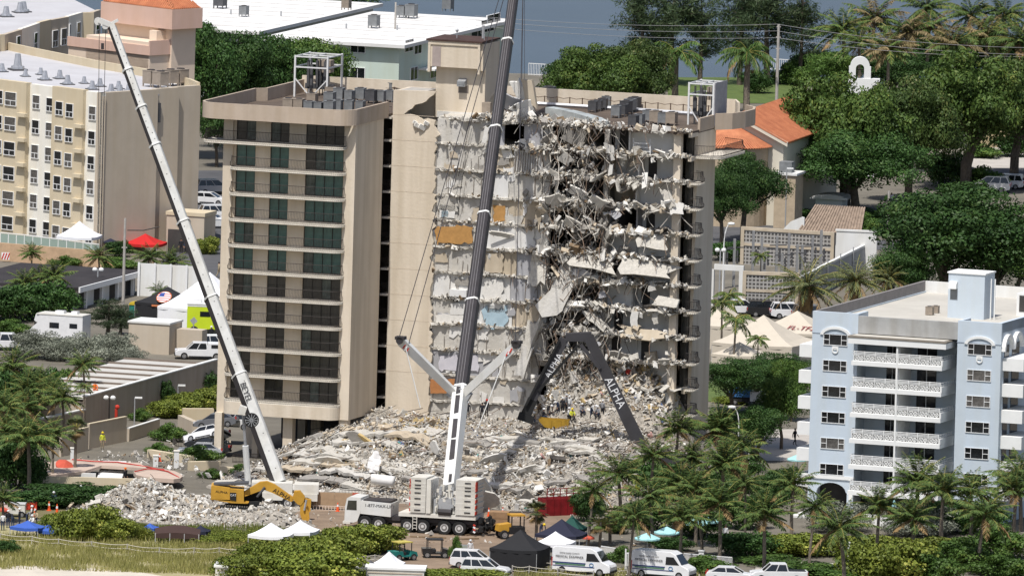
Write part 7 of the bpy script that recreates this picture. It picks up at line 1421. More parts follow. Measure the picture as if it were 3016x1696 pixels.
# ================================================================ vehicles
GLS = mat('car_glass', (0.012, 0.014, 0.017), 0.05, 0, spec=0.8)
LAMP = mat('lamp_glass', (0.6, 0.6, 0.62), 0.15, 0, spec=0.8); TAIL = mat('tail_lamp', (0.4, 0.02, 0.015), 0.2, 0, spec=0.6); TRIMK = mat('black_trim', (0.02, 0.02, 0.022), 0.5, 0)
def paint(name, rgb): return mat('car_paint_'+name, rgb, 0.25, 0.06, 1.2, spec=0.6)
PW, PS, PB, PR, PG = paint('white', (0.78, 0.78, 0.78)), paint('silver', (0.42, 0.43, 0.45)), paint('black', (0.018, 0.018, 0.02)), paint('red', (0.30, 0.02, 0.02)), paint('grey', (0.16, 0.165, 0.18))
cw = wheel_meshes(0.34, 0.24, mat('alloy_rim', (0.45, 0.45, 0.46), 0.35, 0, metal=0.6))
SHAPES = {  # body side outline (x forward, z), cabin outline, half width
 'sedan': ([(-2.25, 0.35), (-2.3, 0.75), (-2.1, 0.98), (-1.5, 1.0), (1.0, 0.97), (2.0, 0.82), (2.28, 0.62), (2.25, 0.32), (1.85, 0.25), (-1.9, 0.25)], [(-1.85, 0.97), (-1.15, 1.42), (0.35, 1.44), (1.25, 0.95)], 0.88, (-1.35, 1.4)),
 'suv': ([(-2.3, 0.4), (-2.35, 0.9), (-2.25, 1.1), (0.9, 1.1), (2.05, 0.98), (2.32, 0.75), (2.3, 0.38), (1.9, 0.3), (-1.95, 0.3)], [(-2.25, 1.08), (-1.95, 1.72), (0.2, 1.76), (1.15, 1.07)], 0.93, (-1.4, 1.42)),
 'pickup': ([(-2.75, 0.5), (-2.75, 1.1), (-0.75, 1.1), (1.2, 1.1), (2.4, 1.02), (2.72, 0.85), (2.7, 0.45), (2.2, 0.38), (-2.3, 0.38)], [(-0.85, 1.08), (-0.65, 1.75), (0.75, 1.78), (1.5, 1.08)], 0.97, (-1.65, 1.75)),
 'van': ([(-2.95, 0.45), (-2.98, 2.45), (-2.75, 2.62), (1.0, 2.62), (1.55, 2.35), (2.15, 1.42), (2.85, 1.12), (3.0, 0.9), (2.98, 0.42), (2.5, 0.36), (-2.5, 0.36)], None, 1.0, (-1.9, 1.95)),
 'camper_truck': ([(-2.7, 0.5), (-2.7, 1.75), (-0.8, 1.78), (-0.6, 1.1), (1.2, 1.1), (2.4, 1.02), (2.72, 0.85), (2.7, 0.45), (2.2, 0.38), (-2.3, 0.38)], [(-0.7, 1.08), (-0.6, 1.75), (0.75, 1.78), (1.5, 1.08)], 0.97, (-1.65, 1.75))}
def rounded(profile, hw, crown=0.06):
    """loft the side outline across the width with the sides pulled in at the top"""
    ys = [-1.0, -0.94, 0.94, 1.0]; rings = []; zc = max(z for _, z in profile); zl = min(z for _, z in profile); xm = sum(x for x, _ in profile)/len(profile)
    for y in ys:
        e = 0.965 if abs(y) == 1.0 else 1.0; rings.append([(xm+(x-xm)*e, y*hw*(1-crown*max(0, (z-1.0))/1.6), z-(0.03 if abs(y) == 1 and z > 0.8 else 0)) for x, z in profile])
    return rings
_CAR = {}
def car(kind, pm, label, loc, rz, group=None, name=None, scale=1.0, roll=None, cat='car'):
    key = (kind, pm.name)
    if key not in _CAR:
        prof, cab, hw, wx = SHAPES[kind]; b = MB(); b.loft(rounded(prof, hw)); d = {'body': (b.mesh('body', pm), None)}
        g = MB(); r = MB()
        if cab:
            t = 0.82; low = [cab[0], cab[3]]; n = len(cab); L = [(cab[0][0], -hw*0.95, cab[0][1]), (cab[3][0], -hw*0.95, cab[3][1]), (cab[3][0], hw*0.95, cab[3][1]), (cab[0][0], hw*0.95, cab[0][1]), (cab[1][0], -hw*t, cab[1][1]), (cab[2][0], -hw*t, cab[2][1]), (cab[2][0], hw*t, cab[2][1]), (cab[1][0], hw*t, cab[1][1])]
            g.add(L, BOXF); r.prism([(cab[1][0]-0.05, -hw*t-0.02), (cab[2][0]+0.08, -hw*t-0.02), (cab[2][0]+0.08, hw*t+0.02), (cab[1][0]-0.05, hw*t+0.02)], cab[1][1]-0.02, cab[1][1]+0.05)
            for i, j in ((0, 4), (1, 5), (2, 6), (3, 7)): r.bar(L[i], L[j], 0.09, 0.07)
            for y, t_ in ((-hw*0.96, -hw*t-0.01), (hw*0.96, hw*t+0.01)):
                for f in ((0.5,) if kind != 'suv' else (0.3, 0.62)): r.bar((cab[0][0]+(cab[3][0]-cab[0][0])*f, y, cab[0][1]), (cab[1][0]+(cab[2][0]-cab[1][0])*f, t_, cab[1][1]), 0.08, 0.06)
            d['window'] = (g.mesh('window', GLS), None); d['roof'] = (r.mesh('roof', pm), None)
            if kind == 'camper_truck': s_ = MB(); s_.box(-2.2, -1.1, -hw-0.01, -hw+0.05, 1.25, 1.62); s_.box(-2.2, -1.1, hw-0.05, hw+0.01, 1.25, 1.62); d['side_window'] = (s_.mesh('side_window', GLS), None)
            if kind == 'pickup': s_ = MB(); s_.box(-2.6, -0.95, -hw+0.15, hw-0.15, 1.095, 1.11); d['bed'] = (s_.mesh('bed', TRIMK), None)
        else:
            g.add([(1.12, -0.8, 2.36), (1.5, -0.82, 2.3), (2.13, -0.88, 1.46), (2.13, 0.88, 1.46), (1.5, 0.82, 2.3), (1.57, -0.82, 2.36), (2.17, -0.88, 1.47), (2.17, 0.88, 1.47), (1.57, 0.82, 2.36)], [(5, 6, 7, 8)]); d['windscreen'] = (g.mesh('windscreen', GLS), None)
            s_ = MB()
            for y in (-1.0, 1.0): s_.profile([(0.55, 1.4), (0.6, 2.15), (1.35, 2.15), (1.95, 1.42)], y*0.985-0.02, y*0.985+0.02)
            d['side_window'] = (s_.mesh('side_window', GLS), None)
        f = MB(); r_ = MB(); x1 = max(x for x, _ in prof); x0 = min(x for x, _ in prof); zf = 0.72 if kind in ('sedan', 'suv') else 0.9
        hl = [MB().box(x1-0.25, x1-0.02, y*hw*0.78-0.18, y*hw*0.78+0.18, zf-0.09, zf+0.09).mesh('headlight', LAMP) for y in (-1, 1)]
        tl = [MB().box(x0-0.02, x0+0.12, y*hw*0.85-0.1, y*hw*0.85+0.1, 0.75, 1.05 if kind != 'van' else 1.6).mesh('tail_light', TAIL) for y in (-1, 1)]
        bp = MB(); bp.box(x1-0.1, x1+0.06, -hw*0.9, hw*0.9, 0.35, 0.55); bp.box(x0-0.06, x0+0.1, -hw*0.9, hw*0.9, 0.35, 0.55); bp.box(wx[0]+0.5, wx[1]-0.5, -hw-0.01, hw+0.01, 0.28, 0.4); d['bumper'] = (bp.mesh('bumper', TRIMK), None)
        _CAR[key] = (d, hl, tl, hw, wx)
    d, hl, tl, hw, wx = _CAR[key]; t = thing(name or {'pickup': 'pickup_truck', 'camper_truck': 'pickup_truck', 'van': 'van'}.get(kind, 'parked_car'), label, {'pickup': 'truck', 'camper_truck': 'truck', 'van': 'van'}.get(kind, cat), loc, rz, group)
    for nm, (me, _) in d.items(): link(nm, me, t)
    for me in hl: link('headlight', me, t)
    for me in tl: link('tail_light', me, t)
    s = 1.12 if kind in ('van', 'pickup', 'camper_truck') else 1.0
    for x in wx:
        for y in (-1, 1): o = wheel(t, cw, (x, y*(hw-0.1), 0.34*s), 0 if y < 0 else math.pi); o.scale = (s,)*3
    t.scale = (scale,)*3
    if roll: t.rotation_euler = (roll[0], roll[1], rz)
    return t
def za(ox, oy, sc): return lambda x, y: P(ox+x/sc, oy+y/sc)
# medical vans in front
zv = za(1400, 1450, 5.152)
def med_van(px, py, rz, lab):
    t = car('van', PW, lab, P(px, py), rz, 'medical examiner vans')
    y = -1.012; text_on('lettering', 'MEDICAL EXAMINER', 0.31, LET_K, t, (-1.15, y-0.012, 1.72), (1, 0, 0), (0, 0.05, 1), sx=1.0); text_on('lettering', 'MIAMI-DADE COUNTY', 0.19, LET_K, t, (-1.15, y-0.002, 2.06), (1, 0, 0), (0, 0.05, 1), sx=1.05)
    m = MB(); m.box(-2.85, 0.5, -1.012, -0.99, 1.08, 1.2); m.build('stripe', mat('navy_stripe', (0.03, 0.05, 0.16), 0.4), t); m = MB(); m.box(-2.6, 0.45, -1.014, -0.99, 0.93, 1.05); m.build('stripe', mat('green_stripe', (0.10, 0.22, 0.13), 0.4), t); m = MB(); m.box(-2.85, 1.4, -1.013, -0.99, 0.78, 0.86); m.build('stripe', MATS['navy_stripe'], t)
    m = MB(); n = 14; m.tube([(1.1+0.2*math.cos(2*math.pi*i/n), -1.01, 1.05+0.17*math.sin(2*math.pi*i/n)) for i in range(n+1)], 0.035, 4); m.build('emblem', mat('blue_emblem', (0.05, 0.2, 0.4), 0.4), t); return t
med_van(1720, 1690, -0.36, 'white medical examiner van, nearer the black tent'); med_van(1954, 1700, -0.38, 'white medical examiner van, nearer the white gate')
car('suv', PW, 'white estate car behind bottom bushes by the work yard', P(1398, 1672), -0.15); car('suv', PW, 'long white car roof behind the bushes below the black tent', P(1430, 1698), -0.2)
car('sedan', PW, 'white police car at the bottom right of the vans', P(2150, 1712), -0.1); car('pickup', PW, 'white pickup at the bottom edge by the clipped hedge', P(2292, 1712), math.pi+0.1)
# left side vehicles
zA = za(0, 560, 2.542)
car('pickup', PW, 'white pickup at the left edge behind silver shrubs', zA(50, 1195), 0.1); car('camper_truck', PW, 'white pickup with camper shell beside the ribbed roof', zA(1500, 1262), math.pi+0.05)
car('suv', PW, 'white car roof half hidden beside the pickup with camper shell', zA(1640, 1205), 0.3)
t = car('suv', PS, 'silver people carrier highest in the car park', P(630, 572), 0.35); car('sedan', PW, 'white sedan in the car park left of the silver carrier', P(614, 603), -0.25); car('suv', PW, 'white car partly hidden by the tower pier', P(645, 648), 0.25); car('sedan', PW, 'white car at the foot of the hotel corner', P(614, 662), -0.3)
t = thing('golf_cart', 'white utility cart by the tower pier drive', 'cart', P(642, 672), 0.3); MB().box(-0.9, 0.9, -0.6, 0.6, 0.3, 0.9).build('body', PW, t); MB().box(-0.8, 0.8, -0.6, 0.6, 1.6, 1.7).build('roof', PW, t)
for x in (-0.7, 0.7):
    for y in (-0.5, 0.5): m = MB(); m.bar((x, y, 0.9), (x, y, 1.6), 0.06); m.build('post', STEEL, t)
# crushed cars under the tower
zB = za(0, 1126, 2.542)
car('sedan', PG, 'grey crushed car wedged on top beside the tower column', P(640, 1258, 1.7), 2.9, roll=(0.0, 0.12)); car('sedan', PW, 'white car with black stripes tipped beside the tower column', P(610, 1300, 1.2), 2.7, roll=(0.35, 0.25)); car('sedan', PB, 'black crushed car under the white tipped car', P(610, 1330, 0.4), 3.0, roll=(0.1, -0.1)); car('sedan', PS, 'silver car with red tail lights below the black crushed car', P(590, 1345), 3.05)
car('suv', PW, 'white vehicle behind the tower column', P(685, 1262, 1.5), 2.9)
# right side
car('suv', PW, 'white estate car on the right road under the banyans', P(2912, 566), math.pi-0.1, scale=1.1); car('suv', PW, 'white hatchback behind the white estate car', P(2960, 556), math.pi-0.2); car('sedan', PR, 'dark red car at the right edge of the road', P(3000, 553), math.pi-0.2); car('sedan', PS, 'silver car parked at the right edge near the hedge', P(2998, 440), math.pi)
for i, (x, y, pm, lab) in enumerate(((2170, 925, PG, 'grey car roof behind the slim palms'), (2260, 932, PB, 'dark car in the row below the pierced wall'), (2330, 938, PW, 'white car in the row below the pierced wall'), (2395, 945, PG, 'grey car right of the date palm trunk'))): car('suv', pm, lab, P(x, y), 0.1)
car('suv', PW, 'white car on the drive below the royal palms', P(2185, 928), 0.2)
t = thing('blue_truck', 'small truck with blue box behind the curved street lamp', 'truck', P(2195, 1192), -0.15); MB().box(-1.6, 0.6, -0.9, 0.9, 0.9, 2.3).build('box', mat('truck_blue', (0.06, 0.18, 0.42), 0.4), t); MB().box(0.6, 2.0, -0.9, 0.9, 0.5, 1.5).build('cab', PW, t); MB().box(-1.6, 2.2, -0.8, 0.8, 0.4, 0.9).build('chassis', TRIMK, t)
for x in (-1.0, 1.4):
    for y in (-0.85, 0.85): wheel(t, cw, (x, y, 0.36), 0 if y < 0 else math.pi)
# lime rescue truck
t = thing('rescue_truck', 'lime yellow rescue truck with pale roof beside the white tent', 'truck', zA(1545, 1080), -0.1); LIME = mat('lime_paint', (0.55, 0.68, 0.03), 0.35, 0.05, 0.5)
MB().box(-2.0, 5.0, -1.2, 1.2, 0.7, 3.3).build('body', LIME, t); MB().box(-1.98, 4.9, -1.22, 1.22, 3.1, 3.25).build('band', PW, t); MB().box(-2.05, 5.0, -1.25, 1.25, 3.3, 3.45).build('roof', PW, t); MB().box(-0.6, 0.5, -1.23, -1.19, 2.05, 2.6).build('window', GLS, t)
m = MB(); m.add([(1.2, -1.225, 2.9), (4.8, -1.225, 2.3), (4.8, -1.225, 2.5), (1.2, -1.225, 3.1)], [(0, 1, 2, 3)]); m.build('stripe', mat('light_blue_stripe', (0.3, 0.45, 0.6), 0.4), t)
for x in (-1.0, 0.2, 2.6): MB().obox((x, 0.2, 3.65), (0.8, 1.2, 0.4)).build('roof_unit', PW, t)
for x in (-1.2, 3.6):
    for y in (-1.1, 1.1): o = wheel(t, cw, (x, y, 0.5), 0 if y < 0 else math.pi); o.scale = (1.45,)*3
# motorhome
t = thing('motorhome', 'white motorhome among the silver shrubs', 'motorhome', zA(450, 1130), -0.35); MB().box(-2.0, 3.0, -1.2, 1.2, 0.5, 2.9).build('body', PW, t); m = MB(); m.profile([(-3.0, 0.5), (-3.0, 1.3), (-2.2, 2.0), (-2.6, 2.2), (-2.4, 2.9), (-1.98, 2.9), (-1.98, 0.5)], -1.15, 1.15); m.build('cab', PW, t); MB().box(-2.62, -2.2, -1.0, 1.0, 1.4, 2.0).build('windscreen', GLS, t); MB().box(-0.8, 0.3, -1.22, -1.18, 1.5, 2.1).build('window', GLS, t); MB().box(1.5, 2.4, -1.22, -1.18, 1.6, 2.1).build('window', GLS, t); MB().box(-2.3, 3.0, -1.25, 1.25, 2.9, 3.0).build('roof', CWC, t); MB().obox((0, 0, 3.15), (1.0, 0.8, 0.3)).build('roof_unit', PW, t); MB().obox((1.6, 0.2, 3.15), (0.7, 0.7, 0.3)).build('roof_unit', PW, t)
for x in (-2.2, 2.0):
    for y in (-1.05, 1.05): o = wheel(t, cw, (x, y, 0.4), 0 if y < 0 else math.pi)
# portable toilets
for x, y, lab in ((1010, 1000, 'green portable toilet with yellow roof, left one'), (1075, 990, 'green portable toilet with yellow roof, right one')):
    t = thing('portable_toilet', lab, 'portable toilet', zA(x, y), -0.2); MB().box(-0.55, 0.55, -0.55, 0.55, 0, 2.1).build('cabin', mat('toilet_green', (0.03, 0.22, 0.17), 0.5), t); m = MB(); m.profile([(-0.62, 2.1), (-0.5, 2.35), (0, 2.45), (0.5, 2.35), (0.62, 2.1)], -0.62, 0.62); m.build('roof', mat('toilet_yellow', (0.65, 0.48, 0.04), 0.5), t); MB().box(-0.35, 0.35, -0.58, -0.54, 0.1, 1.95).build('door', MATS['toilet_green'], t)
# utility carts in the yard
zC = za(700, 1126, 2.542)
def buggy(lab, loc, rz, pm, roof, cat='buggy', nm='buggy', h=1.75):
    t = thing(nm, lab, cat, loc, rz); m = MB(); m.profile([(-1.3, 0.4), (-1.35, 0.95), (-0.4, 0.95), (-0.3, 0.55), (0.5, 0.55), (0.6, 1.0), (1.2, 0.85), (1.35, 0.4)], -0.65, 0.65); m.build('body', pm, t); MB().box(-0.5, 0.0, -0.6, 0.6, 0.6, 0.85).build('seat', TRIMK, t); MB().box(-0.9, 0.7, -0.68, 0.68, h, h+0.1).build('roof', roof, t)
    for x in (-0.8, 0.6):
        for y in (-0.6, 0.6): m = MB(); m.bar((x, y, 0.8), (x, y, h), 0.07); m.build('post', TRIMK, t)
    for x in (-0.85, 0.85):
        for y in (-0.6, 0.6): wheel(t, cw, (x, y, 0.34), 0 if y < 0 else math.pi)
    return t
buggy('dark utility buggy with open frame in the work yard', zC(1480, 1310), 0.1, PB, TRIMK); buggy('teal cart with yellow roof beside the bushes', zC(1235, 1330), 0.6, mat('teal_paint', (0.02, 0.2, 0.18), 0.4), mat('pale_yellow', (0.6, 0.5, 0.12), 0.5))
t = thing('loader', 'small yellow compact loader beside the black tent', 'loader', P(1505, 1585), math.pi+0.3); MB().box(-1.2, 0.4, -0.7, 0.7, 0.5, 1.2).build('body', TRIMK, t); m = MB(); m.profile([(0.2, 1.1), (0.2, 1.55), (1.4, 1.4), (1.5, 0.8), (0.6, 0.6)], -0.6, 0.6); m.build('hood', YEL, t); MB().box(-1.2, 0.25, -0.72, 0.72, 2.25, 2.4).build('roof', YEL, t)
for x in (-1.1, 0.15):
    for y in (-0.62, 0.62): m = MB(); m.bar((x, y, 1.1), (x, y, 2.3), 0.1); m.build('post', TRIMK, t)
for x in (-0.9, 0.9):
    for y in (-0.7, 0.7): o = wheel(t, cw, (x, y, 0.45), 0 if y < 0 else math.pi); o.scale = (1.35, 1.3, 1.35)
# yellow machine arm and orange machine seen through palms
t = thing('yellow_excavator_arm', 'yellow excavator arm poking up behind the palms by the tower', 'excavator', P(2060, 1330)); m = MB(); m.taper((-0.6, 0, 1.0), (0.1, 0, 4.2), 0.6, 0.7, 0.5, 0.6, up=(0, 1, 0)); m.build('stick', YEL, t); m = MB(); m.taper((0.1, 0, 4.2), (-1.6, 0.3, 1.5), 0.5, 0.6, 0.5, 0.6, up=(0, 1, 0)); m.build('boom', YEL, t); MB().box(-2.6, -1.0, -0.8, 0.8, 0.3, 1.6).build('house', YEL, t)
# red container frame at the rubble edge
t = thing('red_container', 'red open topped steel container with rails at the rubble edge', 'container', P(1645, 1515), 0.5); RC = mat('container_red', (0.24, 0.012, 0.016), 0.6, 0.25, 1.0); t.scale = (0.85, 0.85, 0.85)
for a, b, c, d_ in ((-2.2, 2.2, -1.1, -1.0), (-2.2, 2.2, 1.0, 1.1), (-2.2, -2.1, -1.0, 1.0), (2.1, 2.2, -1.0, 1.0)): MB().box(a, b, c, d_, 0, 2.0).build('side', RC, t)
for x in np.linspace(-2.15, 2.15, 6): m = MB(); m.bar((x, -1.05, 2.0), (x, -1.05, 3.2), 0.09); m.bar((x, -1.12, 0), (x, -1.12, 2.0), 0.1, 0.1); m.build('post', RC, t)
m = MB(); m.bar((-2.2, -1.05, 3.2), (2.2, -1.05, 3.2), 0.1); m.bar((-2.2, -1.05, 2.6), (2.2, -1.05, 2.6), 0.08); m.build('rail', RC, t); MB().box(-2.1, 2.1, -1, 1, 1.3, 1.4).build('load', WST, t)
MB().box(-0.05, 0.05, -0.05, 0.05, 0, 0.02)
for i, (px, py, w_, h_) in enumerate(((1455, 1545, 1.9, 1.9),)):
    t = thing('crate', 'brown stacked timber crate behind the crane rear', 'crate', P(px+15, py+18), -0.1)
    for j in range(3): MB().box(-w_/2, w_/2, -0.7, 0.7, j*0.65, j*0.65+0.62).build('crate_board', mat('crate_wood', (0.36, 0.22, 0.12), 0.8, 0.15, 2), t)
# ================================================================ tents, umbrellas, poles
def fabric(n, c): return mat('fabric_'+n, c, 0.85, 0.05, 0.8)
FWH, FRD, FBK, FBL, FBR, FNV, FGN, FAQ, FBG, FRO = fabric('white', (0.82, 0.82, 0.84)), fabric('red', (0.52, 0.02, 0.02)), fabric('black', (0.022, 0.022, 0.024)), fabric('blue', (0.05, 0.12, 0.45)), fabric('brown', (0.06, 0.035, 0.03)), fabric('navy', (0.022, 0.024, 0.045)), fabric('green', (0.018, 0.075, 0.06)), fabric('aqua', (0.38, 0.68, 0.70)), fabric('cream', (0.56, 0.50, 0.41)), fabric('orange_red', (0.55, 0.10, 0.06))
TPOLE = mat('tent_pole', (0.5, 0.5, 0.5), 0.5, 0)
def canopy(w, d, eave, peak, sag=0.18, val=0.3, n=8):
    """pitched pop-up top with sagging panels and a short valance"""
    m = MB(); c = [(-w/2, -d/2), (w/2, -d/2), (w/2, d/2), (-w/2, d/2)]; idx = []
    for s in range(4):
        a, b = np.array(c[s]), np.array(c[(s+1) % 4]); base = len(m.v); rows = 5
        for r in range(rows+1):
            t = r/rows; z = eave+(peak-eave)*(t**1.25)
            for k in range(n+1):
                f = k/n; q = (a+(b-a)*f)*(1-t); dz = -sag*math.sin(math.pi*f)*(1-t)*0.6-sag*math.sin(math.pi*t)*0.25; m.v.append((q[0], q[1], z+dz))
        for r in range(rows):
            for k in range(n): o = base+r*(n+1)+k; m.f.append((o, o+1, o+n+2, o+n+1)); m.m.append(0)
        o = len(m.v)
        for k in range(n+1): q = m.v[base+k]; m.v.append(q); m.v.append((q[0], q[1], q[2]-val))
        for k in range(n): m.f.append((o+2*k+1, o+2*k+3, o+2*k+2, o+2*k)); m.m.append(0)
    return m
def tent(label, px, py, w, d, eave, peak, fm, rz=R_(-18), group=None, sides=None, z=0, name='tent'):
    t = thing(name, label, 'tent', P(px, py, z), rz, group); canopy(w, d, eave, peak).build('canopy', fm, t)
    for x in (-w/2+0.04, w/2-0.04):
        for y in (-d/2+0.04, d/2-0.04): m = MB(); m.cyl((x, y, 0), (x, y, eave), 0.035, None, 5); m.build('leg', TPOLE, t)
    if sides:
        n = 12
        for (a, b) in (((-w/2, -d/2+0.02), (w/2, -d/2+0.02)), ((w/2-0.02, -d/2), (w/2-0.02, d/2)), ((-w/2+0.02, d/2), (-w/2+0.02, -d/2))):
            m = MB()
            for k in range(n+1): f = k/n; o = 0.05*math.sin(k*2.1); q = (a[0]+(b[0]-a[0])*f, a[1]+(b[1]-a[1])*f+o); m.v += [(q[0], q[1], 0), (q[0], q[1], eave-0.1)]
            for k in range(n): m.f.append((2*k, 2*k+2, 2*k+3, 2*k+1)); m.m.append(0)
            m.build('side_curtain', sides, t)
    return t
z_ = lambda ox, oy, sc: (lambda x, y: (ox+x/sc, oy+y/sc))
a0 = z_(0, 560, 2.542); b0 = z_(0, 1126, 2.542); c0 = z_(700, 1126, 2.542); d0 = z_(1400, 1126, 2.542)
tent('white peaked tent before the beige hotel windows', *a0(590, 490), 4.2, 3.6, 2.3, 3.9, FWH); tent('red peaked tent by the hotel porch', *a0(1085, 470), 4.0, 3.6, 1.2, 2.2, FRD)
tent('white tent left of a pair before the excavator', *c0(245, 1270), 3.6, 3.2, 1.8, 2.9, FWH); tent('white tent right of a pair before the excavator', *c0(465, 1240), 3.0, 3.0, 1.8, 2.75, FWH)
tent('black walled tent beside the first medical van', *d0(330, 1400), 4.8, 4.2, 2.2, 3.9, FBK, sides=FBK); tent('white tent before the navy one beside medical van', *d0(595, 1320), 3.2, 3.0, 1.7, 2.7, FWH); tent('navy blue tent behind the small white tent', *d0(640, 1265), 4.2, 3.6, 1.8, 3.2, FNV); tent('dark green tent behind the navy tent', *d0(720, 1205), 2.4, 2.4, 1.6, 2.8, FGN)
tent('blue beach tent at the left edge, larger one', *b0(205, 1165), 2.9, 2.2, 1.2, 1.75, FBL); tent('blue beach tent beside the sea grape, smaller one', *b0(365, 1165), 2.0, 1.8, 0.9, 1.4, FBL); tent('small blue tent half hidden beside the brown canopy', *b0(1120, 1150), 1.4, 1.4, 0.9, 1.3, FBL)
tent('dark blue tent top behind the brown canopy', *b0(1500, 1180), 1.6, 1.4, 1.0, 1.5, FNV)
t = thing('shade_canopy', 'long brown shade canopy standing in the dune grass', 'canopy', P(*b0(1330, 1205)), R_(-3)); m = MB(); n = 16
for k in range(n+1): f = k/n; x = -2.2+4.4*f; b = 0.35*math.sin(math.pi*f); m.v += [(x, -1.0, 1.0+b*0.5), (x, 0, 1.45+b), (x, 1.0, 1.3+b*0.5), (x, -1.02, 0.55+rng.random()*0.1)]
for k in range(n): o = 4*k; m.f += [(o, o+4, o+5, o+1), (o+1, o+5, o+6, o+2), (o+3, o+7, o+4, o)]; m.m += [0, 0, 0]
m.build('canopy', FBR, t)
for x in (-2.1, -0.7, 0.7, 2.1): m = MB(); m.cyl((x, -1, 0), (x, -1, 1.1), 0.04, None, 5); m.build('leg', TPOLE, t)
tent('low white and grey canopy at the bottom beside the bushes', *c0(1130, 1440), 2.6, 2.2, 1.2, 2.3, FWH); tent('grey canopy side next to the low white canopy', *c0(990, 1460), 2.4, 2.4, 0.9, 1.7, fabric('grey', (0.10, 0.10, 0.11)))
for (px, py, w_, lab) in ((712, 1706, 5.2, 'white flat roofed lifeguard shelter at the bottom edge'), (1165, 1712, 5.8, 'white cabin roof at the very bottom edge')):
    t = thing('shelter', lab, 'shelter', P(px, py), -0.04); MB().box(-w_/2, w_/2, -1.6, 1.6, 1.3, 1.5).build('roof', WHT, t); MB().box(-w_/2+0.15, w_/2-0.15, -1.5, 1.5, 0, 1.3).build('wall', CWC, t); MB().box(-w_/2+0.3, w_/2-0.3, -1.55, -1.5, 0.95, 1.05).build('trim', BROWNW, t)
# large cream tents right of the tower
for px, py, w_, d_, e, p_, lab in ((2245, 1075, 9, 8, 2.6, 5.4, 'largest cream tent right of the tower'), (2345, 1040, 8, 7, 2.6, 4.6, 'cream tent with red letters before the blue building'), (2120, 1020, 6, 6, 2.6, 4.8, 'cream tent against the tower end wall'), (2175, 1100, 5, 4, 2.2, 3.4, 'small cream tent in front of the largest')):
    t = tent(lab, px, py, w_, d_, e, p_, FBG, sides=FBG)
    if 'red' in lab: text_on('lettering', 'FL-TF2', 1.1, mat('dark_red_letters', (0.25, 0.02, 0.03), 0.6), t, (1.2, -2.6, 3.02), (1, 0, 0), (0, 0.89, 0.46), shear=0.3)
# white marquee and dark flag tent
tent('large white marquee behind the lime truck', *a0(1560, 1040), 9, 8, 2.6, 6.2, FWH, sides=FWH)
t = tent('dark marquee printed with a round flag emblem', *a0(1250, 1010), 6.0, 4.5, 2.6, 4.2, FBK, sides=FBK)
m = MB(); n = 20; cx, cy = 0.2, 3.15; q = [(cx+0.85*math.cos(2*math.pi*i/n), cy+0.55*math.sin(2*math.pi*i/n)) for i in range(n)]; nrm = np.array((0, -0.58, 0.81)); 
def ont(x, z, o=0.0): return (x, -2.28+(z-2.65)*1.2-o, z+o*0.8)
m = MB(); m.add([ont(x, z, 0.10) for x, z in q], [tuple(range(n))]); m.build('emblem_ring', mat('emblem_orange', (0.6, 0.2, 0.08), 0.7), t)
m = MB(); m.add([ont(cx+(x-cx)*0.9, cy+(z-cy)*0.88, 0.12) for x, z in q], [tuple(range(n))]); m.build('emblem_disc', LET_W, t)
for i in range(4):
    z = cy-0.38+i*0.2; hw_ = 0.75*math.sqrt(max(0.05, 1-((z-cy)/0.55)**2)); m = MB(); m.add([ont(cx-hw_, z, 0.135), ont(cx+hw_, z, 0.135), ont(cx+hw_, z+0.09, 0.135), ont(cx-hw_, z+0.09, 0.135)], [(0, 1, 2, 3)]); m.build('emblem_stripe', REDP, t)
m = MB(); m.add([ont(cx-0.62, cy+0.02, 0.14), ont(cx-0.02, cy+0.02, 0.14), ont(cx-0.02, cy+0.4, 0.14), ont(cx-0.5, cy+0.36, 0.14)], [(0, 1, 2, 3)]); m.build('emblem_canton', mat('emblem_blue', (0.04, 0.08, 0.3), 0.7), t)
MB().box(-1.0, 1.5, -2.34, -2.31, 2.2, 2.4).build('caption_bar', MATS['emblem_orange'], t)
# umbrellas
def umbrella(label, px, py, r, h, fm, tilt=0.0, closed=False, cat='umbrella'):
    t = thing('umbrella', label, cat, P(px, py), random.uniform(0, 1)); m = MB(); m.cyl((0, 0, 0), (0, 0, h), 0.04, None, 6); m.build('pole', TPOLE, t); m = MB(); n = 8
    if closed: m.loft([[(rr*math.cos(2*math.pi*i/n), rr*math.sin(2*math.pi*i/n), z) for i in range(n)] for rr, z in ((0.28, h*0.35), (0.3, h*0.6), (0.16, h*0.95), (0.03, h*1.08))])
    else:
        m.v = [(0, 0, h+0.1)]+[(r*math.cos(2*math.pi*i/16), r*math.sin(2*math.pi*i/16), h-r*0.34-(0.05 if i % 2 else 0)) for i in range(16)]; m.f = [(0, i+1, (i+1) % 16+1) for i in range(16)]; m.m = [0]*16
        o = len(m.v); m.v += [(r*math.cos(2*math.pi*i/16), r*math.sin(2*math.pi*i/16), h-r*0.34-0.17) for i in range(16)]; m.f += [(i+1, o+i, o+(i+1) % 16, (i+1) % 16+1) for i in range(16)]; m.m += [0]*16
    m.build('shade', fm, t)
    if tilt: t.rotation_euler = (tilt, tilt*0.5, 0)
for q, lab in (((1285, 1290), 'aqua umbrella above the second van, nearest one'), ((1430, 1245), 'aqua umbrella above the second van, middle one'), ((1640, 1175), 'aqua umbrella half hidden by palm fronds'), ((1730, 1160), 'aqua umbrella farthest right in the grove')): umbrella(lab, *d0(*q), 1.25, 2.1, FAQ)
e0 = z_(2256, 1126, 2.542); umbrella('closed aqua umbrella on the blue building terrace', *e0(955, 1040), 0.4, 2.0, FAQ, closed=True); umbrella('aqua umbrella behind the blue building corner', *e0(235, 690), 1.1, 2.0, FAQ)
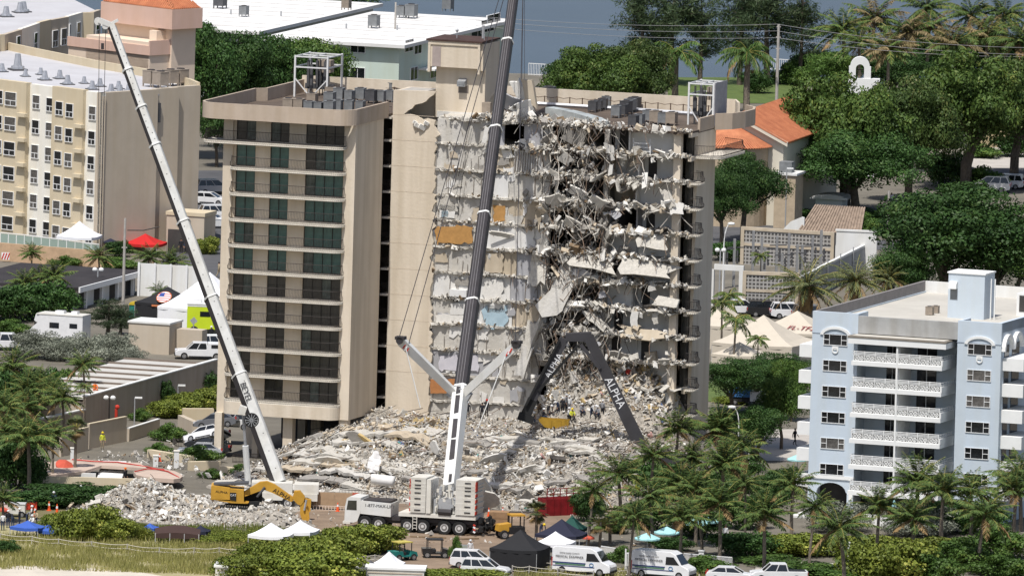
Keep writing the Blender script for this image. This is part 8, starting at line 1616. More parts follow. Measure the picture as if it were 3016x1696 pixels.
umbrella('red umbrella by the pool terrace', *b0(455, 715), 0.9, 2.0, FRO, 0.5); umbrella('dark blue umbrella between the white and red tents', *a0(825, 480), 0.8, 1.7, FNV); umbrella('cream umbrella by the hotel porch', *a0(1215, 400), 0.8, 2.3, FBG)
umbrella('pale umbrella at the left end of the terrace', *b0(120, 640), 0.9, 1.4, FBG); umbrella('orange and white parasol beside the white cart', *b0(20, 1010), 0.6, 1.0, FRO)
umbrella('white umbrella pair near the car park walker', 2655, 650, 1.2, 2.3, FWH); umbrella('orange and white ball-like parasol behind the first van', *d0(845, 1225), 0.6, 1.1, FRO)
# poles and lamps
WOODP = mat('pale_pole', (0.46, 0.43, 0.39), 0.85, 0.12, 2)
def pole(label, px, py, top, r=0.14, Z=None, arms=(), cat='utility pole', name='utility_pole'):
    p = P(px, py); s = F/(p[1]+CAMD); h = (py-top)/s; t = thing(name, label, cat, p); m = MB(); m.cyl((0, 0, 0), (0, 0, h), r, r*0.75, 8); m.build('shaft', WOODP, t)
    for z, w_ in arms: m = MB(); m.bar((-w_, 0, h-z), (w_, 0, h-z), 0.12); m.build('crossarm', WOODP, t)
    return t, h
pl1, h1 = pole('tall concrete utility pole on the rear lawn', 2286, 335, 70, 0.22, arms=((0.3, 0.25), (1.6, 0.3), (3.0, 0.3))); pl2, h2 = pole('tall wooden pole before the white roofed mint building', 1157, 330, 5, 0.16)
pole('pale utility pole before the red tent', 362, 910, 640, 0.18, arms=((3.2, 0.3),)); pole('slim grey pole left of the blue building rooftop', 2610, 850, 560, 0.17)
p = P(362, 910); 
t = thing('cable', 'thin service cable from the pale pole to the hotel', 'cable', (0, 0, 0)); m = MB(); a, b = Q(375, 678, 95), Q(470, 668, 95); m.tube([a, (a+b)/2-np.array((0, 0, 0.2)), b], 0.06, 4); m.build('wire', IRON, t)
def lamp(label, px, py, top, head='box', side=1, col=STEEL):
    p = P(px, py); s = F/(p[1]+CAMD); h = (py-top)/s; t = thing('street_lamp', label, 'street lamp', p); m = MB()
    if head == 'curve':
        m.cyl((0, 0, 0), (0, 0, h*0.72), 0.09, 0.07, 6); pts = [(0, 0, h*0.72)]+[(side*(0.7-0.7*math.cos(a)), 0, h*0.72+h*0.28*math.sin(a)) for a in np.linspace(0.2, 1.5, 5)]; m.tube(pts, 0.06, 5); m.build('post', WHT, t); m = MB(); m.ball((side*0.75, 0, h-0.05), (0.42, 0.25, 0.18), 8, 5); m.build('head', WHT, t)
    elif head == 'twin':
        m.cyl((0, 0, 0), (0, 0, h), 0.1, 0.08, 6); m.build('post', col, t)
        for x in (-0.35, 0.35): m = MB(); m.ball((x, 0, h), (0.3, 0.25, 0.25), 7, 5); m.build('head', WHT, t)
    else:
        m.cyl((0, 0, 0), (0, 0, h), 0.07, 0.06, 6); m.bar((0, 0, h), (side*0.7, 0, h), 0.06); m.build('post', col, t); m = MB(); m.box(min(0, side*0.75), max(0, side*0.75), -0.15, 0.15, h-0.06, h+0.1); m.build('head', WHT, t)
    return t
lamp('box headed car park lamp before the church annexe', 2312, 690, 495, 'box', 1); lamp('curved street lamp between tower and substation', 2128, 870, 655, 'curve', 1); lamp('twin headed lamp beside the tower end wall', 2118, 880, 735, 'twin'); lamp('curved white street lamp at the palm grove', 2172, 1390, 1195, 'curve', -1); lamp('slim lamp at the corner of the screen wall', *b0(1005, 320), 1170, 'box', 1); lamp('slim lamp against the yellow hedge', *b0(1330, 170), 1134, 'box', 1); lamp('ornate black lamp before the shaded wall', *b0(815, 320), 1170, 'twin', col=IRON); lamp('white curved lamp left of the blue building', 2205, 1390, 1300, 'curve', 1); lamp('floodlight mast above the dark roof', *a0(728, 820), 793, 'twin'); lamp('tall lamp with birds beside the dark tree', 2612, 870, 620, 'box', 1)
t = thing('stop_sign', 'grey back of a road sign beside the utility block', 'sign', P(*a0(1445, 1180))); m = MB(); m.cyl((0, 0, 0), (0, 0, 3.3), 0.06, None, 6); m.build('post', STEEL, t); m = MB(); n = 8; m.cyl((0, -0.03, 2.9), (0, 0.03, 2.9), 0.42, None, 4); m.build('plate', STEEL, t)
# overhead wires
def wire(label, pts, sag=0.6):
    t = thing('power_line', label, 'power line', (0, 0, 0)); m = MB()
    for a, b in zip(pts[:-1], pts[1:]):
        q = []
        for k in range(13): f = k/12; q.append(a+(b-a)*f-np.array((0, 0, sag*4*f*(1-f))))
        m.tube(q, 0.028, 3, cap=False)
    m.build('wire', mat('wire_grey', (0.3, 0.3, 0.3), 0.6, 0), t)
for i, (y0, y1, y2, lab) in enumerate(((48, 72, 142, 'highest power line crossing the bay view'), (60, 92, 162, 'middle power line crossing the bay view'), (76, 112, 168, 'lowest power line crossing the bay view'))): wire(lab, [Q(1400, y0, 360), Q(2288, y1, 330), Q(3050, y2+30*(i == 2)*0, 300)])
# white railings
def rail(label, pts, h, n, name='railing', mt=WHT, r=0.05):
    t = thing(name, label, 'railing', pts[0]); o = np.array(pts[0]); m = MB(); b = MB()
    for a, c in zip(pts[:-1], pts[1:]):
        a = np.array(a)-o; c = np.array(c)-o; m.bar(a+(0, 0, h), c+(0, 0, h), r*1.6); m.bar(a+(0, 0, 0.12), c+(0, 0, 0.12), r*1.4)
        for k in range(n+1): q = a+(c-a)*k/n; b.bar(q, q+(0, 0, h), r)
    m.build('rail', mt, t); b.build('baluster', mt, t, kind='stuff'); return t
rail('white fence by the bay between tower room and olive tree', [P(1556, 222), P(1660, 228)], 1.5, 22); rail('white fence by the bay behind the stout palm', [P(2250, 205), P(2420, 215)], 1.4, 30)
t = thing('glass_balustrade', 'white framed glazed balustrade along the hotel terrace', 'balustrade', P(*a0(0, 450))); pts = [P(*a0(x, y)) for x, y in ((0, 455), (180, 472), (370, 495), (560, 520), (740, 545))]; o = pts[0]
for a, b in zip(pts[:-1], pts[1:]):
    for k in range(3):
        q0 = a+(b-a)*k/3-o; q1 = a+(b-a)*(k+1)/3-o; m = MB(); m.bar(q0, q0+(0, 0, 2.0), 0.09); m.bar(q0+(0, 0, 2.0), q1+(0, 0, 2.0), 0.09); m.build('frame', WHT, t); m = MB(); m.bar(q0+(0, 0, 1.1), q1+(0, 0, 1.1), 0.03, 1.6); m.build('pane', mat('greenish_glass', (0.30, 0.38, 0.33), 0.15, 0), t)
a, b = P(*a0(-100, 520)), P(*a0(760, 590)); t = thing('terrace_retaining_wall', 'peach retaining wall below the glazed balustrade', 'wall', a); wall_seg(t, Seg(a, b), -0.2, 2.0, mat('peach_render', (0.55, 0.38, 0.24), 0.85), 0.4)
t = thing('hazard_sign', 'small red and white striped board on the peach wall', 'sign', P(*a0(40, 540))); MB().box(-0.45, 0.45, -0.05, 0.05, 0.3, 1.1).build('board', LET_W, t)
for i in range(3): m = MB(); m.bar((-0.4+0.3*i, -0.06, 0.35), (-0.15+0.3*i, -0.06, 1.05), 0.14, 0.02, up=(0, 1, 0)); m.build('stripe', REDP, t)
a, b = P(*a0(1035, 790)), P(*a0(1510, 820)); t = thing('white_screen_wall', 'white panelled screen wall behind the flag tent', 'wall', a); wall_seg(t, Seg(a, b), 0, 3.6, WST, 0.2)
for k in range(5): q = (b-a)*k/4; MB().box(q[0]-0.12, q[0]+0.12, q[1]-0.3, q[1]-0.02, 0, 3.7).build('post', WFR, t)
# rope fences on the dune: posts and sagging ropes
def rope_fence(label, pix, h=0.9, slack=0.12):
    pts = [P(x, y) for x, y in pix]; t = thing('rope_fence', label, 'rope fence', pts[0]); o = pts[0]
    for p in pts: q = p-o; m = MB(); m.cyl(q+(0, 0, -0.1), q+(rng.normal()*0.06, 0, h), 0.06, None, 6); m.build('post', WOODP, t)
    m = MB()
    for a, b in zip(pts[:-1], pts[1:]):
        for z in (h-0.08, h*0.5): m.tube([a-o+(b-a)*f+np.array((0, 0, z-slack*4*f*(1-f))) for f in np.linspace(0, 1, 7)], 0.035, 4, cap=False)
    m.build('rope', mat('pale_rope', (0.55, 0.51, 0.42), 0.9, 0.1, 3), t)
rope_fence('upper rope fence along the dune grass', [b0(x, y) for x, y in ((0, 1195), (235, 1215), (440, 1235), (690, 1255), (950, 1275), (1190, 1300), (1450, 1300), (1640, 1300), (1840, 1310))]); rope_fence('rope fence along the sand below the vans', [d0(x, y) for x, y in ((150, 1375), (390, 1390), (640, 1415), (860, 1430), (1140, 1440), (1500, 1455))]); rope_fence('lower rope fence below the first van', [d0(x, y) for x, y in ((270, 1435), (400, 1440), (620, 1455), (880, 1475))])
rope_fence('short post and rope fence beside the white post', [c0(x, y) for x, y in ((760, 1360), (1030, 1355), (1130, 1350))])
t = thing('white_signpost', 'leaning white slatted post in front of the bushes', 'post', P(*c0(890, 1440))); m = MB(); m.bar((0, 0, 0), (0.15, 0, 1.75), 0.3, 0.08, up=(0, 1, 0)); m.build('board', WHT, t)
t = thing('white_gate', 'white slatted garden gate beside the second van', 'gate', P(*d0(1165, 1415)), 0.1)
for k in range(7): MB().box(-0.5+0.15*k, -0.42+0.15*k, -0.03, 0.03, 0, 1.7-0.0*k).build('slat', WHT, t)
MB().box(-0.62, -0.5, -0.06, 0.06, 0, 2.2).build('post', WHT, t); MB().box(0.52, 0.64, -0.06, 0.06, 0, 2.2).build('post', WHT, t); MB().box(-0.5, 0.52, -0.05, 0.05, 1.7, 1.85).build('rail', WHT, t)
rail('white picket fence behind the hedge between vans', [P(*d0(940, 1300)), P(*d0(1130, 1330))], 1.0, 24); rail('white picket fence right of the second van', [P(*d0(1560, 1340)), P(*d0(1920, 1370))], 0.8, 40); rail('white fence along the blue terrace', [P(*e0(700, 1060)), P(*e0(1400, 1100))], 1.0, 40)
t = thing('white_post', 'tall white post beside the slim coconut palm', 'post', P(*e0(615, 1385))); MB().box(-0.09, 0.09, -0.09, 0.09, 0, 2.4).build('shaft', WHT, t); MB().box(-0.14, 0.14, -0.14, 0.14, 2.4, 2.5).build('cap', WHT, t)
t = thing('white_post', 'short white shower post by the footpath', 'post', P(*d0(1690, 1330))); MB().box(-0.25, 0.25, -0.2, 0.2, 0, 0.9).build('shaft', WHT, t); MB().box(-0.32, 0.32, -0.26, 0.26, 0.9, 1.0).build('cap', WHT, t)
# ---- pool terrace on the left
t = thing('pool_terrace', 'wrecked salmon pool terrace with curved edge and white steps', 'terrace', P(*b0(620, 740))); o = np.array(P(*b0(620, 740)))
def lp(x, y, z=0.0): return P(*b0(x, y), z)-o
SALM = mat('salmon_paving', (0.56, 0.44, 0.36), 0.85, 0.1, 0.6)
q = [lp(x, y, 1.2) for x, y in ((240, 640), (330, 600), (560, 570), (800, 590), (1050, 600), (1100, 640), (760, 620), (640, 660), (420, 690), (290, 680))]; MB().prism([(p[0], p[1]) for p in q], 0.9, 1.2).build('deck', SALM, t)
q = [lp(x, y, 1.1) for x, y in ((1000, 665), (1060, 650), (1150, 642), (1240, 648), (1310, 662), (1350, 680), (1368, 700), (1350, 715), (1300, 722), (1180, 715), (1080, 705), (1020, 690))]; MB().prism([(p[0], p[1]) for p in q], 0.7, 1.1).build('deck', SALM, t)
a, b = lp(290, 745), lp(720, 740); MB().box(a[0], b[0], min(a[1], b[1]), min(a[1], b[1])+0.4, 0, 1.0).build('pool_wall', WST, t)
for i in range(7): a, b = lp(715+8*i, 735-16*i, 0.2+0.05*i), lp(905+6*i, 735-16*i, 0.2+0.05*i); MB().box(a[0], b[0], a[1], a[1]+3.5, 0.05*i, 0.12+0.12*i).build('step', WHT, t)
a, b = lp(230, 800), lp(1010, 800); MB().box(a[0], b[0], a[1], a[1]+0.4, 0, 1.35).build('planter_wall', TANW, t); a, b = lp(730, 805), lp(1010, 805); MB().box(a[0], b[0], a[1]-0.5, a[1]-0.1, 0, 0.9).build('planter_wall', TANW, t)
m = MB(); m.tube([lp(540, 575, 1.35), lp(700, 590, 1.35), lp(880, 595, 1.3), lp(1100, 630, 1.2), lp(1260, 665, 1.2), lp(1340, 710, 1.1)], 0.07, 5); m.tube([lp(1010, 665, 1.25), lp(1100, 645, 1.25), lp(1230, 650, 1.2)], 0.07, 5); m.build('fire_hose', mat('red_hose', (0.5, 0.05, 0.04), 0.6), t)
m = MB(); c = [lp(x, y, 0.8) for x, y in ((1000, 560), (700, 570), (880, 560), (1150, 560), (1330, 610), (1450, 660), (1520, 690), (1400, 560), (950, 640), (1240, 600))]
for p in c: m.chunks(np.array(p)+rng.normal(0, 1.0, (11, 3))*np.array((1.6, 2.5, 0.15)), np.clip(rng.lognormal(-1.6, 0.5, 11), 0.1, 0.9), 6, 0.4, RUBP)
for (x, y) in ((1480, 430), (1560, 470), (1420, 400), (1620, 540), (1560, 390), (1350, 420), (900, 545), (980, 560), (1050, 550), (800, 600), (1180, 610)): m.chunks(np.array(lp(x, y, 0.4))+rng.normal(0, 1.0, (14, 3))*np.array((1.4, 3, 0.1)), np.clip(rng.lognormal(-1.5, 0.5, 14), 0.1, 0.9), 6, 0.4, RUBP)
m.build('scattered_rubble', RUB, t, kind='stuff')
for x0, y0, x1, y1, h in ((1100, 560, 1420, 610, 0.8), (1420, 660, 1650, 655, 0.9), (1640, 680, 1760, 690, 0.7), (1330, 330, 1440, 380, 1.2), (1370, 290, 1600, 290, 1.3)):
    a, b = P(*b0(x0, y0)), P(*b0(x1, y1)); tt = thing('planter', 'tan planter wall, %s' % {1100: 'tilted beside the orange cone', 1420: 'below the crushed silver car', 1640: 'behind the excavator cab', 1330: 'broken block left of the crushed cars', 1370: 'behind the crushed grey car'}[x0], 'planter', a); wall_seg(tt, Seg(a, b) if b[0] > a[0] else Seg(b, a), 0, h, TANW if x0 != 1330 else BROWNW, 0.6)
for x, y, h, lab in ((1320, 640, 1.2, 'white stub column on the wrecked terrace, larger'), (1165, 630, 0.6, 'white stub column on the wrecked terrace, smaller'), (545, 590, 0.8, 'white stub pillar at the end of the screen wall')): tt = thing('stub_column', lab, 'column', P(*b0(x, y), 0.0)); MB().box(-0.25, 0.25, -0.25, 0.25, 0, h+0.5).build('shaft', WST, tt); MB().box(-0.3, 0.3, -0.3, 0.3, h+0.5, h+0.6).build('cap', CREAMW, tt)
rail('dark iron fence below the crushed cars', [P(*b0(1310, 480)), P(*b0(1640, 520))], 0.8, 26, 'iron_fence', IRON, 0.035); rail('dark iron fence behind the crane piston', [P(*b0(1740, 600)), P(*b0(1930, 600))], 0.9, 18, 'iron_fence', IRON, 0.035); rail('iron balcony railing fallen on the rubble top', [P(915, 1268, 2.5), P(1000, 1252, 3.6)], 1.0, 20, 'iron_fence', IRON, 0.035); rail('iron railing crushed at the heap toe behind truck cab', [P(1000, 1470), P(1085, 1475)], 1.0, 20, 'iron_fence', IRON, 0.04)
# traffic cones
cn = MB(); cn.cyl((0, 0, 0.04), (0, 0, 0.9), 0.17, 0.04, 8); cnm = cn.mesh('cone', mat('cone_orange', (0.75, 0.10, 0.02), 0.6, 0)); cbm = MB().box(-0.22, 0.22, -0.22, 0.22, 0, 0.05).mesh('base', mat('cone_orange', (0,0,0))); csm = MB().cyl((0, 0, 0.5), (0, 0, 0.7), 0.105, 0.085, 8).mesh('band', LET_W)
for (x, y, z, s, lab) in ((*b0(262, 1000), 0, 1.1, 'traffic cone nearest the white cart'), (*b0(366, 960), 0, 1.05, 'traffic cone left of the standing worker'), (*b0(426, 980), 0, 1.05, 'traffic cone right of the standing worker'), (*b0(1195, 590), 0.5, 0.9, 'traffic cone on the wrecked terrace'), (*d0(16, 990), 0.7, 0.9, 'traffic cone at the crane rear, left of three'), (*d0(100, 1000), 0.7, 0.95, 'traffic cone at the crane rear, middle of three'), (*d0(205, 985), 0.9, 0.8, 'traffic cone at the crane rear on the crate'), (*c0(748, 965), 0, 1.0, 'red cone before the tan hoarding')):
    o = link('traffic_cone', None, None, P(x, y, z), None, s, lab, 'traffic cone'); link('cone', cnm, o); link('base', cbm, o); link('band', csm, o)
# small white cart, left
t = thing('equipment_cart', 'white equipment cart beside workers at the left edge', 'cart', P(*b0(105, 1005)), -0.1); MB().box(-1.1, 1.1, -0.5, 0.5, 0.35, 1.3).build('body', CWC, t); MB().box(-1.15, 1.15, -0.55, 0.55, 1.3, 1.42).build('lid', PW, t)
for x in (-0.8, 0.8): wheel(t, cw, (x, -0.45, 0.3)); wheel(t, cw, (x, 0.45, 0.3), math.pi)
for i, (x, y, lab) in enumerate(((625, 910, 'red machine among the hedges at left'), (230, 955, 'small red generator beside the white cart'))): t = thing('generator', lab, 'generator', P(*b0(x, y))); MB().box(-0.6, 0.6, -0.4, 0.4, 0.1, 0.8).build('housing', REDP, t); MB().box(-0.5, 0.5, -0.35, 0.35, 0.8, 0.95).build('lid', TRIMK, t)
t = thing('board_sign', 'grey framed board standing in the work yard', 'sign', P(*c0(1682, 1335))); MB().box(-0.5, 0.5, -0.04, 0.04, 0.5, 1.6).build('frame', STEEL, t); MB().box(-0.42, 0.42, -0.06, -0.03, 0.58, 1.52).build('panel', mat('green_grey_panel', (0.35, 0.38, 0.32), 0.6), t)
for x in (-0.45, 0.45): MB().box(x-0.04, x+0.04, -0.04, 0.04, 0, 0.5).build('leg', STEEL, t)
for i, (x0, y0, x1, y1, lab) in enumerate(((1290, 1150, 1560, 1160, 'long timber plank lying by the crane wheels'), (1640, 1170, 1800, 1165, 'reddish plank lying behind the standing worker'), (1700, 1140, 1880, 1120, 'plank under the crane rear'))): a, b = P(*c0(x0, y0), 0.1), P(*c0(x1, y1), 0.1); m = MB(); m.bar((0, 0, 0), b-a, 0.45, 0.12); m.build('plank', BROWNM, None, loc=a, label=lab, cat='plank')
t = thing('red_pipe_stand', 'red upright valve pipe before the shaded wall', 'pipe', P(*b0(868, 310))); m = MB(); m.tube([(0, 0, 0), (0, 0, 1.5), (0.1, 0, 1.75)], 0.16, 8); m.build('pipe', REDP, t); m = MB(); m.ball((0.1, 0, 1.75), 0.25, 8, 6); m.build('valve', REDP, t)
t = thing('parking_kerbs', 'orange wheel stops of the car park by the tower', 'kerb', P(2210, 680))
for x, y in ((2140, 655), (2285, 662), (2350, 668)): q = P(x, y)-np.array(t.location); MB().box(q[0]-0.9, q[0]+0.9, q[1]-0.15, q[1]+0.15, 0, 0.18).build('wheel_stop', mat('orange_kerb', (0.7, 0.35, 0.1), 0.7), t)
# ================================================================ people
SKIN = mat('skin', (0.42, 0.24, 0.16), 0.7, 0); HAIRK = mat('dark_hair', (0.03, 0.02, 0.015), 0.7, 0)
def person_mesh(pose):
    """one continuous skinned body; joints laid out for the pose, y forward is -y (towards the camera)"""
    J = dict(pel=(0, 0, 0.95), spn=(0, 0.0, 1.15), chs=(0, 0, 1.36), nck=(0, 0, 1.5), hed=(0, -0.02, 1.62), top=(0, -0.02, 1.74),
             lsh=(-0.19, 0, 1.42), lel=(-0.26, 0, 1.14), lwr=(-0.26, -0.08, 0.90), lhd=(-0.26, -0.11, 0.81), rsh=(0.19, 0, 1.42), rel=(0.26, 0, 1.14), rwr=(0.26, -0.08, 0.90), rhd=(0.26, -0.11, 0.81),
             lhp=(-0.1, 0, 0.90), lkn=(-0.11, -0.02, 0.50), lan=(-0.12, 0.02, 0.09), lto=(-0.12, -0.15, 0.04), rhp=(0.1, 0, 0.90), rkn=(0.11, -0.02, 0.50), ran=(0.12, 0.02, 0.09), rto=(0.12, -0.15, 0.04))
    if pose == 'walk': J.update(lkn=(-0.1, -0.16, 0.52), lan=(-0.1, -0.2, 0.10), lto=(-0.1, -0.36, 0.06), ran=(0.1, 0.28, 0.14), rto=(0.1, 0.14, 0.04), rkn=(0.1, 0.06, 0.50), lel=(-0.27, 0.1, 1.15), lwr=(-0.26, 0.1, 0.92), lhd=(-0.26, 0.09, 0.83), rel=(0.27, -0.1, 1.15), rwr=(0.25, -0.24, 0.95), rhd=(0.25, -0.3, 0.88))
    if pose == 'bend': J.update(spn=(0, -0.12, 1.12), chs=(0, -0.34, 1.20), nck=(0, -0.47, 1.23), hed=(0, -0.58, 1.22), top=(0, -0.7, 1.24), lsh=(-0.19, -0.38, 1.18), rsh=(0.19, -0.38, 1.18), lel=(-0.24, -0.45, 0.92), lwr=(-0.2, -0.55, 0.7), lhd=(-0.2, -0.58, 0.61), rel=(0.24, -0.45, 0.92), rwr=(0.2, -0.55, 0.7), rhd=(0.2, -0.58, 0.61))
    if pose == 'crouch':
        for k in ('pel', 'spn', 'chs', 'nck', 'hed', 'top', 'lsh', 'rsh'): x, y, z = J[k]; J[k] = (x, y-0.1*(z-0.9), z-0.5)
        J.update(lhp=(-0.12, 0, 0.42), rhp=(0.12, 0, 0.42), lkn=(-0.2, -0.36, 0.52), rkn=(0.2, -0.36, 0.50), lan=(-0.18, -0.12, 0.09), ran=(0.18, -0.12, 0.09), lto=(-0.19, -0.3, 0.04), rto=(0.19, -0.3, 0.04), lel=(-0.27, -0.2, 0.68), lwr=(-0.18, -0.42, 0.6), lhd=(-0.15, -0.5, 0.56), rel=(0.27, -0.2, 0.68), rwr=(0.18, -0.42, 0.6), rhd=(0.15, -0.5, 0.56))
    if pose == 'reach': J.update(rel=(0.36, -0.1, 1.3), rwr=(0.5, -0.25, 1.42), rhd=(0.55, -0.31, 1.46))
    names = list(J); E = [('pel', 'spn'), ('spn', 'chs'), ('chs', 'nck'), ('nck', 'hed'), ('hed', 'top'), ('chs', 'lsh'), ('lsh', 'lel'), ('lel', 'lwr'), ('lwr', 'lhd'), ('chs', 'rsh'), ('rsh', 'rel'), ('rel', 'rwr'), ('rwr', 'rhd'), ('pel', 'lhp'), ('lhp', 'lkn'), ('lkn', 'lan'), ('lan', 'lto'), ('pel', 'rhp'), ('rhp', 'rkn'), ('rkn', 'ran'), ('ran', 'rto')]
    Rr = dict(pel=(0.15, 0.12), spn=(0.14, 0.11), chs=(0.17, 0.12), nck=0.055, hed=(0.085, 0.1), top=0.07, lsh=0.075, lel=0.05, lwr=0.038, lhd=0.045, rsh=0.075, rel=0.05, rwr=0.038, rhd=0.045, lhp=0.095, rhp=0.095, lkn=0.068, rkn=0.068, lan=0.048, ran=0.048, lto=0.045, rto=0.045)
    me = bpy.data.meshes.new('body_skeleton'); me.from_pydata([J[n] for n in names], [(names.index(a), names.index(b)) for a, b in E], []); o = bpy.data.objects.new('tmp_body', me); COL.objects.link(o)
    md = o.modifiers.new('s', 'SKIN')
    if not me.skin_vertices: me.attributes.new('x', 'FLOAT', 'POINT')
    for i, n in enumerate(names): r = Rr[n]; me.skin_vertices[0].data[i].radius = r if isinstance(r, tuple) else (r, r); me.skin_vertices[0].data[i].use_root = (n == 'pel')
    o.modifiers.new('d', 'SUBSURF').levels = 1; dg = bpy.context.evaluated_depsgraph_get(); out = bpy.data.meshes.new_from_object(o.evaluated_get(dg)); bpy.data.objects.remove(o)
    # region of each face: 0 skin 1 shirt 2 trousers 3 boots, from the nearest bone
    seg = [(np.array(J[a]), np.array(J[b]), a+b) for a, b in E]; idx = []
    for p in out.polygons:
        c = np.array(p.center); best = min(seg, key=lambda s: np.linalg.norm(c-(s[0]+(s[1]-s[0])*np.clip(((c-s[0])@(s[1]-s[0]))/(np.linalg.norm(s[1]-s[0])**2+1e-9), 0, 1))))[2]
        idx.append(0 if best in ('nckhed', 'hedtop', 'lwrlhd', 'rwrrhd') else 3 if best in ('lanlto', 'ranrto') else 2 if best[:3] in ('lhp', 'rhp', 'lkn', 'rkn') or best in ('pellhp', 'pelrhp') else 1)
    out.polygons.foreach_set('use_smooth', [True]*len(out.polygons)); return out, idx, J
POSES = {k: person_mesh(k) for k in ('stand', 'walk', 'bend', 'crouch', 'reach')}
CL = {'black': (0.02, 0.02, 0.025), 'navy': (0.03, 0.045, 0.09), 'white': (0.7, 0.7, 0.7), 'khaki': (0.35, 0.28, 0.18), 'hivis': (0.6, 0.62, 0.05), 'grey': (0.25, 0.25, 0.26), 'red': (0.5, 0.04, 0.03), 'orange': (0.75, 0.16, 0.02), 'yellow': (0.75, 0.55, 0.03), 'tan': (0.42, 0.34, 0.22)}
def cl(n): return mat('cloth_'+n, CL[n], 0.85, 0.06, 3)
_PM = {}
def person(label, px, py, z, pose, shirt, trousers, hat, rz=0.0, s=1.0):
    me, idx, J = POSES[pose]; key = (pose, shirt, trousers)
    if key not in _PM:
        m = me.copy(); m.name = 'body'; m.materials.clear(); [m.materials.append(x) for x in (SKIN, cl(shirt), cl(trousers), TRIMK)]; m.polygons.foreach_set('material_index', idx); _PM[key] = m
    t = thing('person', label, 'person', on_heap(px, py)+np.array((0, 0, 0.08)) if z == 'heap' else P(px, py, z), rz); t.scale = (s,)*3; b = link('body', _PM[key], t); h = np.array(J['hed'])
    f = MB(); fd = -1
    for x in (-0.035, 0.035): f.ball(h+(x, -0.098, 0.015), 0.014, 5, 4)
    f.build('eyes', HAIRK, b); f = MB(); f.ball(h+(0, -0.105, -0.02), (0.016, 0.022, 0.025), 5, 4); f.build('nose', SKIN, b); f = MB(); f.box(h[0]-0.03, h[0]+0.03, h[1]-0.1, h[1]-0.09, h[2]-0.065, h[2]-0.055); f.build('mouth', mat('lip', (0.3, 0.12, 0.1), 0.6, 0), b)
    tp = np.array(J['top']); d = tp-h; d /= np.linalg.norm(d); m = MB()
    if hat: m.ball(h+d*0.09, (0.125, 0.15, 0.115), 10, 7); m.cyl(h+d*0.045, h+d*0.06, 0.155, 0.15, 10); m.build('helmet', cl(hat), t)
    else: m.ball(h+d*0.06+(0, 0.02, 0), (0.1, 0.11, 0.1), 8, 6); m.build('hair', HAIRK, t)
    m = MB()   # fingers at each hand
    for k, w_ in (('lhd', 'lwr'), ('rhd', 'rwr')):
        a = np.array(J[k]); dd = a-np.array(J[w_]); dd /= np.linalg.norm(dd); sd_ = np.cross(dd, (0, 1, 0.2)); sd_ /= np.linalg.norm(sd_)
        for i, (o_, L) in enumerate(((-0.027, 0.05), (-0.009, 0.058), (0.009, 0.054), (0.027, 0.042))): p0 = a+sd_*o_+dd*0.02; m.tube([p0, p0+dd*L*0.6, p0+dd*L+(0, -0.015, 0)], 0.009, 4)
        p0 = a+sd_*0.04-dd*0.02; m.tube([p0, p0+sd_*0.02+dd*0.03, p0+sd_*0.015+dd*0.055], 0.01, 4)
    m.build('fingers', SKIN, b); return t
person('worker in white helmet and grey shirt standing in the work yard', *c0(1740, 1312), 0, 'stand', 'white', 'grey', 'white', 0.3)
person('worker in dark clothes and white helmet between two cones', *b0(400, 950), 0, 'stand', 'navy', 'black', 'white', -0.2); person('surveyor in orange helmet and vest beside the white cart', *b0(160, 930), 0, 'bend', 'khaki', 'khaki', 'orange', 1.2)
person('firefighter in black on the left at the torn wall foot', *c0(1722, 280), 'heap', 'stand', 'black', 'black', 'white', 3.0); person('firefighter in black with red helmet at the torn wall foot', *c0(1862, 262), 'heap', 'reach', 'black', 'black', 'red', 2.6); person('firefighter in black without helmet beside the red helmeted one', *c0(1828, 285), 'heap', 'stand', 'black', 'black', None, 3.2)
z9_ = z_(1380, 960, 4.025)
for x, y, pose, sh, tr_, hat, rz, lab in ((1190, 1040, 'stand', 'white', 'grey', 'white', 0.2, 'rescuer in white shirt standing behind the skip'), (1455, 1090, 'bend', 'white', 'navy', 'white', 0.8, 'rescuer in white bending to the right of the skip'), (1535, 1100, 'crouch', 'grey', 'navy', 'white', -0.6, 'rescuer crouching farthest right of the skip'), (1340, 1070, 'crouch', 'grey', 'navy', 'white', 0.4, 'rescuer crouching in grey between skip and arm'), (1180, 1120, 'crouch', 'white', 'black', 'white', 1.2, 'rescuer in white crouching at the right end of the skip'), (1225, 1130, 'crouch', 'hivis', 'black', 'yellow', 0.2, 'rescuer in yellow helmet at the right end of the skip'), (1060, 1050, 'bend', 'navy', 'navy', 'white', -0.5, 'rescuer in navy bending behind the skip'), (940, 1090, 'bend', 'black', 'black', 'white', 0.6, 'rescuer in black bending at the left of the skip'), (1110, 1060, 'stand', 'black', 'black', 'white', 2.8, 'rescuer in black with back turned behind the skip'), (880, 1130, 'crouch', 'black', 'navy', 'white', 1.8, 'rescuer crouching left of the skip'), (780, 1180, 'stand', 'tan', 'navy', 'white', 1.5, 'rescuer standing left of the skip by the arm shadow'), (725, 1170, 'bend', 'grey', 'navy', 'white', 0.7, 'rescuer bending at the left end by the arm'), (1585, 1090, 'stand', 'grey', 'black', 'white', 2.5, 'rescuer standing at the foot of the inner slope'), (1155, 1020, 'stand', 'grey', 'black', 'white', 1.2, 'rescuer in grey second behind the skip')):
    person(lab, *z9_(x, y), 'heap', pose, sh, tr_, hat, rz)
person('worker in yellow helmet seated by the fan palm', *d0(490, 1150), 0, 'bend', 'navy', 'navy', 'yellow', 0.5); person('rescuer in red shirt inside the lowest torn floor', *z9_(1890, 640), 'heap', 'crouch', 'red', 'navy', 'white', 0.2)
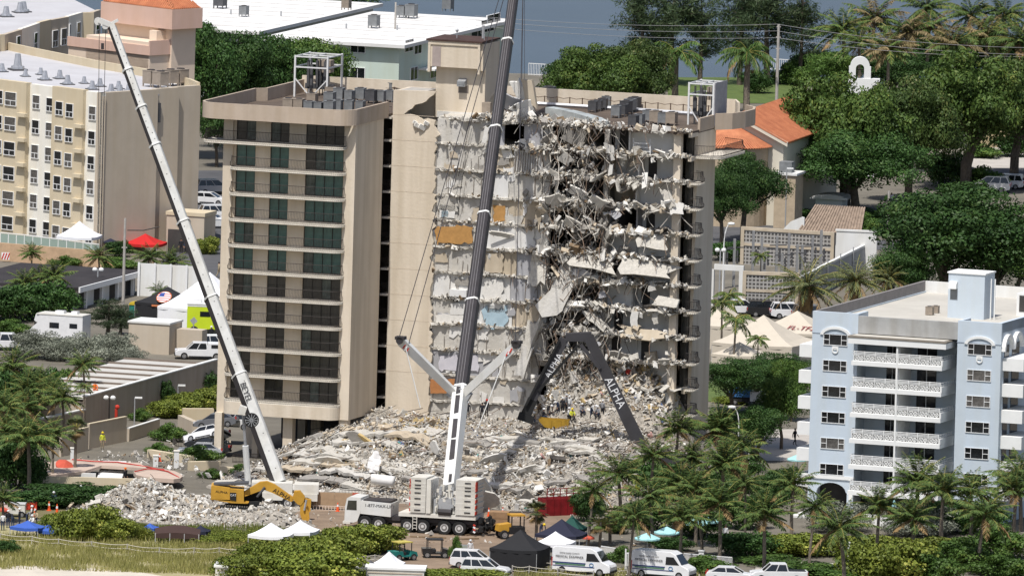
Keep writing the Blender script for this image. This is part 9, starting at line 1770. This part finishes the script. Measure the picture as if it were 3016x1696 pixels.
for i, (x, y, pose, sh, lab) in enumerate(((20, 1110, 'stand', 'white', 'person in white at the left edge by the blue tent'), (60, 1090, 'stand', 'black', 'person in black beside the left edge group'), (95, 1080, 'bend', 'black', 'person in black bending in the left edge group'), (145, 1075, 'stand', 'black', 'person in black right in the left edge group'), (200, 1060, 'bend', 'grey', 'person in grey beside the blue tent'), (235, 1055, 'stand', 'white', 'person in white helmet behind the blue tent'), (268, 1050, 'crouch', 'tan', 'person in tan crouching behind the blue tent'), (245, 1085, 'crouch', 'white', 'person in white sitting above the blue tent'))): person(lab, *b0(x, y), 0, pose, sh, 'navy', 'white' if i % 2 else None, random.uniform(0, 6))
person('firefighter in yellow helmet on the screen wall corner', *b0(765, 500), 0.9, 'stand', 'hivis', 'khaki', 'yellow', 0.4); person('worker in orange on the ribbed roof edge', *b0(708, 85), 2.7, 'crouch', 'orange', 'orange', None, 0.3); person('worker in orange cap at the debris mound top', *b0(935, 770), 0.2, 'stand', 'black', 'black', 'orange', 1.0); person('person in white helmet behind the clipped hedge', *b0(602, 905), 0, 'stand', 'red', 'navy', 'white', 0.2)
person('worker in white helmet beside the lime truck', *a0(1580, 1140), 0, 'stand', 'black', 'black', 'white', 0.4); person('person in khaki on the drive by the tower pier', *a0(1637, 655), 0, 'walk', 'tan', 'khaki', None, 2.0); person('person in black on the hotel drive, left of two', *a0(1355, 478), 0, 'stand', 'black', 'black', None, 0.0); person('person in teal on the hotel drive, right of two', *a0(1392, 480), 0, 'stand', 'navy', 'black', None, 0.5)
person('person in black inside the blue arch', *e0(540, 965), 0, 'stand', 'black', 'black', None, 0.2); person('person in red and white shirt inside the blue arch', *e0(450, 950), 0, 'stand', 'red', 'navy', None, 0.6); person('person in black on the path left of the blue building', *e0(215, 470), 0, 'walk', 'black', 'black', None, 1.0); person('person in white at the right of the aqua umbrellas', *d0(1870, 1200), 0, 'stand', 'white', 'navy', None, 0.3); person('person in pale shirt standing by the car park umbrellas', 2625, 612, 0, 'stand', 'white', 'grey', None, 0.3)
person('worker in hivis deep in the palm grove', *d0(1210, 880), 1.0, 'stand', 'hivis', 'navy', 'yellow', 0.3); person('worker in white helmet at the crane rear', *c0(1885, 1090), 0, 'bend', 'white', 'navy', 'white', 1.4)
